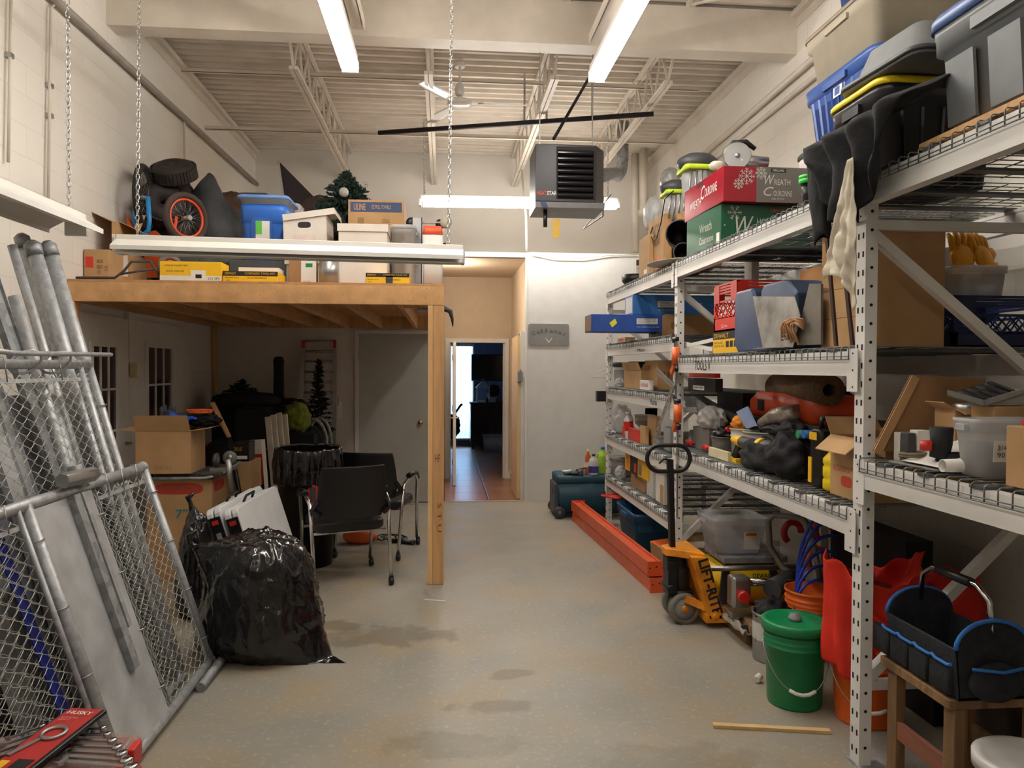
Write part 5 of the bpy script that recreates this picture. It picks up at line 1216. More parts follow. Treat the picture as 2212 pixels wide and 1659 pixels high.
# bankers boxes
m_bank = mat('white_cardboard', (216, 206, 196), .75, var=.02)
t, dm = pbox('file_box', 'white file box with a hand hole, lid ajar, right of the blue tote', 614, 708, 462, 6.05, .38, m_bank, z0=DZ0+.18)
t.rotation_euler = (0, R(-2), 0)
oval(t, dm, '-Y', .34, .64, .72, .84, m_ink, 'hand_hole'); patch(t, dm, '-Y', .22, .74, .28, .58, mat('faint_print', (214, 196, 184), .8)); ftext(t, dm, '+X', 'BANKERS BOX', .1, .8, .15, .3, m_ink)
g = G(); T_ = Matrix.Translation((.03, 0, dm[2]+.0)) @ Matrix.Rotation(R(-7), 4, 'Y'); g.T = T_; g.box(-dm[0]/2-.03, dm[0]/2+.04, -dm[1]/2-.01, dm[1]/2+.01, .012, .018); g.box(-dm[0]/2-.03, dm[0]/2+.04, -dm[1]/2-.014, -dm[1]/2-.01, -.03, .018); g.box(dm[0]/2+.036, dm[0]/2+.04, -dm[1]/2, dm[1]/2, -.03, .018); g.T = None; g.done('lid', m_bank, t)
t_, d_ = pbox('carton', 'white carton the hand-holed file box rests on', 600, 712, 600, 6.08, .36, m_bank, z0=DZ0); t_.children[0].data.transform(Matrix.Diagonal((1, 1, (.178)/d_[2], 1))) if d_[2] > 0 else None
for c_ in list(t_.children)[1:]: c_.location.z += .178-d_[2]
p = P(660, 527, Y=5.95); t = thing('box_lid', 'grey box lid lying tilted at the edge below the hand-holed file box', 'lid', (p.x, 6.0, DZ0+.17)); g = G(); g.prism([(-.15, -.05, .006), (.16, -.05, .0), (.19, .03, -.03), (-.19, .03, -.03)], (0, 0, .012)); g.done('lid', mat('grey_card_lid', (150, 148, 138), .7), t); t.location.z = P(660, 527, Y=5.95).z
g = G(); g.cyl((-.1, 0, -.04), (-.1, 0, -.2), .0) if False else None
t, dm = pbox('file_box', 'upper plain white file box with a small black printed band, before the paper towel carton', 731, 836, 486, 5.98, .42, m_bank, z0=DZ0+.29)
ub = DZ0+.29
patch(t, dm, '-Y', .55, .92, .04, .13, m_ink); ftext(t, dm, '-Y', 'BANKERS BOX', .58, .89, .06, .11, m_paper)
g = G(); h = dm[2]; g.box(-dm[0]/2-.008, dm[0]/2+.008, -dm[1]/2-.008, dm[1]/2+.008, h, h+.008); g.box(-dm[0]/2-.008, dm[0]/2+.008, -dm[1]/2-.009, -dm[1]/2-.004, h-.05, h+.008); g.box(dm[0]/2+.004, dm[0]/2+.009, -dm[1]/2, dm[1]/2, h-.05, h+.008); g.done('lid', m_bank, t)
tl, dl = pbox('file_box', 'lower white file box behind the low lamp, under the plain white file box', 731, 836, 560, 5.98, .42, m_bank, z0=DZ0); tl.scale = (1, 1, .286/dl[2])
# brown box with picture and steel pot
t, dm = pbox('carton', 'brown carton with a white product sheet behind the middle tool carton', 624, 684, 560, 6.0, .07, m_card2); patch(t, dm, '-Y', .44, .98, .04, 1, m_paper); ftext(t, dm, '-Y', 'SANDER', .5, .8, .12, .2, m_red); patch(t, dm, '-Y', .6, .85, .7, .85, m_green, name='picture', off=.0012)
p0, p1 = P(688, 560, Y=5.85), P(729, 560, Y=5.85); r = .075; g = G(); g.lathe([(.001, 0), (r, 0), (r, .2), (r-.004, .2), (r-.004, .01), (.001, .01)], (0, 0, 0), 32); o = g.done('steel_canister', m_silver); o.location = ((p0.x+p1.x)/2, 5.9, DZ0); tag(o, 'shiny steel canister between the product sheet carton and the file boxes', 'canister')
tt, dm = pbox('carton', 'thin white carton lying on the middle yellow tool carton', 515, 603, 578, 5.9, .2, m_bank, z0=zat(540, 585, 5.76)+.004)
tt, dm = pbox('carton', 'dark carton behind the middle yellow tool carton', 495, 618, 562, 6.07, .16, m_dgrey)
# paper towel carton
t, dm = pbox('carton', 'brown paper towel carton with a blue band, on top behind the file boxes', 752, 873, 432, 6.5, .45, z0=DZ0+.32)
patch(t, dm, '-Y', .04, .96, .78, .96, mat('navy_band', (48, 66, 104), .6)); ftext(t, dm, '-Y', 'ULINE', .10, .31, .81, .93, m_card, bold=.02); ftext(t, dm, '-Y', 'EZ PULL TOWELS', .42, .76, .84, .91, m_card, bold=.01)
ftext(t, dm, '-Y', '2 ROLLS\nWHITE', .6, .74, .5, .66, m_ink); patch(t, dm, '-Y', .17, .28, .36, .68, m_card2, name='pictured_dispenser')
t_, d_ = pbox('carton', 'plain carton holding up the paper towel carton', 752, 873, 500, 6.5, .45, z0=DZ0); t_.scale = (1, 1, .318/d_[2])
# clear bins right
m_cl2 = mat('clear_bin', (206, 208, 210), .3, alpha=.55, var=.02)
a, b = P(842, 540, Y=6.15), P(892, 540, Y=6.15)
tote('clear_bin', 'lower clear bin right of the white file boxes, behind the tool carton', a.x, b.x+.02, 6.2, 6.5, DZ0, DZ0+.3, m_cl2, lid=m_cl2, taper=.93)
tote('clear_bin', 'upper clear bin of small parts right of the plain white file box', a.x, b.x+.02, 6.2, 6.5, DZ0+.302, zat(866, 484, 6.2), m_cl2, lid=m_cl2, taper=.93)
g = G(); g.blob((0, 0, 0), (.05, .06, .05), 3, .3, flat=False, sub=3); o = g.done('packaged_parts', m_paper); o.location = ((a.x+b.x)/2+.01, 6.33, DZ0+.36); tag(o, 'packaged white parts inside the upper clear bin', 'parts')
g = G(); g.blob((0, 0, 0), (.05, .06, .05), 5, .3, flat=False, sub=3); o = g.done('packaged_parts', mat('pinkish_parts', (190, 120, 110), .6)); o.location = ((a.x+b.x)/2+.01, 6.33, DZ0+.10); tag(o, 'reddish packaged parts inside the lower clear bin', 'parts')
# diamond plate
a, b = P(891, 468, Y=6.3), P(911, 600, Y=6.3)
t = thing('checker_plate', 'narrow aluminium checker plate standing right of the clear bins', 'metal plate', (a.x, 6.35, DZ0))
g = G(); W_ = b.x-a.x; H_ = a.z-DZ0; g.box(0, W_, 0, .006, 0, H_); g.done('plate', m_sheet, t)
g = G()
for i in range(4):
    for j in range(24):
        x = .012+i*.02+(j % 2)*.01; z = .02+j*.022
        if x < W_-.012 and z < H_-.01: s = .006*(-1)**j; g.bar((x-.006, -.001, z-s), (x+.006, -.001, z+s), .002, .003, up=(0, 1, 0))
g.done('raised_tread', m_galvd, t)['kind'] = 'stuff'
g = G(); g.box(W_-.006, W_+.002, -.004, .01, 0, H_+.004); g.done('edge_trim', m_black, t)
# orange-lidded cooler and cart
a, b = P(912, 500, Y=6.25), P(957, 500, Y=6.25)
xc, hw = (a.x+b.x)/2, (b.x-a.x)/2; zt = zat(935, 505, 6.25)
t = thing('water_cooler', 'tall white container with an orange lid at the right end of the platform', 'container', (xc, 6.42, DZ0))
g = G(); g.rings([rrect(-hw*.94, hw*.94, -.14, .14, 0, .03), rrect(-hw, hw, -.15, .15, zt-DZ0, .03)]); g.done('body', m_paper, t)
g = G(); g.rings([rrect(-hw-.0, hw, -.155, .155, zt-DZ0, .03), rrect(-hw*.9, hw*.9, -.14, .14, zt-DZ0+.07, .03)]); g.done('lid', mat('coral_lid', (232, 96, 62), .4), t)
g = G(); g.box(hw, hw+.025, -.03, .03, .3, .42); g.done('side_handle', m_black, t)
zz = zt+.072
t = thing('kick_scooter', 'small dark scooter with wheels lying on the orange lid and clear bins', 'scooter', (xc-.02, 6.42, zz))
g = G(); g.bar((-.13, 0, .05), (.1, 0, .05), .05, .012); g.done('deck', m_silver, t)
for x, r, m_ in ((-.16, .045, m_black), (.08, .04, m_black), (.13, .05, mat('pale_wheel', (170, 166, 150), .5))): g = G(); g.lathe([(.008, -.014), (r, -.014), (r, .014), (.008, .014)], (x, 0 if x < .1 else -.03, r), 20, 'Y'); g.done('wheel', m_, t)
tt, dm = pbox('tool_bag', 'black tool kit at the platform edge in front of the white container', 896, 934, 612, 5.8, .12, m_black, cat='tool kit')
# dark leaning boards and dome
a, b, c_ = P(598, 348, Y=8.2), P(648, 452, Y=8.2), P(688, 425, Y=8.2)
t = thing('leaning_board', 'long dark brown board leaning up towards the wall behind the totes', 'board', (b.x, 8.2, DZ0))
w3 = [a-t.location, V((a.x+.04, 8.2, a.z-.02))-t.location, V((c_.x+.05, 8.2, c_.z-.1))-t.location, V((c_.x+.1, 8.2, DZ0))-t.location, V((b.x+.1, 8.2, DZ0))-t.location]
g = G(); g.prism(w3, (0, .05, 0)); g.done('board', mat('dark_brown_board', (50, 38, 44), .6), t)
g = G(); g.bar(w3[0]+V((.02, -.02, -.0)), V((.0, -.02, .03)), .02, .02, up=(0, 1, 0)); g.done('edge_strip', m_silver, t)
p = P(690, 465, Y=8.05); t = thing('wooden_headboard', 'dark reddish rounded wooden headboard behind the white file box', 'headboard', (p.x, 8.05, DZ0)); zt = zat(690, 420, 8.05)-DZ0
g = G(); g.prism([(-.24, 0, 0), (-.24, 0, zt*.82), (-.14, 0, zt*.96), (0, 0, zt), (.14, 0, zt*.97), (.22, 0, zt*.85), (.24, 0, 0)], (0, .04, 0)); g.done('panel', mat('mahogany', (86, 48, 40), .4, var=.2, kind='wood'), t)
bagheap('brown fabric bundle behind the blue tote on the platform', 505, 448, 7.95, (.20, .16, .2), 15, m=mat('brown_fabric', (96, 70, 54), .9, var=.3), name='fabric_bundle', z=zat(505, 455, 7.9), cat='fabric bundle')
t_, d_ = pbox('carton', 'plain brown carton under the brown fabric bundle', 478, 532, 470, 7.8, .3)
# christmas tree
p = P(748, 372, Y=7.6); bz = zat(748, 470, 7.6)
m_fir = mat('frosted_fir', (74, 98, 88), .8, var=.35, vs=40)
t = branchy('small green artificial Christmas tree with a white ball behind the paper towel carton', 'artificial tree', 'christmas_tree', p.x, 7.6, DZ0, p.z-DZ0, .58, 260, 11, m_fir, 22, base=.40, tipw=.011)
q = P(742, 414, Y=7.25); g = G(); g.blob(q-t.location+V((0, .02, 0)), (.045,)*3, 1, 0, 1, 3, flat=False); g.done('ornament_ball', m_paper, t)
g = G()
for k in range(26):
    s = 1 if k % 2 else -1; c0 = P(785 if s > 0 else 715, 400 if s > 0 else 408, Y=7.5)-t.location; g.blob(c0+V((random.uniform(-.04, .04), random.uniform(-.03, .03), random.uniform(-.04, .04))), (.006,)*3, 1, 0, 1, 1, flat=False)
g.done('berry_sprig', m_silver, t)['kind'] = 'stuff'
# ============================================================= pallet racking along the right
FX, BX_ = 1.71, 2.78
FR = [(2.94, 3.01), (5.43, 5.50), (7.78, 7.85)]    # upright frames (y0,y1)
rk = thing('pallet_rack', 'tall white pallet racking with punched posts along the right wall', 'racking', (FX, FR[0][0], 0))
def rp(n_, g, m=m_rack, bev=0, par=None):
    g.bm.transform(Matrix.Translation((-FX, -FR[0][0], 0))); return g.done(n_, m, par or rk, bevel=bev)
HT = 2.33
def post(x0, x1, y0, y1, front):
    g = G(); g.box(x0, x1, y0, y1, .004, HT)
    g.m = 1; z = .06; s = -1
    while z < HT-.04:
        for yy in (y0+.018, y1-.018):
            g.box(x0-.0012 if front else x1, x0 if front else x1+.0012, yy-.005, yy+.005, z-.012, z+.012)
        z += .0762/1.0
    z = .08
    while z < HT-.04:
        g.cyl(((x0+x1)/2, y0+.001, z), ((x0+x1)/2, y0-.0012, z), .0065, seg=8); z += .0762
    g.m = 0
    return rp('post', g, [m_rack, m_hole])
for y0, y1 in FR:
    post(FX, FX+.052, y0, y1, True); post(BX_-.052, BX_, y0, y1, False)
    ym = (y0+y1)/2
    for x in (FX, BX_-.06): g = G(); g.box(x-.01, x+.12 if x < 2 else x+.07, y0-.03, y1+.02, 0, .006); rp('base_plate', g, m_galvd)
    for z0, z1 in ((.36, 1.28), (1.28, .36), (2.2, 1.42)):
        if (z0, z1) == (1.28, .36): continue
        g = G(); g.bar((FX+.05, ym, z0), (BX_-.05, ym, z1), .04, .04); rp('brace', g)
    for z in (.33, 1.34, 2.24):
        g = G(); g.bar((FX+.05, ym, z), (BX_-.05, ym, z), .03, .04); rp('strut', g)
LV = [('near', .75, FR[0][0], (2.42, 1.265)), ('mid', FR[0][1], FR[1][0], (2.42, 1.722, 1.05)), ('far', FR[1][1], FR[2][0], (2.42, 1.88, 1.435, .96, .525))]
m_face = mat('wire_deck_support', (96, 98, 100), .45, .4)
for nm, ya, yb, zs in LV:
    for z in zs:
        for fx, xx in ((0, FX-.012), (1, BX_-.04)):
            g = G()
            g.box(xx, xx+.05, ya+.002, yb-.002, z-.105, z)
            rp('beam', g)
            for ye, s in ((ya, 1), (yb, -1)):
                if nm == 'near' and s == 1: continue
                g = G(); g.box(xx-.004 if fx == 0 else xx+.046, xx if fx == 0 else xx+.05, ye-s*.045, ye+s*.035, z-.17, z+.01)
                g.m = 1
                for k in (0, 1, 2): g.cyl((xx-.004, ye-s*.012, z-.15+k*.07), (xx-.006, ye-s*.012, z-.15+k*.07), .004, seg=6)
                g.m = 0
                rp('beam_connector', g, [m_rack, m_hole])
        # two wire decks
        n = 2; L = (yb-ya)/n
        for k in range(n):
            y0, y1 = ya+k*L+.012, ya+(k+1)*L-.012
            if nm == 'near' and k == 0 and z < 2: pass
            which = {('near', 2.42): 'top level of the near bay', ('near', 1.265): 'lower level of the near bay', ('mid', 2.42): 'top level of the middle bay', ('mid', 1.722): 'TOOLS level of the middle bay', ('mid', 1.05): 'lower level of the middle bay',
                     ('far', 2.42): 'top level of the far bay', ('far', 1.88): 'second level of the far bay', ('far', 1.435): 'third level of the far bay', ('far', .96): 'fourth level of the far bay', ('far', .525): 'lowest level of the far bay'}[(nm, z)]
            t = thing('wire_deck', 'zinc wire deck panel on the %s, %s half' % (which, ['nearer', 'farther'][k]), 'wire deck', (FX-.012, y0, z), group='wire decks on the racking')
            g = G(); ny = int((y1-y0)/.058); w_ = BX_-FX+.02
            for i in range(ny+1):
                y = (y1-y0)*i/ny; g.tube([(-.010, y, -.038), (-.010, y, .012), (-.002, y, .019), (w_, y, .019)], .0026, 4)
            for x in [.06+.105*j for j in range(10)]: g.cyl((x, 0, .0145), (x, y1-y0, .0145), .0026, seg=4)
            for zz in (-.036, -.022): g.cyl((-.0125, 0, zz), (-.0125, y1-y0, zz), .0026, seg=4)
            g.done('wire_grid', m_wire, t)
            for j in range(4):
                yc = (y1-y0)*(j+.5)/4; g = G(); g.box(-.006, w_-.02, yc-.03, yc+.03, .0005, .0115); g.done('support_channel', m_face, t)
# marker writing on the beams
def rtext(s, u, v, z, X, wid, h): p = P(u, v, X=X); return text(rk, s, (X-.0135-FX, p.y-FR[0][0], z), (0, -1, 0), (0, 0, 1), wid, h, m_ink)
rtext('TOOLS V', 1505, 790, 1.635, FX, .30, .065); rtext('Plumb', 1408, 865, 1.35, FX, .2, .05); rtext('Misc', 1380, 755, 1.79, FX, .25, .03)
# ============================================================= things on the racking
DK = .0225   # top of a wire deck above its beam
ZT, ZB, ZL = 2.42+DK, 1.722+DK, 1.05+DK
ZN = 1.265+DK; Z2, Z3, Z4, Z5 = 1.88+DK, 1.435+DK, .96+DK, .525+DK
def yat(u, X, z=1.3):
    v = 800
    for _ in range(6):
        p = P(u, v, X=X); v += (p.z-z)*1628/p.y
    return min(p.y, 7.74)
def zx(u, v, X): return P(u, v, X=X).z
def BR(name, lab, X0, l, c, r, vt, z0, m=m_card, cat='box', z1=None, **k):
    y1, y0 = yat(l, X0, z0), yat(c, X0, z0)
    x1 = P(r, vt, Y=y0).x; z1 = z1 or zx(c, vt, X0)
    return carton(name, lab, cat, X0, max(x1, X0+.02), y0, y1, z0, z1, m, **k)
def SP(u, X, z): return V((X, min(yat(u, X, z), 7.64), z))
def lump(name, lab, cat, u, X, z0, r, m, seed=1, amp=.15, fr=3, rz=0, group=None, sub=4):
    p = SP(u, X, z0); t = thing(name, lab, cat, p, rz, group); g = G(); g.blob((0, 0, r[2]*.8), r, seed, amp, fr, sub); g.done('body', m, t); return t
# ---------------- top level, near bay
y1 = yat(2035, 1.78, 2.5); 
g = G(); g.box(1.72, 2.5, 1.35, P(1985, 318, X=1.72).y, ZT+.001, ZT+.022); tag(g.done('board', m_wood), 'thin wooden board under the big grey tote on the top level', 'board')
m_gt = mat('grey_tote_plastic', (122, 126, 130), .45, var=.03); m_bl2 = mat('slate_blue_lid', (74, 104, 160), .4, var=.03)
zt = zx(1992, 68, 1.78)
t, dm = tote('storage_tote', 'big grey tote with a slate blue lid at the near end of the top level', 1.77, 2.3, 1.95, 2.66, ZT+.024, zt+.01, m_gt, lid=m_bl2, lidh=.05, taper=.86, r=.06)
g = G()
for yy in (-.24, -.03, .18):
    g.prism([(-.262*.9, yy+.07, .04), (-.262*.9, yy-.07, .04), (-.262*.96, yy-.07, .27), (-.262*.96, yy+.07, .27)], (-.012, 0, 0))
g.done('moulded_panel', mat('grey_tote_dark', (108, 112, 116), .45), t)  # moulded panels in a slightly darker grey than the body
m_bt = mat('black_tote_plastic', (34, 34, 37), .35); m_yl = mat('yellow_lid', (232, 204, 20), .4)
zb_ = 2.88
t, dm = tote('storage_tote', 'black tote with a bright yellow lid between the jacket and the blue tote', 1.84, 2.42, 3.06, 3.52, ZT+.001, zx(1787, 247, 1.84)+.02, m_bt, lid=m_yl, lidh=.03, taper=.86, r=.07, ribs=5)
# tilted grey lid / upturned tote leaning on the black tote
t = thing('upturned_tote', 'dark grey upturned tote lying tilted on the yellow lid', 'storage tote', (2.14, 3.14, zx(1787, 247, 1.84)+.03), rz=R(8)); t.rotation_euler = (R(0), R(-0), R(4))
g = G(); g.rings([rrect(-.30, .26, -.27, .27, .0, .06), rrect(-.30, .26, -.27, .27, .035, .06), rrect(-.26, .22, -.22, .22, .045, .05), rrect(-.22, .18, -.18, .18, .17, .05)]); g.done('body', m_grey, t); g = G(); g.rings([rrect(-.31, .27, -.28, .28, .012, .07), rrect(-.31, .27, -.28, .28, .03, .07)]); g.done('rim', m_dgrey, t)
m_be = mat('beige_tote', (176, 166, 146), .5, var=.03); m_bl3 = mat('royal_blue_tote', (44, 76, 140), .4, var=.03); m_wt = mat('white_tote', (206, 204, 200), .4); m_dg = mat('dark_green_lid', (44, 62, 56), .4)
def plaque(t, X, y, z, w_, h): 
    g = G(); g.box(X-.004, X, y-w_/2, y+w_/2, z, z+h); p = g.done('logo_plate', m_paper, t); g = G(); g.box(X-.005, X-.004, y-w_/2+.004, y+w_/2-.004, z+h*.7, z+h-.003); g.done('red_stripe', m_red, p); g = G(); g.box(X-.005, X-.004, y-w_/4, y+w_/3, z+.01, z+h*.55); g.done('blue_mark', m_bl3, p)
zw, zq, zv = zx(1715, 345, 2.36)+.0, zx(1733, 220, 2.38)+.02, zx(1735, 100, 2.38)+.02
t, dm = tote('storage_tote', 'white tote with a dark green lid at the bottom of the stack behind the jacket', 2.34, 2.95, 4.02, 4.88, ZT, zw, m_wt, lid=m_dg, lidh=.035, taper=.86)
t, dm = tote('storage_tote', 'royal blue ribbed tote in the middle of the stack behind the black tote', 2.36, 2.95, 3.98, 4.86, zw+.002, zq, m_bl3, taper=.88, r=.09, ribs=9)
plaque(t, -.275, .0, dm[2]*.62, .1, .1)
t, dm = tote('storage_tote', 'beige tote on top of the royal blue tote, near the picture top', 2.37, 2.95, 4.0, 4.86, zq+.002, zv, m_be, taper=.86, r=.06, lid=mat('beige_lid', (160, 150, 132), .5), lidh=.03)
t, dm = tote('storage_tote', 'blue tote crowning the stack at the top edge of the picture', 2.42, 2.92, 3.98, 4.62, zv+.002, zv+.36, m_bl3, taper=.86)
# ---------------- black jacket and cream rag draped over the front
m_jk = mat('black_jacket_cloth', (22, 21, 24), .9, var=.2, vs=16, bump=.5, bs=22)
t = thing('jacket', 'black jacket draped over the front beam beside the big grey tote', 'jacket', (1.69, 2.85, ZT))
def jk(u, v):   # u along y (far->near), v from shelf to hem
    ya = .34-.66*u; xx = .24-.30*min(1, v*2.2); drop = max(0, v-.42)/.58
    L = .26+.24*math.sin(PI*(1-u)**.8)*1.0
    z = .30-.16*u*0+.0-.30*min(1, v/.42)*.42-drop*L*.78
    f = .028*math.sin(u*22+1.2*math.sin(v*5))*min(1, v*1.6)+.03*noise.noise(V((u*4, v*4, 1)))
    bulge = .06*math.sin(PI*min(1, v*1.2))
    ya2 = ya*(1-.30*drop)+.02*drop
    return V((xx-.02-f-bulge*.6-.03*drop, ya2+.02*noise.noise(V((u*5, v*5, 7))), z+.02*noise.noise(V((u*6, v*6, 3)))))
g = G(); g.grid(jk, 60, 46); g.done('cloth', m_jk, t, solid=.006)
def slv(u, v):
    a = u*2*PI; r = .07*(1-.25*v)+.01*noise.noise(V((math.cos(a)*2, v*5, math.sin(a)*2))); return V((-.06+r*math.cos(a)*.6, .34-.05*v+r*math.sin(a), .16-.40*v+.02*math.sin(a*2)))
g = G(); g.grid(slv, 28, 20); g.done('sleeve', m_jk, t, solid=.005)
m_rag = mat('cream_rag', (222, 214, 194), .9, var=.06, vs=7, c2=(160, 148, 130), bump=.6, bs=16)
p0 = P(1875, 385, X=1.60); 
t = thing('rag', 'stained cream rag hanging beneath the black jacket over the near post', 'rag', (1.545, 2.80, 2.22))
def rg(u, v):
    wd = .02+.10*v**.8; zz = .23-.40*v; y = (.5-u)*2*wd*.95+.05*v-.03; return V((.010*v*math.sin(u*17+v*6)+.03*v*noise.noise(V((u*5, v*9, 2)))-.01*v, y, zz-.06*(u-.4)**2*4*v*v+.04*u*v*0-.10*u*v))
g = G(); g.grid(rg, 34, 40); g.done('cloth', m_rag, t, solid=.003)
# brown sticks leaning against the top beam
for lab, ua, va, ub, vb in (('left of two rusty brown bars leaning from the tools level to the top beam', 1779, 425, 1795, 742), ('right of two rusty brown bars leaning from the tools level to the top beam', 1808, 430, 1830, 740)):
    a, b = P(ua, va, X=1.685), P(ub, vb, X=1.715); g = G(); b.z = max(b.z, ZB-.02); b.x = 1.74; b.z = ZB+.004; g.bar(b, a, .022, .01, up=(1, 0, 0)); tag(g.done('steel_bar', mat('rusty_brown', (66, 40, 32), .7, var=.2)), lab, 'bar')
a, b = P(1746, 380, X=1.80), P(1775, 425, X=1.74)
t = thing('tube_tool', 'dark tube with a bright green collar beside the hanging black jacket', 'tube', a); t.location = (1.80, a.y, ZT+.02)
h_ = a.z-ZT-.02; g = G(); g.cyl((0, 0, 0), (0, .0, h_-.04), .022, .035, 16); g.done('tube', m_black, t); g = G(); g.lathe([(.038, h_-.04), (.045, h_-.038), (.045, h_-.02), (.041, h_-.018), (.045, h_-.015), (.045, h_), (.02, h_+.004)], seg=22); g.done('collar', mat('bright_green', (50, 190, 60), .4), t)
# ---------------- top level, middle bay: wreath boxes
def rbox(name, lab, C, angB, wB, wA, h, m, **k):
    """box with its near-left corner at C; face B (towards camera) runs to the right along angle angB"""
    b = V((math.cos(angB), math.sin(angB), 0)); a = V((-math.sin(angB), math.cos(angB), 0)); c = C+b*wB/2+a*wA/2
    t = thing(name, lab, 'box', (c.x, c.y, C.z), angB); g = G(); g.box(-wB/2, wB/2, -wA/2, wA/2, 0, h); g.done('body', m, t, bevel=.003); return t, (wB, wA, h)
def snow(t, d, f, u, v, r, m, n=6):
    o, ud, vd = face(d, f); c = o+ud*u+vd*v; ux, vx = ud.normalized(), vd.normalized(); nn = ux.cross(vx); g = G()
    for k in range(n):
        a = PI*2*k/n; dr = ux*math.cos(a)+vx*math.sin(a); sd = ux*-math.sin(a)+vx*math.cos(a)
        g.bar(c+nn*.001, c+dr*r+nn*.001, .003, .001, up=nn)
        for q in (.45, .72):
            for s in (-1, 1): g.bar(c+dr*r*q+nn*.001, c+dr*r*(q+.22)+sd*s*r*.22+nn*.001, .0025, .001, up=nn)
    return g.done('snowflake', m, t)
m_wg = mat('wreath_green', (16, 84, 56), .3, var=.05); m_wr = mat('wreath_red', (150, 24, 40), .22, var=.05); m_wy = mat('wreath_grey', (110, 104, 96), .4, var=.02); m_sv = mat('silver_ink', (206, 200, 190), .4)
C = SP(1557, 1.79, ZT); hg = zx(1557, 440, 1.79)-ZT
t, dm = rbox('wreath_box', 'dark green holiday wreath carton on the top level, under the red one', C, R(3), .62, .60, hg, m_wg)
ftext(t, dm, '-Y', 'W', .16, .36, .28, .72, m_sv, shear=.3); ftext(t, dm, '-Y', 'REATH', .36, .72, .30, .5, m_sv); ftext(t, dm, '-Y', 'HOLIDAY', .4, .7, .55, .68, m_sv); ftext(t, dm, '-Y', 'KIRKLAND', .55, .75, .84, .92, m_redink); snow(t, dm, '-Y', .15, .8, .05, m_sv); snow(t, dm, '-Y', .04, .5, .006, m_sv)
ftext(t, dm, '-X', 'Wreath', .4, .75, .5, .72, m_sv); ftext(t, dm, '-X', 'Couronne', .4, .8, .22, .4, m_sv); patch(t, dm, '-X', .88, .96, .1, .35, m_paper)
C2 = SP(1562, 1.78, ZT+hg); C2.z = ZT+hg+.002; hr = zx(1562, 358, 1.78)-C2.z
t, dm = rbox('wreath_box', 'red and grey holiday wreath carton lying on the green one', C2, R(1), .60, .74, hr, m_wr)
patch(t, dm, '-Y', .37, 1, 0, 1, m_wy, off=.0006)
ftext(t, dm, '-Y', 'W', .46, .57, .50, .78, m_sv, shear=.3); ftext(t, dm, '-Y', 'REATH', .57, .75, .50, .66, m_sv); ftext(t, dm, '-Y', 'C', .45, .56, .18, .44, m_sv, shear=.3); ftext(t, dm, '-Y', 'OURONNE', .56, .77, .18, .34, m_sv); ftext(t, dm, '-Y', 'DES FETES', .54, .68, .08, .13, m_sv)
q = patch(t, dm, '-Y', .53, .70, .85, .96, m_ink, off=.0012); ftext(t, dm, '-Y', 'KIRKLAND', .55, .68, .88, .94, m_paper)
snow(t, dm, '-Y', .26, .72, .055, m_sv, 8); snow(t, dm, '-Y', .17, .5, .035, m_sv, 8); snow(t, dm, '-Y', .42, .82, .04, m_sv, 8)
ftext(t, dm, '-X', 'C', .46, .56, .4, .8, m_paper, shear=.3); ftext(t, dm, '-X', 'OURONNE', .56, .86, .42, .68, m_paper); ftext(t, dm, '-X', 'WREATH', .16, .46, .26, .5, m_paper); patch(t, dm, '-X', .34, .5, .85, .95, m_ink); ftext(t, dm, '-X', 'KIRKLAND', .36, .48, .87, .93, m_paper, off=None) if False else None
zr = C2.z+hr
# circular saw and grey case
t = thing('circular_saw', 'silver circular saw with a black handle on the red wreath carton', 'circular saw', (1.92, SP(1592, 1.92, zr).y, zr), R(-15))
g = G(); g.lathe([(.02, -.02), (.085, -.02), (.092, 0), (.085, .025), (.02, .025)], (0, 0, .098), 28, 'Y', sm=False); g.done('blade_guard', m_silver, t)
g = G(); g.lathe([(.001, -.028), (.016, -.028), (.016, .03), (.001, .03)], (0, 0, .098), 16, 'Y'); g.done('blade_hub', m_silver, t)
g = G(); g.tube([(-.07, .03, .13), (-.02, .04, .2), (.06, .04, .2), (.12, .04, .15)], [.014, .018, .018, .014], 10); g.done('handle', m_black, t)
g = G(); g.cyl((.02, .02, .07), (.2, .05, .06), .042, .038, 18); g.done('motor', m_silver, t)
g = G(); g.box(-.13, .17, -.05, .08, 0, .006); g.done('base_shoe', m_galvd, t)
g = G(); g.blob((-.13, 0, .04), (.05, .03, .035), 1, .1, flat=False, sub=3); g.done('dust_port', m_cream, t)
t, dm = carton('tool_case', 'grey moulded tool case beside the circular saw on the wreath cartons', 'case', 2.03, 2.25, C2.y+.12, C2.y+.42, zr, zx(1680, 338, 2.05), m_grey); ftext(t, dm, '-Y', 'PORTER', .1, .7, .35, .55, m_paper); patch(t, dm, '-Y', .1, .25, .6, .8, m_red)
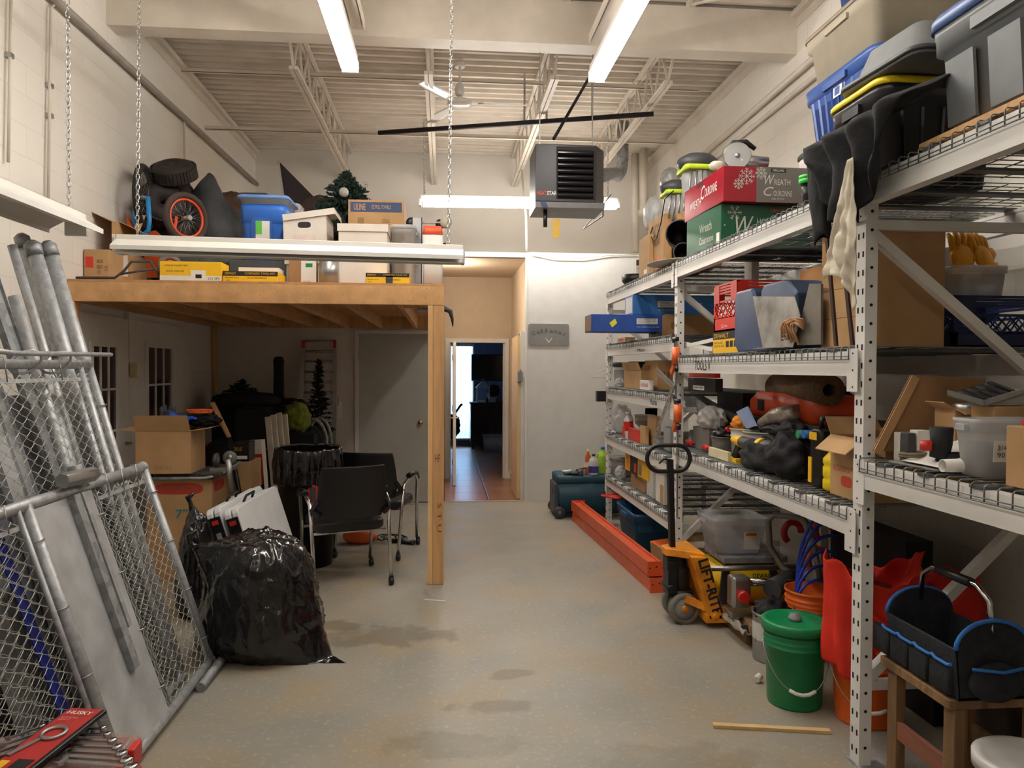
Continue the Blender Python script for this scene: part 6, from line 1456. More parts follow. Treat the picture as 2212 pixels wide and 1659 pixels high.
# ---------------- top level, far bay
t, dm = BR('carton', 'open brown carton at the far front of the top level', 1.76, 1380, 1402, 1412, 505, ZT+.0)
patch(t, dm, '-X', .5, .8, .1, .2, m_paper)
t, dm = BR('carton', 'taller brown carton with red marks behind the open far carton', 1.80, 1400, 1432, 1452, 462, ZT)
patch(t, dm, '-X', .5, .8, .1, .3, m_red); ftext(t, dm, '-X', 'STORAGE BOX', .2, .8, .5, .9, MATS['faint_ink'])
t, dm = BR('carton', 'upright brown carton with writing on the top level near the boots', 1.9, 1440, 1462, 1490, 462, ZT)
def boot(lab, u, X, z, rz, m):
    p = SP(u, X, z); t = thing('boot', lab, 'boot', p, rz)
    g = G(); g.tube([(0, 0, .06), (0, -.01, .14), (0, -.01, .24)], [.05, .055, .062], 14); g.blob((0, -.09, .05), (.05, .11, .05), 2, .03, sub=3); g.done('upper', m, t)
    g = G(); g.rings([rrect(-.052, .052, -.2, .05, z_, .045) for z_ in (0, .02)]); g.done('sole', m_dgrey, t)
    return t
m_bt2 = mat('black_pot', (24, 22, 24), .45)
def pot(lab, u, v, X, r, L, z0, group=None, m=m_bt2):
    y = yat(u, X, z0+r); t = thing('black_pot', lab, 'pot', (X, y, z0+r)); g = G(); g.lathe([(r*.8, L), (r, 0), (r*1.08, 0), (r*1.08, -.015), (r*.95, -.015), (r*.93, 0), (r*.72, L*.94), (.001, L*.94)], (0, 0, 0), 28, 'Y', cap=False); g.lathe([(.001, L), (r*.8, L)], (0, 0, 0), 28, 'Y', cap=False); g.done('body', m, t); t.rotation_euler = (0, 0, R(-14)); return t
pot('upper black pot lying on its side left of the green wreath carton', 1468, 500, 1.80, .10, .26, ZT+.14); pot('lower black pot lying on its side left of the green wreath carton', 1475, 540, 1.78, .065, .2, ZT+.012)
y_ = yat(1445, 1.72, ZT); t = thing('serving_tray', 'white oval tray sticking out over the top beam above the far post', 'tray', (1.76, y_, ZT+.002), R(12)); g = G(); g.lathe([(.001, 0), (.14, 0), (.22, .012), (.225, .017), (.14, .006), (.001, .006)], seg=36); g.done('dish', mat('bone_plastic', (196, 190, 172), .5), t); t.scale = (.8, 1.3, 1)
lump('plastic_bag', 'grey translucent bag on top of the far cartons', 'plastic bag', 1410, 1.86, zx(1410, 490, 1.86)-.02, (.08, .14, .16), m_cl2, 4)
p = SP(1378, 1.85, ZT); t = thing('round_pan', 'black round pan at the far end of the top level', 'pan', (1.86, p.y+.1, ZT)); g = G(); g.lathe([(.001, .0), (.1, 0), (.14, .05), (.145, .11), (.13, .11), (.12, .05), (.001, .02)], seg=30); g.done('bowl', m_bt2, t)
t, dm = carton('printed_box', 'small white printed box on the black round pan at the far end', 'box', 1.84, 1.92, p.y+.03, p.y+.15, ZT+.112, ZT+.25, m_paper); patch(t, dm, '-Y', 0, 1, .6, 1, m_dgrey); ftext(t, dm, '-Y', 'LIQUI', .1, .7, .3, .5, m_bl3)
# hand vacuums with lime parts
def vac(lab, u, v, X, s=1.0):
    y = yat(u, X, 2.9); z = zx(u, v, X); t = thing('vacuum_cleaner', lab, 'vacuum cleaner', (X, y, z)); 
    g = G(); g.rings([rrect(-.05*s, .14*s, -.09*s, .09*s, 0, .03), rrect(-.05*s, .14*s, -.09*s, .09*s, .025*s, .03)]); g.done('lime_collar', m_lime, t)
    g = G(); g.blob((.04*s, 0, .05*s), (.11*s, .09*s, .055*s), 2, .05, flat=False, sub=3); g.done('dark_hood', m_dgrey, t)
    g = G(); g.lathe([(.05*s, -.17*s), (.075*s, -.15*s), (.085*s, -.02*s), (.08*s, 0)], (.04*s, 0, 0), 22); g.done('canister', m_cl2, t)
    g = G()
    for k in range(4): g.cyl((-.02*s+.03*k*s, -.08*s, 0), (-.035*s+.03*k*s, -.08*s, -.16*s), .006*s, seg=6)
    g.done('strut', m_silver, t)
    return t
zc = zx(1490, 374, 1.95)
vac('upper vacuum canister with a lime green collar behind the red wreath carton', 1490, 374, 1.95, 1.5)
vac('lower vacuum canister with a lime green collar above the black pots', 1448, 424, 1.88, 1.3)
t, dm = carton('carton', 'brown carton carrying the lime-collared vacuums on the top level', 'box', 1.86, 2.25, yat(1500, 1.86, ZT), yat(1452, 1.86, ZT), ZT+.32, ZT+.42, m_card2) if False else BR('carton', 'brown carton behind the pots carrying the lime-collared vacuums', 1.93, 1440, 1500, 1560, 440, ZT)
lump('clear_jug', 'smoky clear jug lying left of the upper lime-collared vacuum', 'jug', 1448, 1.97, zx(1448, 415, 1.97), (.09, .1, .12), mat('smoky_clear', (150, 150, 146), .2, alpha=.6), 6, .08)
t = thing('cable', 'black cable looping down beside the far cartons', 'cable', SP(1430, 1.75, 2.7)); o_ = t.location.copy(); g = G(); g.tube([P(u_, v_, X=1.78)-o_ for u_, v_ in ((1455, 412), (1436, 430), (1428, 480), (1418, 515), (1410, 520), (1405, 505), (1410, 490))], .005, 6); g.done('cable', m_black, t)
# ---------------- far bay, second level
t, dm = BR('long_carton', 'lower long blue carton with a yellow sticker jutting out towards the white partition', 1.62, 1272, 1432, 1436, 686, Z2+.08, mat('carton_blue', (36, 76, 150), .55, var=.06), z1=Z2+.27) if False else (None, None)
def longbox(lab, X0, x1, y0, y1, z0, z1, m, rz=0):
    t, dm = carton('long_carton', lab, 'box', X0, x1, y0, y1, z0, z1, m); t.rotation_euler = (0, 0, rz); return t, dm
m_cb = mat('carton_blue', (34, 72, 150), .55, var=.08); m_cb2 = mat('carton_blue_light', (44, 104, 170), .5, var=.06)
ya = 6.6
a, b = P(1277, 722, Y=ya), P(1430, 686, Y=ya)
t, dm = longbox('lower long blue carton with a yellow sticker, jutting out past the racking post', a.x, b.x, ya, ya+.3, Z2+.07, Z2+.07+(b.z-a.z), m_cb)
g = G(); o, ud, vd = face(dm, '-Y'); c_ = o+ud*.31+vd*.5; g.prism([c_+V((-.035, -.001, .0)), c_+V((-.01, -.001, -.04)), c_+V((.035, -.001, .0)), c_+V((.015, -.001, .04))], (0, -.001, 0)); g.done('sticker', mat('sticker_yellow', (226, 214, 50), .6), t)
patch(t, dm, '-Y', .64, .94, .45, .78, m_paper); ftext(t, dm, '-Y', 'CAUTION KEEP DRY\nHANDLE WITH CARE\nTHIS SIDE UP', .66, .92, .49, .74, m_ink); ftext(t, dm, '-Y', 'MUST SHOW UP THIS SIDE', .64, .96, .25, .31, m_paper)
patch(t, dm, '-X', .05, .95, .08, .92, m_card2)
a2, b2 = P(1367, 683, Y=6.62), P(1545, 642, Y=6.62)
t, dm = longbox('upper long blue carton with a white label, resting on the lower blue carton', a2.x, b2.x, 6.62, 6.92, Z2+.072+(b.z-a.z), Z2+.072+(b.z-a.z)+(b2.z-a2.z), m_cb2)
patch(t, dm, '-Y', .30, .58, .38, .68, m_paper); ftext(t, dm, '-Y', 'WARNING LABEL\nHEAVY ITEM', .32, .55, .42, .64, m_ink); ftext(t, dm, '-Y', 'MUST SHOW UP', .3, .55, .2, .26, m_paper); patch(t, dm, '-X', .1, .9, .1, .9, m_paper); ftext(t, dm, '-Y', 'POWERHORST', .68, .84, .48, .6, m_paper)
t, dm = carton('carton', 'brown carton under the right end of the blue cartons', 'box', b.x+.002, b2.x-.02, 6.5, 6.85, Z2, Z2+.068+(b.z-a.z), m_card2); oval(t, dm, '-Y', .1, .3, .4, .7, m_cardd)
t, dm = BR('carton', 'small brown and orange carton under the left of the lower blue carton', 1.80, 1326, 1350, 1372, 728, Z2, m_card); patch(t, dm, '-X', .2, .8, .4, .8, m_redink)
t, dm = carton('carton', 'flat dark carton carrying the lower blue carton on the second level', 'box', 1.9, 2.2, 6.6, 6.9, Z2, Z2+.068, m_dgrey)
# ---------------- far bay, third level
bucket('small white pail with a grey lid at the far end of the third level', 'small white pail with a grey lid at the far end of the third level', SP(1328, 1.83, Z3), m_wt, .09, .08, .24, lid=m_dgrey, bail=False, cat='pail')
bucket('black_pail', 'black pail behind the open small carton on the third level', SP(1352, 2.0, Z3), m_bt2, .1, .08, .26, bail=False, cat='pail')
t, dm = open_carton('open_carton', 'open small brown carton on the third level of the far bay', 1.78, 2.0, yat(1385, 1.78, Z3), yat(1348, 1.78, Z3), Z3, zx(1380, 800, 1.78), flaps=((3, 0, 70), (0, 0, 40), (1, 0, 60)), fl=.08)
t, dm = BR('carton', 'brown carton behind the slotted steel angle on the third level', 1.85, 1392, 1420, 1462, 778, Z3); ftext(t, dm, '-Y', 'KIT 18', .2, .6, .4, .6, m_ink)
t, dm = BR('product_box', 'flat white boxed product stack between cartons on the third level', 1.76, 1382, 1402, 1412, 822, Z3, m_paper); ftext(t, dm, '-X', 'HARDWARE', .1, .9, .3, .7, m_redink)
p = SP(1400, 1.95, Z3); g = G(); g.lathe([(.001, 0), (.03, 0), (.03, .13), (.012, .16), (.012, .19), (.001, .19)], (p.x, p.y, Z3), 16); tag(g.done('spray_can', mat('teal_can', (60, 120, 130), .35, .5)), 'teal spray can among the cartons on the third level', 'spray can')
p = SP(1414, 1.92, Z3); g = G(); g.lathe([(.001, 0), (.03, 0), (.03, .17), (.015, .19), (.015, .22), (.001, .22)], (p.x, p.y, Z3), 16); tag(g.done('spray_can', mat('yellow_can', (220, 160, 40), .35, .4)), 'yellow spray can among the cartons on the third level', 'spray can')
lump('wrapped_glass', 'clear wrapped hardware beside the open small carton', 'hardware', 1340, 1.78, Z3, (.06, .1, .05), m_cl2, 3, .3)
# ---------------- far bay, fourth level
def bottle(lab, x, y, z, r, h, m, cap, neck=.35, name='bottle', label_m=None, lz=(.15, .55), handle=False, square=False):
    t = thing(name, lab, 'bottle', (x, y, z))
    g = G(); pr = [(.001, 0), (r*.95, 0), (r, .008), (r, h*.62), (r*.8, h*.76), (r*neck, h*.86), (r*neck, h*.93), (.001, h*.93)]; g.lathe(pr, seg=24); g.done('body', m, t)
    g = G(); g.lathe([(.001, h*.90), (r*neck*1.25, h*.90), (r*neck*1.25, h), (.001, h)], seg=18); g.done('cap', cap, t)
    if label_m: g = G(); g.lathe([(r+.001, h*lz[0]), (r+.001, h*lz[1])], seg=24, cap=False); g.done('label', label_m, t)
    if handle: g = G(); g.tube([(-r*.3, -r*.2, h*.82), (-r*.95, -r*.3, h*.72), (-r*.98, -r*.3, h*.5)], .011, 8); g.done('handle', m, t)
    return t
q = SP(1361, 1.76, Z4); t = bottle('white squeeze bottle with a red label on the fourth level of the far bay', q.x, q.y, Z4, .045, .25, m_wt, m_cream, label_m=m_red, lz=(.3, .66)); t.rotation_euler = (0, R(-6), 0)
lump('plastic_bag', 'crumpled clear bag at the far end of the fourth level', 'plastic bag', 1337, 1.83, Z4, (.1, .16, .16), m_cl2, 7, .25)
t, dm = BR('tool_tray', 'flat red tray at the front edge of the fourth level', 1.73, 1344, 1380, 1386, 930, Z4, m_red, cat='tray')
p = SP(1325, 1.735, Z4); t = thing('pliers', 'white-handled pliers at the far front edge of the fourth level', 'pliers', (p.x, p.y, Z4+.004), R(70)); g = G(); g.tube([(-.1, .01, .01), (0, 0, .012), (.06, -.01, .01)], .008, 6); g.tube([(-.09, -.03, .01), (0, 0, .012), (.05, .012, .01)], .008, 6); g.done('handle', m_paper, t)
t, dm = BR('carton', 'small brown carton standing at the front of the fourth level', 1.74, 1382, 1394, 1402, 922, Z4, m_card)
t, dm = BR('carton', 'taller brown carton with raised lid on the fourth level', 1.80, 1398, 1416, 1428, 900, Z4, m_card)
t, dm = BR('carton', 'grey brown carton at the back of the fourth level', 2.1, 1362, 1385, 1420, 880, Z4, mat('grey_card', (120, 112, 104), .8))
bucket('white_pail', 'white pail with orange rim behind the bottle on the fourth level', SP(1392, 2.0, Z4), m_wt, .1, .085, .2, bail=False, cat='pail', rings_=1)
bucket('tin_can', 'open tin can at the front of the fourth level by the slotted angle', SP(1427, 1.80, Z4), m_galvd, .055, .055, .1, bail=False, cat='can', rings_=0)
t, dm = BR('product_box', 'blue-lidded parts box at the right end of the fourth level', 1.80, 1433, 1447, 1460, 925, Z4, m_cl2); patch(t, dm, '+Z', .0, 1, 0, 1, m_blue, name='lid_panel')
q = SP(1375, 1.83, Z4); g = G(); g.cyl((q.x, q.y-.1, Z4+.075), (q.x, q.y+.14, Z4+.12), .022, seg=12); tag(g.done('caulk_tube', m_paper), 'white caulk tube lying above the red tray', 'tube')
# ---------------- far bay, lowest level
p = SP(1322, 1.82, Z5); t = bucket('paint_tin', 'silver paint tin at the far front of the lowest level', p, m_silver, .10, .10, zx(1322, 980, 1.8)-Z5, lid=m_galvd, bail=False, cat='paint tin', rings_=0, label_m=mat('grey_label', (166, 166, 164), .4, .3))
t, dm = BR('carton', 'brown moving carton with handwriting on the lowest level', 1.76, 1363, 1394, 1402, 1036, Z5, m_card2); ftext(t, dm, '-X', 'Moving', .3, .9, .6, .9, m_ink)
zz = Z5+dm[2]+.001
t, dm = carton('product_box', 'yellow and black product carton with bold red lettering on the moving carton', 'box', 1.75, 2.02, yat(1400, 1.75, zz), yat(1350, 1.75, zz), zz, zx(1395, 996, 1.75), m_yellow)
patch(t, dm, '-X', .24, .58, 0, 1, m_ink); ftext(t, dm, '-X', 'AMORE', .06, .2, .1, .9, m_red); patch(t, dm, '-X', .42, .52, .1, .6, m_red, name='pictured_bottle', off=.0016); patch(t, dm, '-X', .62, .74, .1, .7, m_silver, name='pictured_bottle', off=.0016)
for k in range(2): pass
for k in range(7):
    y = yat(1402+k*2.0, 1.78, Z5); g = G(); g.box(1.76+.004*(k % 3), 2.02, y-.012, y+.006, Z5, Z5+.24+.012*(k % 3)); tag(g.done('file_folder', m_paper), 'white file folder standing in the row on the lowest level, '+['leftmost', 'second', 'third', 'fourth', 'fifth', 'sixth', 'rightmost'][k]+' of seven', 'folder', 'folders on the lowest level')
t, dm = BR('file_box', 'white lidded storage carton right of the folders on the lowest level', 1.76, 1416, 1434, 1442, 1016, Z5, m_paper); patch(t, dm, '-X', .55, .95, .0, .55, m_card)
lump('foil_lump', 'crumpled clear wrapping between the paint tin and moving carton', 'wrapping', 1340, 1.76, Z5, (.05, .09, .07), m_cl2, 9, .3)
g = G(); t = thing('green_tin', 'small green tin behind the paint tin on the lowest level', 'tin', SP(1345, 2.0, Z5)); g.lathe([(.001, 0), (.06, 0), (.06, .2), (.001, .2)], seg=20); g.done('body', m_green, t)

for y0, y1, lab in ((.8, 2.85, 'added dark box blocking light on the top level, behind the grey tote'), (4.93, 5.38, 'added dark box blocking light on the top level, behind the wreath cartons')): carton('dark_carton', lab, 'box', 2.46, 2.72, y0, y1, ZT+.001, ZT+.2, m_nyl)  # solid boxes added to stop light falling through the top wire deck
# ---------------- middle bay, tools level
t, dm = BR('product_box', 'yellow and black tool box under the red milk crate on the tools level', 1.80, 1540, 1596, 1612, 712, ZB, m_yellow)
patch(t, dm, '-X', 0, 1, .66, 1, m_ink); ftext(t, dm, '-X', 'DEWALT', .05, .62, .72, .92, m_yellow)
for k in range(3): patch(t, dm, '-X', .52+.15*k, .63+.15*k, .28, .56, m_ink, name='pictured_tool')
ftext(t, dm, '-X', 'SAW BLADE\nLAME DE SCIE', .05, .45, .3, .55, m_ink)
zc = ZB+dm[2]+.001
y0, y1 = yat(1592, 1.80, zc), yat(1542, 1.80, zc); zt = zx(1592, 606, 1.80)
m_crate = mat('milk_crate_red', (214, 44, 34), .4)
def crate(name, lab, x0, x1, y0, y1, z0, z1, m, n=6):
    t = thing(name, lab, 'crate', ((x0+x1)/2, (y0+y1)/2, z0)); w, d, h = (x1-x0)/2, (y1-y0)/2, z1-z0; e = .008
    g = G(); g.box(-w, w, -d, d, 0, .01)
    for s in (-1, 1):
        for z in (0, h*.28, h*.62, h*.80, h*.86, h*.92, h*.98):
            g.box(-w, w, s*d-(e if s > 0 else 0), s*d+(0 if s > 0 else e), z, z+.012); g.box(s*w-(e if s > 0 else 0), s*w+(0 if s > 0 else e), -d, d, z, z+.012)
        for q in (-1, 1): g.box(s*w-.02 if s > 0 else -w, w if s > 0 else -w+.02, q*d-.02 if q > 0 else -d, d if q > 0 else -d+.02, 0, h)
        g.box(-w, w, s*d-(.003 if s > 0 else 0), s*d+(0 if s > 0 else .003), 0, h*.3); g.box(s*w-(.003 if s > 0 else 0), s*w+(0 if s > 0 else .003), -d, d, 0, h*.3)
        g.box(-w*.98, -w*.55, s*d-.003, s*d+.003, h*.62, h*.98); g.box(w*.55, w*.98, s*d-.003, s*d+.003, h*.62, h*.98)
        g.box(s*w-.003, s*w+.003, -d*.98, -d*.5, h*.62, h*.98); g.box(s*w-.003, s*w+.003, d*.5, d*.98, h*.62, h*.98)
        for k in range(-n, n+1):   # diamond lattice
            for dr in (-1, 1):
                for L_, ax in ((w, 0), (d, 1)):
                    a0 = k*2*L_/n; z0_, z1_ = h*.28, h*.62; a1 = a0+dr*(z1_-z0_)
                    c0, c1 = max(-L_, min(L_, a0)), max(-L_, min(L_, a1))
                    if a1 == a0: continue
                    t0, t1 = (c0-a0)/(a1-a0), (c1-a0)/(a1-a0)
                    if abs(t1-t0) < .05 or not (0 <= min(t0, t1) and max(t0, t1) <= 1): continue
                    p0 = (c0, s*d*.995, z0_+(z1_-z0_)*t0) if ax == 0 else (s*w*.995, c0, z0_+(z1_-z0_)*t0); p1 = (c1, s*d*.995, z0_+(z1_-z0_)*t1) if ax == 0 else (s*w*.995, c1, z0_+(z1_-z0_)*t1)
                    g.bar(p0, p1, .006, .005)
    g.done('basket', m, t); return t, (w*2, d*2, h)
t, dm = crate('milk_crate', 'red milk crate on the yellow tool box on the tools level', 1.80, 2.12, y0, y1, zc, zt, m_crate)
ftext(t, dm, '-X', 'Sm', .35, .6, .08, .15, m_paper)
# blue jerry can
y0 = yat(1722, 1.78, ZB); y1 = yat(1588, 1.78, ZB); zt = zx(1640, 618, 1.78); h = zt-ZB; L = (y1-y0)
t = thing('jerry_can', 'large slate blue plastic jerry can on the tools level', 'jerry can', (1.87, (y0+y1)/2, ZB)); m_jc = mat('slate_blue_can', (54, 72, 104), .4, var=.12, vs=6)
g = G(); out = [(-L/2+.06, .0), (L/2-.07, 0), (L/2, .06), (L/2, h*.78), (L/2-.10, h*.97), (L/2-.16, h), (.02, h), (-.02, h-.03), (-.03, h*.78), (-.10, h*.78), (-.12, h-.03), (-.15, h), (-L/2+.03, h), (-L/2, h-.05), (-L/2, .05)]
g.rings([[V((x, -y, z)) for y, z in out] for x in (-.10, -.085, .085, .10)], sm=False); g.done('body', m_jc, t, bevel=.018)
g = G(); g.bar((0, .16, h-.018), (0, .0, h-.018), .05, .035); g.done('handle', m_jc, t, bevel=.01)
g = G(); g.cyl((0, L/2-.10, h-.01), (0, L/2-.10, h+.0), .03, seg=16); g.done('cap', m_dgrey, t)
# bent metal scoop
t = thing('metal_scoop', 'bent grey sheet metal piece leaning on the blue jerry can', 'sheet metal', (0, 0, 0)); m_sm = mat('scuffed_sheet', (150, 148, 142), .45, .35, var=.25, vs=6)
q = [P(1626, 640, X=1.755), P(1716, 641, X=1.735), P(1728, 682, X=1.728), P(1712, 752, X=1.735), P(1648, 754, X=1.74)]; o_ = q[-1].copy(); o_.z = ZB; t.location = o_
for p in q: p.z = max(p.z, ZB+.002)
g = G(); g.prism([p-o_ for p in q], (.004, 0, 0)); g.done('sheet', m_sm, t)
g = G(); a_ = (q[4]+q[3])/2-o_; g.prism([q[4]-o_, q[3]-o_, q[3]-o_+V((-.05, -.02, .002)), q[4]-o_+V((-.05, .01, .002))], (0, 0, .004)); g.done('folded_lip', m_sm, t)
# leather straps
t = thing('leather_strap', 'bundle of tan leather straps hanging from the slanted grey board', 'straps', SP(1708, 1.72, ZB)); m_le = mat('tan_leather', (168, 120, 76), .6, var=.15); rn = random.Random(5)
for k in range(6):
    a, b = P(1736, 690+k*4, X=1.73)-t.location, P(1694+k*4, 690+rn.random()*10, X=1.715)-t.location; c = P(1690+k*7, 745-rn.random()*12, X=1.72)-t.location; c.z = max(c.z, .008)
    g = G(); g.tube([a, (a+b)/2+V((-.01, 0, .012)), b, b.lerp(c, .3)+V((-.006, .01, 0)), c], .007, 6); g.done('strap', m_le, t)
g = G(); c = P(1694, 727, X=1.715)-t.location; g.tube([c+V((0, .03*math.cos(a), .012*math.sin(a))) for a in [2*PI*k/12 for k in range(12)]], .003, 5, closed=True); g.done('buckle', m_silver, t)
# wedge board
q = [P(1748, 613, X=1.76), P(1773, 613, X=1.76), P(1773, 744, X=1.76), P(1717, 746, X=1.76)]; o_ = q[3].copy(); o_.z = ZB
for p in q: p.z = max(p.z, ZB+.001)
t = thing('grey_board', 'grey tapered board standing between the straps and the big cardboard box', 'board', o_); g = G(); g.prism([p-o_ for p in q], (.012, 0, 0)); g.done('board', mat('grey_board', (112, 106, 96), .7), t)
# turquoise bin
y0 = yat(1792, 1.98, ZB); bucket('turquoise_bin', 'turquoise plastic bin behind the grey tapered board', (2.17, yat(1762, 2.17, 2.0), ZB), mat('turquoise', (28, 134, 170), .4), .17, .14, zx(1750, 598, 1.95)-ZB, bail=False, cat='bin', rings_=1)
# white crossed bars
t = thing('crossed_bars', 'pair of white hinged bars crossing at the left of the tools level', 'bars', SP(1500, 1.78, ZB)); o_ = t.location.copy()
for (a, b) in (((1456, 737), (1540, 755)), ((1455, 754), (1545, 733))):
    p, q = P(*a, X=1.765)-o_, P(*b, X=1.83)-o_; p.z = max(p.z, .02); q.z = max(q.z, .012); g = G(); g.bar(p, q, .008, .026); g.done('bar', m_paper, t)
# big cardboard box by the near post
y1 = yat(1773, 1.80, ZB); z_ = zx(1773, 512, 1.8)
t, dm = carton('carton', 'big tall cardboard box at the near end of the tools level beside the post', 'box', 1.80, 2.18, 3.12, y1, ZB, z_, m_card); 
for k in (.25, .5, .72): patch(t, dm, '-X', .02, .98, k, k+.004, m_cardd, name='crease')
patch(t, dm, '-Y', .0, 1, .985, .99, m_cardd, name='crease')
# plywood at the back and panels
g = G(); a, b = P(1625, 545, X=2.3), P(1775, 620, X=2.3); g.box(2.30, 2.32, 3.62, 4.72, ZB, 2.28); tag(g.done('plywood_sheet', m_ply), 'upright plywood sheet behind the jerry can on the tools level', 'plywood')
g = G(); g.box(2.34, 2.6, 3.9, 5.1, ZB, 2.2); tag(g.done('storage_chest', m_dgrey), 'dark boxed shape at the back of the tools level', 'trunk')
t, dm = BR('carton', 'white carton edge behind the red milk crate on the tools level', 2.25, 1606, 1622, 1640, 555, ZB, m_paper)
t, dm = crate('plastic_crate', 'dark blue plastic crate behind the near post at the tools level', 2.28, 2.74, 3.2, 3.62, ZB, P(1990, 640, Y=3.2).z, mat('navy_crate', (24, 40, 84), .45), 8)
t, dm = crate('plastic_crate', 'lower dark blue crate behind the big tall cardboard box', 2.22, 2.70, 3.66, 3.9, ZB, 1.98, MATS['navy_crate'], 8)
t, dm = tote('clear_bin', 'clear bin of yellow gloves on the dark blue crate', 2.30, 2.58, 3.22, 3.45, P(1990, 640, Y=3.2).z+.002, P(2090, 572, Y=3.22).z, m_cl2, taper=.9)
zg = P(2090, 572, Y=3.22).z
for k, (dx, tl, lab) in enumerate(((.06, 80, 'left of the yellow rubber gloves standing in the clear bin'), (.16, 70, 'right of the yellow rubber gloves standing in the clear bin'))):
    glove(lab, 2.34+dx, 3.34, zg+.04, R(20*k), mat('yellow_rubber', (232, 160, 30), .5), 1.15, tilt=R(tl))
t, dm = open_carton('carton', 'white foam tray standing high behind the yellow gloves', 2.56, 2.72, 3.3, 3.6, P(2090, 572, Y=3.22).z-.15, 2.2, m_paper, flaps=()) if False else (None, None)
# ---------------- middle bay, lower level
def Z_(z): return z
g = G(); a = P(1615, 835, X=1.95); y0, y1 = 3.85, a.y; t = thing('carpet_roll', 'brown carpet roll lying lengthwise above the orange case', 'carpet roll', (2.1, (y0+y1)/2, a.z)); m_cr = mat('brown_carpet_roll', (112, 86, 64), .95, var=.15, vs=40, bump=.4)
g = G(); L = (y1-y0)/2; g.lathe([(.035, -L), (.085, -L), (.085, L), (.035, L)], seg=28, axis='Y', cap=False); g.lathe([(.035, -L), (.035, L)], seg=28, axis='Y', cap=False); g.done('roll', m_cr, t); t.rotation_euler = (0, 0, R(-7))
zk = a.z-.088
t = thing('orange_case', 'big orange hard case on the lower level of the middle bay', 'case', (2.12, yat(1690, 2.0, 1.4), 0)); zo = zx(1607, 905, 1.98); 
ya_, yb_ = yat(1760, 1.98, 1.4), yat(1610, 1.98, 1.4); t.location = (2.16, (ya_+yb_)/2, zo+.03)
g = G(); w_ = .16; L = (yb_-ya_)/2; g.rings([rrect(-w_, w_, -L, L, z, .07) for z in (0, .02)]+[rrect(-w_-.01, w_+.01, -L-.01, L+.01, z, .08) for z in (.03, .1)]+[rrect(-w_+.03, w_-.03, -L+.03, L-.03, .155, .06)]); g.done('shell', mat('burnt_orange', (222, 78, 30), .45), t)
g = G(); g.box(-w_-.014, -w_-.01, L*.42, L*.62, .04, .11); g.box(-w_-.016, -w_-.014, L*.46, L*.58, .05, .1); g.done('latch', m_black, t)
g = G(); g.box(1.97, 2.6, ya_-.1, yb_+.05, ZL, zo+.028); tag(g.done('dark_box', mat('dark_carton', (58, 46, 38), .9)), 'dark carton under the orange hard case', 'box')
t, dm = BR('carton', 'black case with a white label behind the mid post on the lower level', 1.82, 1486, 1545, 1562, 818, 1.485, m_bt2); patch(t, dm, '-X', .2, .62, .1, .42, m_paper); ftext(t, dm, '-X', 'MASTER', .25, .58, .18, .34, m_ink)
g = G(); p, q = P(1494, 825, X=1.9), P(1550, 822, X=1.9); p.z = q.z = P(1520, 818, X=1.82).z+.03; g.bar(p, q, .04, .05); tag(g.done('red_level', m_red), 'red handle bar lying on top of the black labelled case', 'tool')
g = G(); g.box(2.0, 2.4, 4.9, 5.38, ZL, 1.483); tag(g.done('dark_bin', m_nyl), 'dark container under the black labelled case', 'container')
for i, (a, b, w_, lab) in enumerate((((1482, 855), (1560, 915), .07, 'upper grey slotted rail slanting behind the plastic bag'), ((1484, 870), (1530, 905), .05, 'lower grey slotted rail slanting behind the plastic bag'), ((1500, 852), (1592, 905), .04, 'thin dark rail slanting towards the orange case'))):
    p, q = P(*a, X=1.9+.05*i), P(*b, X=1.86+.05*i); q.z = max(q.z, ZL+.04); t = thing('steel_rail', lab, 'rail', q); g = G(); g.bar(p-q, (0, 0, 0), .03, w_); g.done('rail', m_galvd if i < 2 else m_dgrey, t)
lump('plastic_bag', 'crumpled clear plastic bag with red print near the mid post', 'plastic bag', 1538, 1.86, ZL+.16, (.09, .16, .085), mat('crinkled_clear', (210, 204, 200), .25, alpha=.62), 5, .25)
g = G(); p = SP(1540, 1.92, ZL); g.box(1.82, 2.06, p.y-.2, min(p.y+.14, 5.4), ZL, ZL+.155); tag(g.done('grey_bin', mat('grey_bin', (120, 116, 112), .6)), 'grey low bin under the crumpled clear bag', 'bin')
t, dm = BR('book', 'x', 1.9, 1500, 1520, 1530, 880, ZL) if False else (None, None)
q = [P(1590, 890, X=1.90), P(1613, 878, X=1.90), P(1632, 920, X=1.90), P(1612, 926, X=1.90)]; t = thing('notebook', 'pale blue clipboard leaning in the white pails', 'clipboard', q[3]); g = G(); g.prism([p-q[3] for p in q], (.012, 0, 0)); g.done('board', mat('pale_blue', (140, 160, 196), .5), t)
zp = zx(1610, 930, 1.85)-ZL
bucket('white_pail', 'left white pail of rags and tools on the lower middle level', SP(1612, 1.93, ZL), m_wt, .10, .085, zp, bail=False, cat='pail', rings_=1)
bucket('white_pail', 'right white pail beneath the silver wrapped roll', SP(1652, 1.95, ZL), mat('grey_white_pail', (176, 178, 174), .4), .13, .11, zp, bail=False, cat='pail', rings_=1)
lump('yellow_rag', 'yellow and orange cloth in the left white pail', 'cloth', 1602, 1.93, ZL+zp-.03, (.07, .07, .06), mat('amber_cloth', (220, 140, 40), .9), 3, .3)
a, b = P(1645, 915, X=1.92), P(1725, 888, X=1.98); t = thing('foil_roll', 'silver wrapped bundle lying over the right white pail', 'wrapped bundle', b); g = G(); g.tube([a-b, (a-b)*.6+V((0, 0, .015)), (a-b)*.3, V((0, 0, 0))], [.03, .05, .055, .04], 12); g.done('wrap', mat('crinkled_foil', (170, 162, 150), .3, .4, var=.25, vs=20, bump=.9, bs=18), t)
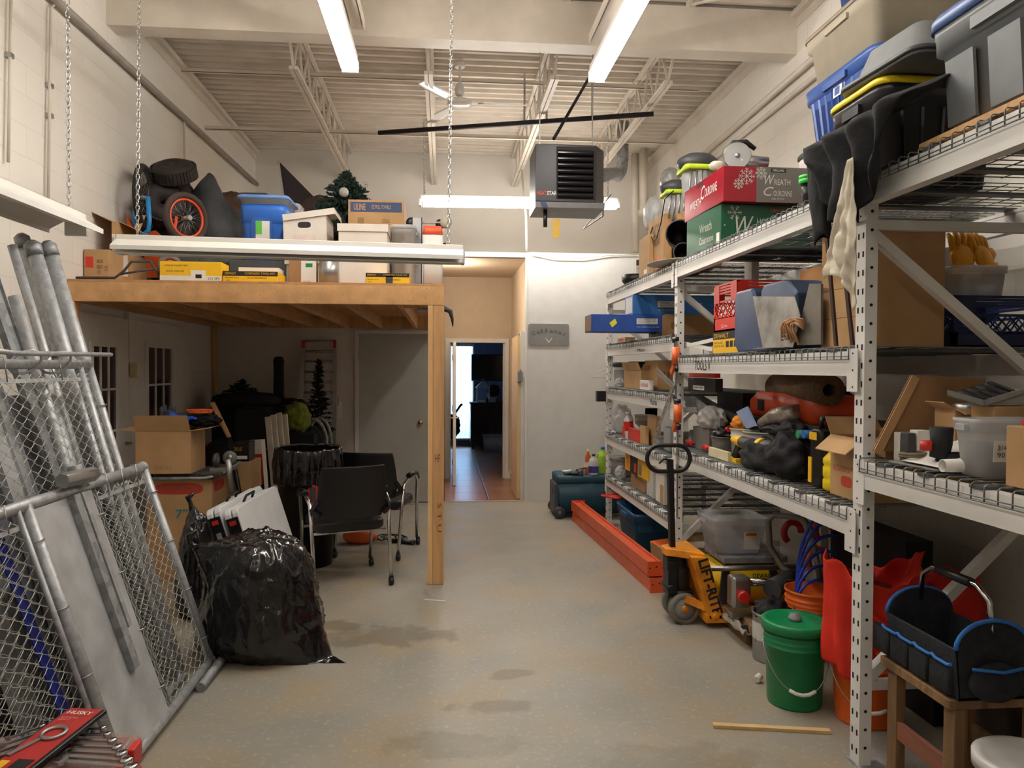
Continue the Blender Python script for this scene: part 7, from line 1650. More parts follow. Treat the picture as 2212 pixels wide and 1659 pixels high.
lump('black_hose_bag', 'black rubber bundle over the pails, below the foil bundle', 'rubber bundle', 1690, 2.0, zx(1690, 945, 1.95), (.10, .26, .05), m_bt2, 6, .2)
t, dm = BR('carton', 'brown carton behind the drill on the lower middle level', 1.95, 1672, 1700, 1745, 928, ZL, m_card)
# drill
t = thing('cordless_drill', 'yellow and black cordless drill lying on the lower middle level', 'cordless drill', (1.80, yat(1640, 1.80, ZL+.1), ZL), R(0)); o_ = t.location.copy()
y_ = lambda u: yat(u, 1.80, ZL+.1)-o_.y
g = G(); g.cyl((0, y_(1605), .13), (0, y_(1672), .13), .036, .042, 18); g.blob((0, y_(1660), .13), (.046, .09, .05), 2, .03, flat=False, sub=3); g.done('motor_housing', m_dgrey, t)
g = G(); g.cyl((0, y_(1585), .135), (0, y_(1605), .13), .022, .038, 16); g.done('chuck', m_yellow, t)
g = G(); g.cyl((0, y_(1645), .13), (0, y_(1652), .13), .053, seg=20); g.done('yellow_band', m_yellow, t)
g = G(); g.bar((0, y_(1600), .11), (0, y_(1590), .02), .04, .05); g.done('grip', m_black, t); g = G(); g.box(-.035, .035, y_(1602), y_(1582), .0, .025); g.done('battery', m_yellow, t)
g = G(); yy = y_(1646); g.box(-.056, -.05, yy-.02, yy+.02, .105, .155); g.done('badge', m_yellow, t)
# jackets / gloves
m_ch = mat('charcoal_cloth', (26, 25, 28), .95, var=.25, vs=14, bump=.5, bs=30)
def heap(name, lab, cat, u, X, z0, r, m, seed, rz=0): 
    t = lump(name, lab, cat, u, X, z0, r, m, seed, .3, 2.6, rz); return t
heap('work_gloves', 'black work gloves heaped at the front edge of the lower middle level', 'gloves', 1652, 1.80, ZL, (.09, .26, .10), m_ch, 3, R(3))
heap('cloth_bag', 'charcoal cloth bag slumped right of the heaped work gloves', 'cloth bag', 1708, 1.82, ZL, (.11, .17, .13), m_ch, 11)
heap('cloth_bag', 'small black pouch with clear wrap above the charcoal cloth bag', 'pouch', 1712, 1.93, ZL+.16, (.08, .13, .07), m_nyl, 12)
heap('dark_bag', 'dark navy bag at the back behind the yellow jug', 'bag', 1790, 2.32, ZL+.222, (.16, .24, .14), mat('navy_cloth', (22, 26, 44), .9, var=.2), 13)
g = G(); g.box(2.05, 2.6, 3.2, 3.75, ZL, ZL+.22); tag(g.done('low_carton', m_card2), 'brown carton under the dark navy bag', 'box')
# black battery case and yellow jug
y0, y1 = yat(1774, 1.79, ZL), yat(1748, 1.79, ZL); zt = zx(1760, 925, 1.79)
t = thing('tool_battery_case', 'black and yellow upright tool case left of the yellow jug', 'tool case', (1.90, (y0+y1)/2, ZL)); h = zt-ZL; d2 = (y1-y0)/2
g = G(); g.rings([[V((-.11, p.x, p.y)) for p in rrect(-d2, d2, 0, h, 0, .04)], [V((.10, p.x, p.y)) for p in rrect(-d2, d2, 0, h, 0, .04)]], sm=False); g.done('body', m_black, t, bevel=.012)
g = G(); g.box(-.115, -.02, d2*.55, d2*1.08, .02, h*.5); g.done('side_guard', m_yellow, t); g = G(); g.box(-.112, .0, -d2*.2, d2*1.04, h*.8, h*.93); g.done('yellow_cap', m_yellow, t)
g = G(); g.tube([(-.08, 0, h), (-.08, 0, h+.05), (.03, 0, h+.05), (.04, 0, h)], .014, 8); g.done('handle', m_black, t)
for k, (u, cc) in enumerate(((1744, 'mid_green'), (1757, 'mid_blue'))):
    p = SP(u, 1.86, ZL+.42); zz = zx(u, 938, 1.86); g = G(); g.cyl((p.x-.05, p.y, zz), (p.x+.05, p.y, zz), .022, seg=14); o = g.done('tape_roll', mat(cc, (60, 150, 110) if k == 0 else (50, 110, 190), .4)); tag(o, ['green', 'blue'][k]+' round cap resting on the black and yellow case', 'cap')
y0, y1 = yat(1795, 1.79, ZL), yat(1776, 1.79, ZL); zt = zx(1785, 965, 1.79)
t = thing('jug', 'bright yellow ribbed jug between the black tool case and the open carton', 'jug', (1.88, (y0+y1)/2, ZL)); h = zt-ZL; d2 = (y1-y0)/2+.02
rs = []
for z, s in ((0, .92), (.01, 1), (.05, 1), (.06, .95), (.07, 1), (.11, 1), (.12, .95), (.13, 1), (h*.72, 1), (h*.9, .72), (h, .5)): rs.append(rrect(-.09*s, .09*s, -d2*s, d2*s, z, .03))
g = G(); g.rings(rs); g.done('body', mat('bright_yellow', (238, 206, 20), .4), t)
g = G(); g.cyl((.0, 0, h), (0, 0, h+.03), .02, seg=14); g.done('cap', m_black, t)
# tall brown carton with open flap at near end
y0, y1 = 3.06, yat(1793, 1.78, ZL); zt = zx(1800, 940, 1.78)
t, dm = open_carton('open_carton', 'tall brown carton with folded flap and red print beside the near post', 1.78, 2.04, y0, y1, ZL, zt, flaps=((3, 0, -40), (0, 0, 30), (2, 0, 50)), fl=.1)
oval(t, dm, '-X', .35, .68, .18, .36, m_redink); ftext(t, dm, '-X', 'ATTENTION\nFRAGILE', .1, .9, .42, .52, m_redink)
# red screwdrivers / sponge
for u, v, lab in ((1490, 952, 'red handled tool near the mid post on the lower middle level'), (1527, 960, 'small red knobbed tool right of the first red tool')):
    p = P(u, v, X=1.80); t = thing('screwdriver', lab, 'screwdriver', (1.80, p.y, ZL+.03)); g = G(); g.cyl((0, .05, 0), (0, -.05, .0), .022, .018, 12); g.done('handle', m_red, t); g = G(); g.cyl((0, -.05, 0), (.1, -.14, .02), .005, seg=6); g.done('shaft', m_silver, t)
t, dm = BR('sanding_block', 'cream sanding block at the front edge of the lower middle level', 1.74, 1530, 1572, 1580, 977, ZL, mat('cream_foam', (206, 196, 160), .8), cat='sanding block')
bucket('grey_pot', 'grey metal pot of tools behind the sanding block', SP(1566, 1.84, ZL), mat('grey_pot', (112, 108, 106), .5, .2), .09, .07, zx(1566, 942, 1.84)-ZL, bail=False, cat='pot', rings_=0)
lump('tool_heap', 'dark tools filling the grey metal pot', 'tools', 1566, 1.84, zx(1566, 942, 1.84)-.03, (.07, .07, .05), m_bt2, 8, .4)
t = thing('red_screwdriver', 'red handled screwdriver sticking out of the grey metal pot', 'screwdriver', (1.84, SP(1566, 1.84, ZL).y, zx(1566, 930, 1.84))); g = G(); g.cyl((0, 0, 0), (0, -.09, .02), .018, .02, 12); g.done('handle', m_red, t); g = G(); g.cyl((0, 0, 0), (-.0, .16, -.03), .004, seg=6); g.done('shaft', m_silver, t)
g = G(); g.lathe([(.05, -.04), (.055, .04)], (1.9, SP(1502, 1.9, ZL).y, ZL+.06), 20, 'X', cap=False); o = g.done('bent_duct', m_galvd, solid=.003); tag(o, 'short grey duct ring beside the mid post', 'duct')
t, dm = BR('carton', 'grey plastic organiser between the duct ring and grey pot', 1.86, 1510, 1535, 1560, 938, ZL, mat('slate_plastic', (84, 88, 96), .5))
# ---------------- near bay, lower level
q = [P(1885, 905, Y=2.87), P(1968, 810, Y=2.87), P(2130, 818, Y=2.87), P(2125, 905, Y=2.87)]; o_ = q[0].copy(); o_.z = ZN
t = thing('cardboard_sheet', 'large brown cardboard sheet leaning at the back of the near bay', 'cardboard', o_); q[0].z = q[3].z = ZN+.03
g = G(); g.prism([p-o_ for p in q], (0, .006, 0)); g.done('sheet', m_card2, t)
g = G(); d_ = V((0, -.012, 0)); g.prism([q[0]-o_+d_, q[1]-o_+d_, q[1]-o_+V((.03, -.012, -.015)), q[0]-o_+V((.03, -.012, -.015))], (0, .006, 0)); g.done('folded_edge', m_card, t)
carton('carton', 'dark brown carton just behind the near post on the near lower level', 'box', 1.775, 1.875, 2.89, 2.935, ZN, P(1900, 925, Y=2.9).z, m_card2)
g = G(); g.box(1.78, 2.2, 2.80, 2.84, ZN, ZN+.11); tag(g.done('white_shelf_board', mat('offwhite_board', (190, 186, 174), .6)), 'off-white board lying behind the boot on the near lower level', 'board')
g = G(); g.grid(lambda u, v: V((1.72+u*.34, 2.50+.28*v*(1-.2*u), ZN+.004+.004*noise.noise(V((u*5, v*5, 0))))), 16, 16); tag(g.done('felt_sheet', mat('grey_felt', (112, 108, 100), .95), solid=.006), 'grey felt sheet lying at the corner of the near lower level', 'felt sheet')
t = thing('belt_coil', 'coiled brown strap on the grey felt sheet', 'strap', (1.78, 2.72, ZN+.014)); g = G(); g.tube([(.045*math.cos(a), .04*math.sin(a), .01+.008*a/6) for a in [k*.4 for k in range(36)]], .006, 6); g.done('strap', mat('khaki', (120, 108, 84), .8), t)
for u0, u1, v0, m_, lab in ((1982, 2012, 930, m_paper, 'small white carton behind the paper roll on the near lower level'), (1962, 1979, 936, m_dgrey, 'small dark carton left of the white one on the near lower level')):
    carton('carton', lab, 'box', P(u0, 950, Y=2.74).x, P(u1, 950, Y=2.74).x, 2.74, 2.79, ZN+.014, P(u0, v0, Y=2.74).z, m_)
b_ = boot('black boot standing behind the clear labelled bin', 2030, 1.9, ZN+.012, R(60), m_nyl); b_.location = (P(2030, 900, Y=2.585).x, 2.585, ZN+.0); b_.scale = (.66, .66, .62)
a = P(1990, 962, Y=2.6); t = thing('red_level', 'red plastic tool by the white paper roll', 'tool', (a.x, 2.6, a.z-.018)); g = G(); g.rings([rrect(0, .10, -.02, .02, z, .015) for z in (.0, .035)]); g.done('body', m_red, t)
t = thing('paper_roll', 'large white paper sheet rolled at its front on the near lower level', 'paper', (1.735, 2.42, ZN))
def pr_(u, v): return V((.22*v, .30*(1-u)+.02*v, .10*v**1.5+.012))
g = G(); g.grid(pr_, 10, 16); g.done('sheet', m_paper, t, solid=.002)
g = G(); g.lathe([(.022, -.03), (.026, .12)], (0, .02, .028), 20, 'X', cap=False); g.done('roll', m_paper, t, solid=.002)
t, dm = tote('clear_bin', 'clear plastic bin with a handwritten white label on the near lower level', 1.745, 2.08, 2.32, 2.47, ZN, P(2070, 905, Y=2.36).z, m_cl2, taper=.86, r=.03)
g = G(); yy = -dm[1]/2; x_ = -.075; g.prism([(x_-.04, yy*.97-.001, .055), (x_+.02, yy*.97-.001, .055), (x_+.02, yy*1.03-.001, .125), (x_-.04, yy*1.03-.001, .125)], (0, -.002, 0)); g.done('label', m_paper, t)
text(t, '3/4\n90', (x_-.03, yy*1.03-.003, .07), (1, 0, 0), (0, 0, 1), .035, .04, m_ink)
t = lump('fittings', 'white fittings heaped in the clear labelled bin', 'fittings', 2100, 2.14, ZN+.01, (.10, .04, .06), m_wt, 2, .35); t.location = (1.92, 2.395, ZN+.012)
t, dm = open_carton('open_carton', 'brown carton behind and above the clear labelled bin', P(2064, 900, Y=2.67).x, P(2064, 900, Y=2.67).x+.4, 2.67, 2.79, ZN, P(2100, 885, Y=2.67).z, flaps=((0, 0, -20), (3, 0, 30)), fl=.05)
bucket('tin_jar', 'tin-lidded white jar standing in the brown carton', (P(2094, 880, Y=2.73).x, 2.73, P(2094, 892, Y=2.73).z-.06), m_wt, .042, .042, .085, lid=m_silver, bail=False, cat='jar', rings_=0)
a = P(2160, 860, Y=2.5); t = thing('tool_tray', 'grey tray of small tools propped at the right picture edge', 'tool tray', (a.x, 2.56, a.z)); t.rotation_euler = (R(12), R(-14), R(8)); g = G(); g.box(-.08, .12, -.06, .10, 0, .005); g.box(-.08, -.075, -.06, .10, 0, .025); g.box(-.08, .12, -.06, -.055, 0, .025); g.done('tray', m_silver, t)
for k in range(4): g = G(); g.bar((-.05+.04*k, -.04, .015), (-.03+.04*k, .08, .015), .016, .01); g.done('small_tool', m_black, t)
carton('carton', 'brown carton under the grey tool tray at the right edge', 'box', a.x-.02, a.x+.3, 2.50, 2.62, ZN, a.z-.03, m_card)
y1 = 2.185; carton('carton', 'tan carton cut by the right picture edge on the near lower level', 'box', 1.735, 2.0, 1.95, y1, ZN, P(2178, 918, Y=2.2).z, m_card)
t = thing('red_pliers', 'red handled pliers on top of the tan carton at the right edge', 'pliers', (1.82, 2.12, P(2178, 918, Y=2.2).z)); g = G(); g.tube([(.1, -.02, .012), (.02, 0, .014), (-.06, .03, .012)], .01, 8); g.tube([(.1, .04, .012), (.02, .02, .014), (-.06, 0, .012)], .01, 8); g.done('handle', m_red, t)
# ============================================================= floor on the right
# cooler on wheels
a, b, c_ = P(1178, 1112, Z=0), P(1243, 1124, Z=0), P(1240, 1050, Z=.43)
h = .47
t = thing('wheeled_cooler', 'teal cooler box on wheels standing by the white partition', 'cooler', (1.62, 8.36, 0)); m_tl = mat('teal_plastic', (22, 66, 84), .5, var=.06); m_tld = mat('grey_teal', (62, 70, 80), .5)
w_, d_ = .38, .22
g = G(); g.rings([rrect(-w_*.96, w_, -d_*.96, d_*.96, .05, .03), rrect(-w_, w_, -d_, d_, h*.82, .03)]); g.done('body', m_tl, t)
g = G(); g.rings([rrect(-w_-.005, w_, -d_-.006, d_+.006, h*.82+.001, .03), rrect(-w_-.005, w_, -d_-.006, d_+.006, h*.97, .03), rrect(-w_+.02, w_-.02, -d_+.02, d_-.02, h, .03)]); g.done('lid', m_tl, t)
g = G(); g.box(-w_-.03, -w_*.965, -d_*.9, d_*.9, .03, h*.8); g.done('end_panel', m_tld, t, bevel=.01)
g = G(); g.box(-w_-.034, -w_-.03, -.03, .05, h*.5, h*.64); g.done('side_grip', m_black, t)
for s in (-1, 1): g = G(); g.lathe([(.02, -.02), (.06, -.022), (.068, 0), (.06, .022), (.02, .022)], (-w_+.02, s*(d_+.005), .068), 24, 'Y'); w2 = g.done('wheel', m_dgrey, t); g = G(); g.lathe([(.001, -.024), (.02, -.024), (.02, .024), (.001, .024)], (-w_+.02, s*(d_+.005), .068), 14, 'Y'); g.done('hub_cap', m_grey, w2)
def onto(u, y, z): return V((P(u, 1030, Y=y).x, y, z))
q = onto(1270, 8.24, h+.001); bottle('orange bottle with a yellow cap on the teal cooler', q.x, q.y, q.z, .035, .27, mat('orange_cleaner', (214, 96, 50), .3, alpha=.85), m_yellow, label_m=m_paper, lz=(.3, .5))
q = onto(1282, 8.2, h+.001); bottle('white bottle with a blue label and cap on the teal cooler', q.x, q.y, q.z, .055, .23, m_wt, mat('navy_cap', (40, 50, 110), .4), label_m=mat('indigo_label', (50, 60, 130), .5), lz=(.1, .42), neck=.3)
q = onto(1302, 8.3, h+.001); bottle('jug of bright green fluid with a blue cap on the teal cooler', q.x, q.y, q.z, .07, .30, mat('green_fluid', (176, 214, 70), .3, alpha=.9), m_blue, neck=.3, handle=True)
q = onto(1240, 8.2, h+.001); t = glove('dark glove lying folded on the left of the teal cooler', q.x, q.y, q.z, R(80), m_dgrey, 1.0); q = onto(1228, 8.32, h+.001); glove('white and red glove lying behind the dark glove on the cooler', q.x, q.y, q.z, R(20), m_paper, .8)
g = G(); a_, b_ = P(1245, 1028, Y=8.42), P(1300, 990, Y=8.5); g.tube([V((a_.x, 8.42, h+.02)), (a_+b_)/2, b_, b_+V((.06, .02, .05))], .011, 8); tag(g.done('black_rod', m_black), 'thin black rod rising behind the bottles on the cooler', 'rod')
# orange beams
def obeam(lab, dx, z, sh=0):
    a = V((1.43+dx, 8.0+sh, z)); b = V((1.56+dx, 5.42+sh, z)); t = thing('orange_beam', lab, 'steel beam', (a+b)/2); c = (a+b)/2; d = (b-a).normalized(); s = V((-d.y, d.x, 0))
    s = s if s.x > 0 else -s
    g = G(); L = (b-a)/2
    g.bar(-L+V((0, 0, .05))-s*.045, L+V((0, 0, .05))-s*.045, .018, .10); g.bar(-L+V((0, 0, .05))+s*.045, L+V((0, 0, .05))+s*.045, .018, .10)
    g.bar(-L+V((0, 0, .012))-s*.0, L+V((0, 0, .012)), .074, .012); g.bar(-L+V((0, 0, .082)), L+V((0, 0, .082)), .074, .006); g.done('web', m_ob, t)
    for e in (-1, 1):
        g = G(); g.bar(e*L-s*.065+V((0, 0, .055)), e*L+s*.085+V((0, 0, .055)), .006, .11); r_ = g.done('end_bracket', m_ob, t)
        if e == 1:
            g = G()
            for k in range(4): p = L-s*(.045-.05*k)+V((0, 0, .06+.01*(k % 2)))+d*.0035; g.cyl(p, p+d*.002, .006, seg=8)
            g.done('bracket_hole', m_hole, r_)
    return t
m_ob = mat('rack_beam_orange', (206, 84, 44), .4, var=.06)
obeam('upper of two orange steel beams lying on the floor before the far bay', 0, .112); obeam('lower of two orange steel beams lying on the floor before the far bay', .01, .001, -.04)
# bins under the far bay
q = P(1300, 1100, Y=7.55); t = bucket('grey_bin', 'round grey plastic bin behind the red lid under the far bay', (1.94, 7.54, 0), mat('smoky_grey', (86, 84, 96), .45), .18, .13, .33, bail=False, cat='bin', rings_=0)
y_ = 7.15; a_, b_ = P(1322, 1088, Y=6.8), P(1440, 1180, Y=6.8)
t, dm = tote('storage_tote', 'teal blue open tote under the lowest level of the far bay', 1.66, 2.12, 6.45, 7.18, .0, .36, mat('teal_blue_tote', (20, 84, 124), .45), taper=.84, r=.05)
t = thing('tote_lid', 'red rectangular lid lying across the grey bin and teal blue tote', 'lid', (1.80, 7.36, .37)); t.rotation_euler = (R(-3), 0, R(20)); g = G(); g.rings([rrect(-.2, .2, -.15, .15, .0, .02), rrect(-.2, .2, -.15, .15, .016, .02), rrect(-.18, .18, -.13, .13, .016, .02), rrect(-.18, .18, -.13, .13, .006, .02)]); g.done('lid', m_red, t); g = G(); g.box(-.05, .03, -.04, .02, .0065, .008); g.done('sticker', m_paper, t)
t, dm = carton('carton', 'small brown carton with an orange top edge on the floor behind the pallet jack handle', 'box', 1.74, 1.92, 5.62, 6.08, 0, .22, m_card); t.rotation_euler = (0, R(-6), R(6)); t.location.z = .012; patch(t, dm, '+Z', .0, 1, .6, 1, m_orange)
t, dm = carton('carton', 'large brown carton on the floor behind the mid post', 'box', 2.0, 2.5, 5.56, 6.1, 0, .28, m_card2)
# ---------------- pallet jack
m_lr = mat('lift_yellow', (226, 146, 32), .38, var=.14, vs=7, c2=(186, 104, 24)); m_lk = mat('jack_black', (30, 28, 29), .45, .2)
YN, YF = 4.60, 4.98; yc = (YN+YF)/2
t = thing('pallet_jack', 'yellow hand pallet jack with a black loop handle before the mid post', 'pallet jack', (1.55, yc, 0)); O = V((1.55, yc, 0))
def J(u, v, Y=YN): return P(u, v, Y=Y)-O
for Y_ in (YN, YF-.14):
    dz = Y_-yc
    q = [J(1494, 1204), J(1530, 1204), J(1567, 1366), J(1532, 1366)]
    q = [V((p.x, dz, p.z)) for p in q]; q[2].z = q[3].z = .06
    g = G(); g.prism([p for p in q], (0, .14, 0)); s_ = g.done('fork_strap', m_lr, t, bevel=.006)
    g = G(); p0 = q[3]+V((.0, 0, .0)); g.box(p0.x-.02, p0.x+.95, dz, dz+.16, .035, .09); g.done('fork', m_lr, t, bevel=.005)
    g = G(); g.lathe([(.01, -.045), (.04, -.045), (.04, .045), (.01, .045)], (p0.x+.85, dz+.08, .042), 16, 'Y'); g.done('load_roller', m_dgrey, t)
# lettering reading down the near strap
a_ = J(1506, 1212); b_ = J(1545, 1350); dv = (b_-a_); dv.y = 0; L = dv.length; ud = dv.normalized(); vd = V((-ud.z, 0, ud.x)); vd = vd if vd.x > 0 else -vd
fr = text(t, 'LIFT-RITE', V((a_.x+.004, YN-yc-.001, a_.z)), ud, vd, L*.86, .066, m_ink, bold=.03)
g = G(); p = J(1545, 1330); g.cyl((p.x, YN-yc-.02, p.z), (p.x, YN-yc, p.z), .014, seg=14); g.cyl((p.x, YN-yc-.004, p.z), (p.x, YN-yc, p.z), .028, seg=18); g.done('pivot_bolt', m_lr, t)
g = G(); q0, q1 = J(1452, 1196), J(1524, 1196); g.prism([(q0.x, -.05, q0.z), (q0.x+.05, -.08, q0.z), (q1.x, YN-yc, q1.z), (q1.x, YF-yc, q1.z), (q0.x+.05, .08, q0.z), (q0.x, .05, q0.z)], (0, 0, -.05)); g.done('head_plate', m_lr, t, bevel=.006)
hx = J(1460, 1200, yc).x; px_ = J(1470, 1260, yc).x
g = G(); g.lathe([(.06, .16), (.06, .3), (.055, .34), (.04, .36), (.03, .44)], (px_, 0, 0), 22); g.lathe([(.075, .155), (.08, .2), (.06, .21)], (px_, 0, 0), 22); g.done('pump', m_lk, t)
g = G(); g.box(px_-.1, px_-.04, -.06, .06, .17, .40); g.cyl((px_-.08, -.08, .22), (px_-.08, .08, .22), .03); g.done('pump_body', m_lk, t, bevel=.006)
wxa = P(1450, 1340, Z=0).x-O.x
for s in (-1, 1):
    y_ = s*.075; r = .10
    g = G(); g.lathe([(r*.72, -.024), (r*.98, -.026), (r, 0), (r*.98, .026), (r*.72, .024)], (px_, y_, r), 30, 'Y', cap=False); w_ = g.done('steer_wheel', mat('grey_tyre', (120, 116, 108), .6, var=.1), t)
    g = G(); g.lathe([(.001, -.018), (r*.75, -.02), (r*.75, .02), (.001, .018)], (px_, y_, r), 30, 'Y'); g.done('wheel_disc', mat('wheel_disc', (150, 148, 142), .45, .2), w_)
    g = G(); g.lathe([(.001, -.03), (.022, -.03), (.022, .03), (.001, .03)], (px_, y_, r), 14, 'Y'); g.done('hub', m_lr, w_)
g = G(); g.cyl((px_, -.1, .1), (px_, .1, .1), .012); g.cyl((px_, 0, .1), (px_, 0, .18), .03); g.done('axle', m_lk, t)
g = G(); g.bar((px_, -.10, .17), (px_+.12, -.15, .125), .02, .045); g.bar((px_+.12, -.15, .125), (px_+.3, -.15, .085), .02, .045); g.cyl((px_+.12, -.165, .125), (px_+.12, -.14, .125), .02, seg=14); g.done('link_arm', m_lr, t); g = G(); g.bar((px_, .10, .17), (px_+.28, .16, .08), .02, .045); g.done('link_arm', m_lr, t)
h0 = V((px_-.055, 0, .36)); h1 = J(1447, 992, yc); h1.y = 0
g = G(); g.bar(h0, h1, .05, .035, up=(1, 0, 0)); g.done('handle_shaft', m_lk, t, bevel=.004)
cx_ = h1.x; zz = h1.z; wL, wR, zb2, zt2 = J(1398, 985, yc).x, J(1490, 985, yc).x, J(1447, 1018, yc).z, J(1447, 962, yc).z
lp = []
rr = rrect(wL, wR, zb2, zt2, 0, (zt2-zb2)*.48, 8)
g = G(); g.tube([V((p.x, 0, p.y)) for p in rr], .014, 10, closed=True); g.done('handle_loop', m_lk, t)
g = G(); g.tube([V((cx_, -.02, (zb2+zt2)/2-.01)), V((cx_-.05, -.03, (zb2+zt2)/2)), V((cx_-.08, -.03, (zb2+zt2)/2-.03))], .007, 6); g.done('release_lever', m_lk, t)
g = G(); g.box(h0.x-.05, h0.x+.05, -.05, .05, .34, .42); g.done('handle_pivot', m_lk, t)
# bar clamps hanging from the mid post
def clampbar(lab, u, v0, v1, vj, X=1.66):
    a, b = P(u, v0, X=X), P(u, v1, X=X); t = thing('bar_clamp', lab, 'bar clamp', (X+.03, a.y, b.z)); H = a.z-b.z; zj = P(u, vj, X=X).z-b.z
    g = G(); g.box(-.004, .004, -.008, .008, 0, H); g.done('bar', m_silver, t)
    g = G(); g.rings([rrect(-.02, .02, -.03, .05, z, .01) for z in (zj-.06, zj+.07)]); g.bar((0, .02, zj-.06), (0, .09, zj-.12), .03, .04); g.done('orange_jaw', m_orange, t)
    g = G(); g.rings([rrect(-.014, .014, -.03, .06, z, .008) for z in (H-.03, H)]); g.bar((0, .05, H-.03), (0, .09, H+.02), .02, .03); g.done('black_jaw', m_black, t)
    g = G(); g.cyl((0, -.02, zj-.11), (0, -.02, zj-.07), .016, seg=12); g.done('black_collar', m_black, t); return t
clampbar('upper orange bar clamp hooked on the far bay beams at the mid post', 1452, 728, 890, 770); clampbar('lower orange bar clamp hanging below the first at the mid post', 1456, 862, 1120, 895, 1.655)
a_, b_ = P(1417, 800, X=1.69), P(1450, 830, X=1.69); t = thing('slotted_angle', 'perforated steel angle leaning across the far bay front', 'steel angle', P(1413, 950, X=1.68)); o_ = t.location.copy()
for (p, q) in (((1419, 800), (1452, 832)), ((1455, 830), (1413, 950))):
    p, q = P(*p, X=1.675)-o_, P(*q, X=1.675)-o_; g = G(); g.bar(p, q, .003, .045, up=(1, 0, 0)) if False else g.bar(p, q, .045, .003, up=(1, 0, 0)); s_ = g.done('leg', mat('slotted_steel', (150, 146, 138), .45, .4), t)
    g = G()
    for k in range(9): c = p.lerp(q, (k+.5)/9); g.cyl(c+V((-.0018, 0, 0)), c+V((-.003, 0, 0)), .006, seg=8)
    g.done('slot', m_hole, s_)['kind'] = 'stuff'
# hanger and black cube at far post
t = thing('coat_hanger', 'white plastic coat hanger sticking out past the far post', 'coat hanger', (1.67, 7.82, P(1300, 812, X=1.66).z)); g = G(); q = [P(1310, 796, Y=7.8), P(1276, 810, Y=7.8), P(1278, 815, Y=7.8), P(1309, 816, Y=7.8)]; g.tube([p-t.location for p in q], .0045, 6); g.done('hanger', m_paper, t)
p = P(1307, 856, X=1.66); g = G(); g.box(-.05, .045, -.045, .045, -.06, .05); o = g.done('black_cube', m_black, bevel=.004); o.location = (p.x-.01, 7.84, p.z); tag(o, 'black cube-shaped speaker fixed beside the far post', 'cube')
# ---------------- under the middle bay
g = G(); g.box(2.48, 2.53, 4.75, 5.36, .002, .86); tag(g.done('laminate_sheet', mat('white_laminate', (206, 202, 196), .5)), 'white laminate panel standing under the lower middle level', 'panel')
t, dm = tote('clear_bin', 'clear open storage bin with an orange label under the lower middle level', 1.79, 2.19, 4.86, 5.24, .40, .64, mat('clear_bin2', (214, 216, 222), .25, alpha=.42), taper=.8, r=.05)
g = G(); g.prism([(.02, -dm[1]/2*.83, .03), (.13, -dm[1]/2*.83, .03), (.13, -dm[1]/2*.93, .15), (.02, -dm[1]/2*.93, .15)], (0, -.002, 0)); l_ = g.done('label', m_paper, t)
g = G(); g.prism([(.025, -dm[1]/2*.93-.004, .125), (.10, -dm[1]/2*.93-.004, .125), (.10, -dm[1]/2*.94-.004, .145), (.025, -dm[1]/2*.94-.004, .145)], (0, -.001, 0)); g.done('orange_stripe', m_orange, l_)
# yellow table saw stand
t = thing('table_saw', 'yellow and black table saw carrying the clear open bin', 'table saw', (2.02, 5.02, 0)); 
g = G(); g.rings([rrect(-.22, .26, -.22, .22, .10, .03), rrect(-.19, .23, -.19, .19, .32, .03)]); g.done('body', mat('saw_yellow', (232, 188, 26), .45), t)
g = G(); g.box(-.16, .28, -.17, .22, .345, .385); g.done('table_top', m_galvd, t, bevel=.004)
g = G(); g.box(-.14, .2, -.15, .15, .32, .345); g.done('top_support', m_dgrey, t)
g = G(); g.cyl((-.34, -.24, .335), (.3, -.24, .335), .018, seg=10); g.done('fence_rail', m_silver, t)
for s in (-1, 1): g = G(); g.bar((s*.20, -.225, .0), (s*.16, -.205, .32), .05, .02, up=(0, 1, 0)); g.done('leg', m_dgrey, t)
for s in (-1, 1): g = G(); g.bar((s*.20, .225, .0), (s*.16, .205, .32), .05, .02, up=(0, 1, 0)); g.done('leg', m_dgrey, t)
text(t, 'DEWALT', (.02, -.219, .26), (1, 0, 0), (0, 0, 1), .14, .03, m_ink, bold=.02); g = G(); g.prism([(-.14, -.2225, .17), (-.06, -.2225, .15), (-.06, -.2195, .22), (-.14, -.2195, .24)], (0, -.002, 0)); g.done('warning_label', m_ink, t)
# mitre saw pieces
t = thing('mitre_saw', 'grey and black mitre saw on the floor before the yellow table saw', 'mitre saw', (1.96, 4.44, .0712)); g = G(); g.lathe([(.001, 0), (.11, 0), (.12, .03), (.10, .06), (.001, .06)], (0, 0, .002), 28); g.done('turntable', m_galvd, t)
g = G(); g.box(-.22, .25, -.03, .08, .06, .09); g.done('fence', m_silver, t, bevel=.004); g = G(); g.cyl((.02, -.06, .24), (.22, .1, .26), .06, .055, 18); g.done('motor', m_dgrey, t)
g = G(); g.cyl((-.16, .0, .28), (.24, -.03, .27), .018, seg=12); g.cyl((-.16, .05, .25), (.24, .02, .24), .018, seg=12); g.done('slide_rail', m_chrome, t)
g = G(); g.box(-.22, -.10, -.05, .06, .12, .31); g.done('head_bracket', m_silver, t, bevel=.02); g = G(); g.cyl((-.16, -.05, .20), (-.16, -.09, .2), .035, seg=14); g.done('red_knob', m_red, t)
g = G(); g.tube([(-.20, -.14, .03), (-.1, -.2, .05), (.02, -.2, .06), (.1, -.14, .08)], .022, 10); g.done('handle', m_black, t)
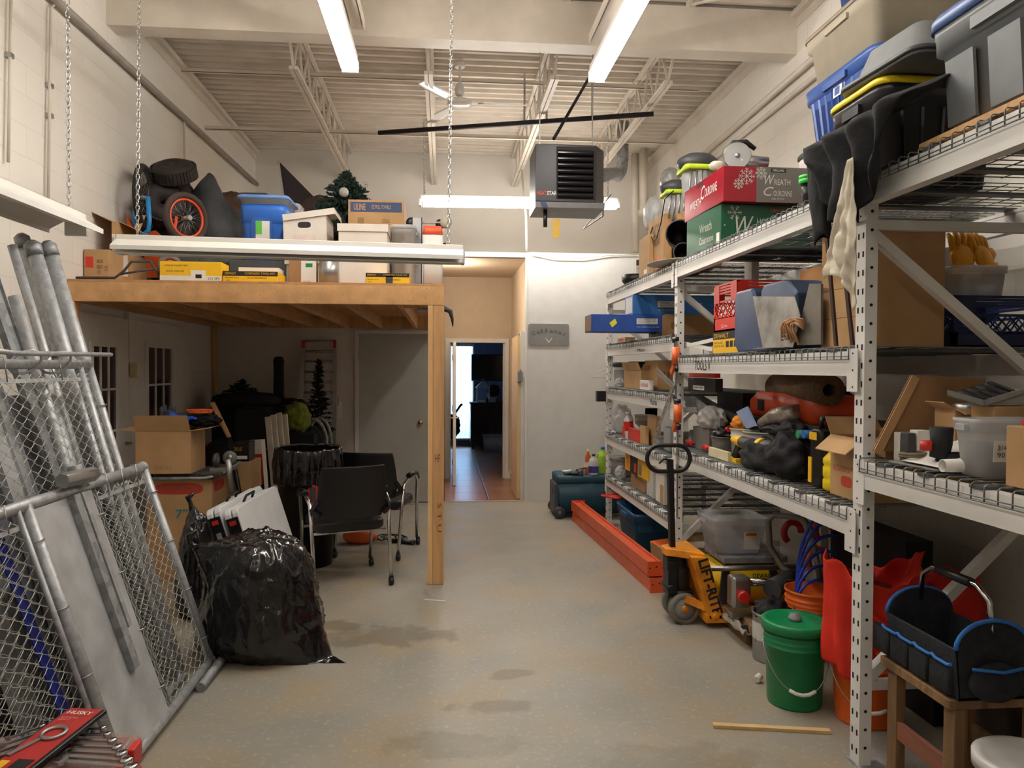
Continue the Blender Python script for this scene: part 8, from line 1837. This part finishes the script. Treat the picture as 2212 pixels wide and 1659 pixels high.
# grey hand truck frame
t = thing('hand_truck', 'grey tubular hand truck frame leaning under the lower middle level', 'hand truck', (2.05, 4.45, 0)); o_ = t.location.copy()
q = [P(1780, 1300, Y=4.3), P(1765, 1215, Y=4.4), P(1750, 1140, Y=4.45), P(1735, 1120, Y=4.45), P(1672, 1112, Y=4.6), P(1660, 1125, Y=4.6), P(1663, 1180, Y=4.6), P(1690, 1225, Y=4.6), P(1730, 1245, Y=4.5)]
g = G(); g.tube([p-o_ for p in q], .019, 12); g.done('tube_frame', mat('grey_enamel', (122, 120, 112), .5, .2), t)
p0 = q[0]-o_; g = G(); g.tube([p0, V((p0.x+.02, p0.y-.03, .012))], .019, 12); g.tube([q[-1]-o_, V((q[-1].x-o_.x+.12, q[-1].y-o_.y, .02))], .017, 12); g.done('lower_tube', MATS['grey_enamel'], t)
# hoses in the orange bucket
P1 = V((2.12, 4.15, 0)); m_bo = mat('bucket_orange', (234, 104, 30), .4, var=.02)
bucket('orange_bucket', 'orange bucket of blue hoses behind the green lidded bucket', P1, m_bo, .15, .125, .38, bail=False)
t = thing('air_hose', 'coils of blue air hose standing up out of the orange bucket', 'hose', P1); m_ho = mat('hose_blue', (28, 60, 180), .3)
for k in range(6):
    r_ = .12+.02*k; zc_ = .33+.035*k; yy = -.05+.02*k; x0_ = -.13+.012*k
    pts = [V((x0_+r_*1.1-r_*1.1*math.cos(a), yy, zc_*.8+ (r_*(1.5+.12*k))*math.sin(a))) for a in [PI*j/16 for j in range(17)]]
    pts = [V((max(-.105, pts[0].x)*.9, yy, .12))]+[V((max(-.14, min(p.x, .22)), p.y, p.z)) for p in pts if p.x < .16]
    g = G(); g.tube(pts, .0095, 8); g.done('hose_loop', m_ho, t)
# green bucket
bucket('green_bucket', 'green bucket with a green lid and white bail handle in front of the racking', (1.73, 3.56, 0), m_green, .145, .125, .40, lid=m_green, spout=m_grey, side=-12, hang=.22)
bucket('orange_bucket', 'orange bucket under the red bag beside the near post', (1.98, 3.36, 0), m_bo, .15, .128, .37, side=-20, hang=.2)
bucket('paint_pail', 'white labelled paint pail left of the green bucket', (1.855, 4.10, 0), m_silver, .105, .10, .27, lid=None, bail=True, rings_=0, label_m=mat('paint_label', (196, 196, 190), .6, var=.04), cat='paint pail', side=160, hang=.1)
g = G(); g.cyl((1.63, 3.78, .02), (1.66, 3.80, .03), .018, seg=12); tag(g.done('plastic_ball', m_paper), 'small white plastic cap on the floor left of the green bucket', 'cap')
lump('cable_heap', 'dark cables and fittings heaped in the paint pail', 'cables', 1667, 1.87, .25, (.1, .1, .08), m_nyl, 4, .35).location = (1.86, 4.10, .20)
# planks
for k, (a, b, w_, h_, z) in enumerate((((1575, 1275), (1650, 1390), .09, .04, .10), ((1565, 1330), (1640, 1385), .14, .09, .0))):
    p, q = P(*a, Z=z), P(*b, Z=z); p.z = q.z = z+h_/2+.002; t = thing('wood_plank', ['upper wooden plank lying aslant beside the pallet jack', 'thick wooden block under the slanting plank by the pallet jack'][k], 'plank', (p+q)/2); g = G(); c = (p+q)/2; g.bar(p-c, q-c, w_, h_); g.done('plank', m_oldwood, t, bevel=.004)
g = G(); g.grid(lambda u, v: V((1.74+.12*u, 4.24+.33*v, .085+.05*abs(noise.noise(V((u*3, v*3, 4))))+.02*math.sin(u*9))), 20, 20); tag(g.done('drop_cloth', mat('grey_canvas', (150, 144, 134), .95, bump=.4), solid=.006), 'crumpled grey drop cloth on the planks by the mitre saw', 'cloth')
g = G(); g.box(1.80, 2.14, 4.32, 4.585, .0, .07); 
o = g.done('wood_crate_lid', m_oldwood); tag(o, 'low wooden pallet board under the crumpled drop cloth', 'wood board')
# red bag
t = thing('shopping_bag', 'bright red fabric bag slumped over the orange bucket under the racking', 'bag', (1.98, 3.36, .30)); m_rb = mat('red_fabric', (226, 46, 26), .7, var=.05, bump=.15, bs=12)
def rb(u, v):
    a = u*2*PI; n_ = noise.noise(V((math.cos(a)*1.6, math.sin(a)*1.6, v*2.2))); f = .05*n_+.015*math.sin(a*9+v*3)
    rx = .17+.06*v+f; ry = .15+.02*v+f*.6
    top = .38+.10*abs(math.cos(a))**3+.04*noise.noise(V((math.cos(a)*3, math.sin(a)*3, 9)))
    low = -.10+.14*(math.sin(a)*.5+.5)
    return V((rx*math.cos(a)+.04*v, ry*math.sin(a), low+(top-low)*v))
g = G(); g.grid(rb, 72, 26); g.done('bag', m_rb, t, solid=.004)
for s in (-1, 1): g = G(); g.tube([(-.10, s*.13, .34), (-.08, s*.15, .26), (.02, s*.17, .18), (.12, s*.15, .26), (.14, s*.13, .36)], .012, 6); g.done('handle_strap', m_rb, t)
lump('bag_filling', 'grey and red contents inside the slumped red bag', 'clothes', 1850, 1.9, .5, (.15, .13, .14), mat('dull_red_cloth', (150, 40, 34), .9), 6, .2).location = (2.0, 3.36, .40)
lump('shopping_bag', 'second red fabric bag further back right of the first', 'bag', 1950, 2.42, .35, (.17, .14, .2), m_rb, 9, .25).location = (2.45, 3.45, .32)
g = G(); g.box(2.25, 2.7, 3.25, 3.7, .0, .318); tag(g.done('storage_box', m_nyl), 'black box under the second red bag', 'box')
# red bits behind
for k, (u, v, Y_) in enumerate(((1712, 1150, 4.9), (1780, 1145, 4.6), (1765, 1210, 4.5))):
    p = P(u, v, Y=Y_); t = thing('red_machine_part', ['red round tool cover behind the hand truck, left', 'red round tool cover behind the hand truck, right', 'orange rounded tool part right of the hand truck'][k], 'tool part', (p.x, Y_, p.z)); g = G(); g.tube([(.06*math.cos(a), 0, .07*math.sin(a)) for a in [2*PI*j/20 for j in range(14)]], .022, 10); g.done('cover', mat('dark_red_plastic', (170, 34, 28), .4) if k < 2 else m_orange, t)
g = G(); g.box(2.1, 2.68, 3.78, 5.3, 0, .56); 
tag(g.done('machine_cabinet', mat('dark_grimy', (36, 34, 36), .8)), 'dark machine cabinet at the back under the lower middle level', 'cabinet') if False else bpy.data.objects.remove(g.done('tmp', m_nyl))
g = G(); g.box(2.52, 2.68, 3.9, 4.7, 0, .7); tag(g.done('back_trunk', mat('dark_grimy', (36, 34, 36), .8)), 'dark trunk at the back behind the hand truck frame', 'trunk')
# tool bag on a wooden stool
xs, ys = 1.97, 2.42
t = thing('step_stool', 'rough wooden step stool carrying the blue-trimmed tool bag', 'stool', (1.93, 2.66, 0)); SH = .49
g = G(); g.box(-.17, .18, -.20, .22, SH-.035, SH); g.done('top', m_oldwood, t, bevel=.003)
for sx in (-1, 1):
    for sy in (-1, 1): g = G(); x = sx*.15+.02; g.box(x-.02, x+.02, sy*.17-.03, sy*.17+.03, 0, SH-.036); g.done('leg', m_oldwood, t, bevel=.003)
g = G(); g.bar((-.135, -.17, .22), (-.135, .17, .22), .02, .07); g.done('stretcher', mat('reddish_wood', (130, 80, 60), .8, var=.2, kind='ply'), t); g = G(); g.bar((.175, -.17, .2), (.175, .17, .2), .02, .07); g.done('stretcher', m_oldwood, t)
m_tb = mat('black_canvas', (34, 36, 42), .9, var=.2, vs=20, bump=.4, bs=60); m_tbb = mat('blue_trim', (40, 110, 190), .7)
t = thing('tool_bag', 'open black tool bag with blue trim and steel handle on the wooden stool', 'tool bag', (1.91, 2.655, SH+.001), R(0)); w_, L_, h_ = .125, .205, .18
def U(x, y, z): return V((x, y, z))
for s in (-1, 1):
    g = G(); g.prism([U(s*w_, -L_, 0), U(s*w_, L_, 0), U(s*w_*1.12, L_, h_), U(s*w_*1.12, -L_, h_)], (-s*.012, 0, 0)); g.done('long_wall', m_tb, t, bevel=.004)
    g = G(); pts = [U(s*w_*1.13+s*.014, -L_+2*L_*k/24, .115+(.008 if k % 6 else .016)) for k in range(25)]; g.tube(pts, .006, 6); g.done('pocket_trim', m_tbb, t)
    g = G()
    for k in range(4): g.rings([rrect(s*w_*1.04-.005, s*w_*1.04+.02 if s > 0 else -w_*1.04+.005, -L_+.02+k*.12, -L_+.13+k*.12, z, .01) for z in (.015, .115)]) if s > 0 else g.rings([rrect(-w_*1.04-.02, -w_*1.04+.005, -L_+.02+k*.12, -L_+.13+k*.12, z, .01) for z in (.015, .115)])
    g.done('pocket_row', m_tb, t)
for s in (-1, 1):
    arc = [U(w_*1.1*math.cos(a), s*L_, h_+.10*math.sin(a)) for a in [PI*k/14 for k in range(15)]]
    g = G(); g.prism([U(-w_, s*L_, 0), U(w_, s*L_, 0)]+arc, (0, -s*.012, 0)); e_ = g.done('end_wall', m_tb, t)
    g = G(); g.tube(arc, .008, 6); g.done('end_trim', m_tbb, e_)
    g = G(); g.blob((0, s*(L_+.02), .07), (.10, .035, .07), 3, .05, sub=3, flat=False); g.done('end_pocket', m_tb, t)
    g = G(); g.tube([U(-.10, s*(L_+.035), .125), U(0, s*(L_+.055), .118), U(.10, s*(L_+.035), .125)], .006, 6); g.done('pocket_trim', m_tbb, t)
g = G(); g.box(-w_, w_, -L_, L_, 0, .01); g.done('base', m_tb, t)
g = G(); g.tube([U(0, -L_*.98, h_+.05), U(0, -L_*.9, h_+.16), U(0, -L_*.6, h_+.20), U(0, L_*.6, h_+.20), U(0, L_*.9, h_+.16), U(0, L_*.98, h_+.05)], .010, 10); hd = g.done('steel_handle', m_chrome, t); g = G(); g.cyl((0, -L_*.45, h_+.2), (0, L_*.45, h_+.2), .018, seg=14); g.done('grip', m_black, hd)
# white bucket bottom right
bucket('white_bucket', 'white lidded bucket cut by the bottom right corner', (P(2225, 1640, Z=.38).x+.0, P(2225, 1640, Z=.38).y, 0), m_wt, .15, .13, .37, lid=m_wt, bail=False)
# assorted dark clutter under the near bay
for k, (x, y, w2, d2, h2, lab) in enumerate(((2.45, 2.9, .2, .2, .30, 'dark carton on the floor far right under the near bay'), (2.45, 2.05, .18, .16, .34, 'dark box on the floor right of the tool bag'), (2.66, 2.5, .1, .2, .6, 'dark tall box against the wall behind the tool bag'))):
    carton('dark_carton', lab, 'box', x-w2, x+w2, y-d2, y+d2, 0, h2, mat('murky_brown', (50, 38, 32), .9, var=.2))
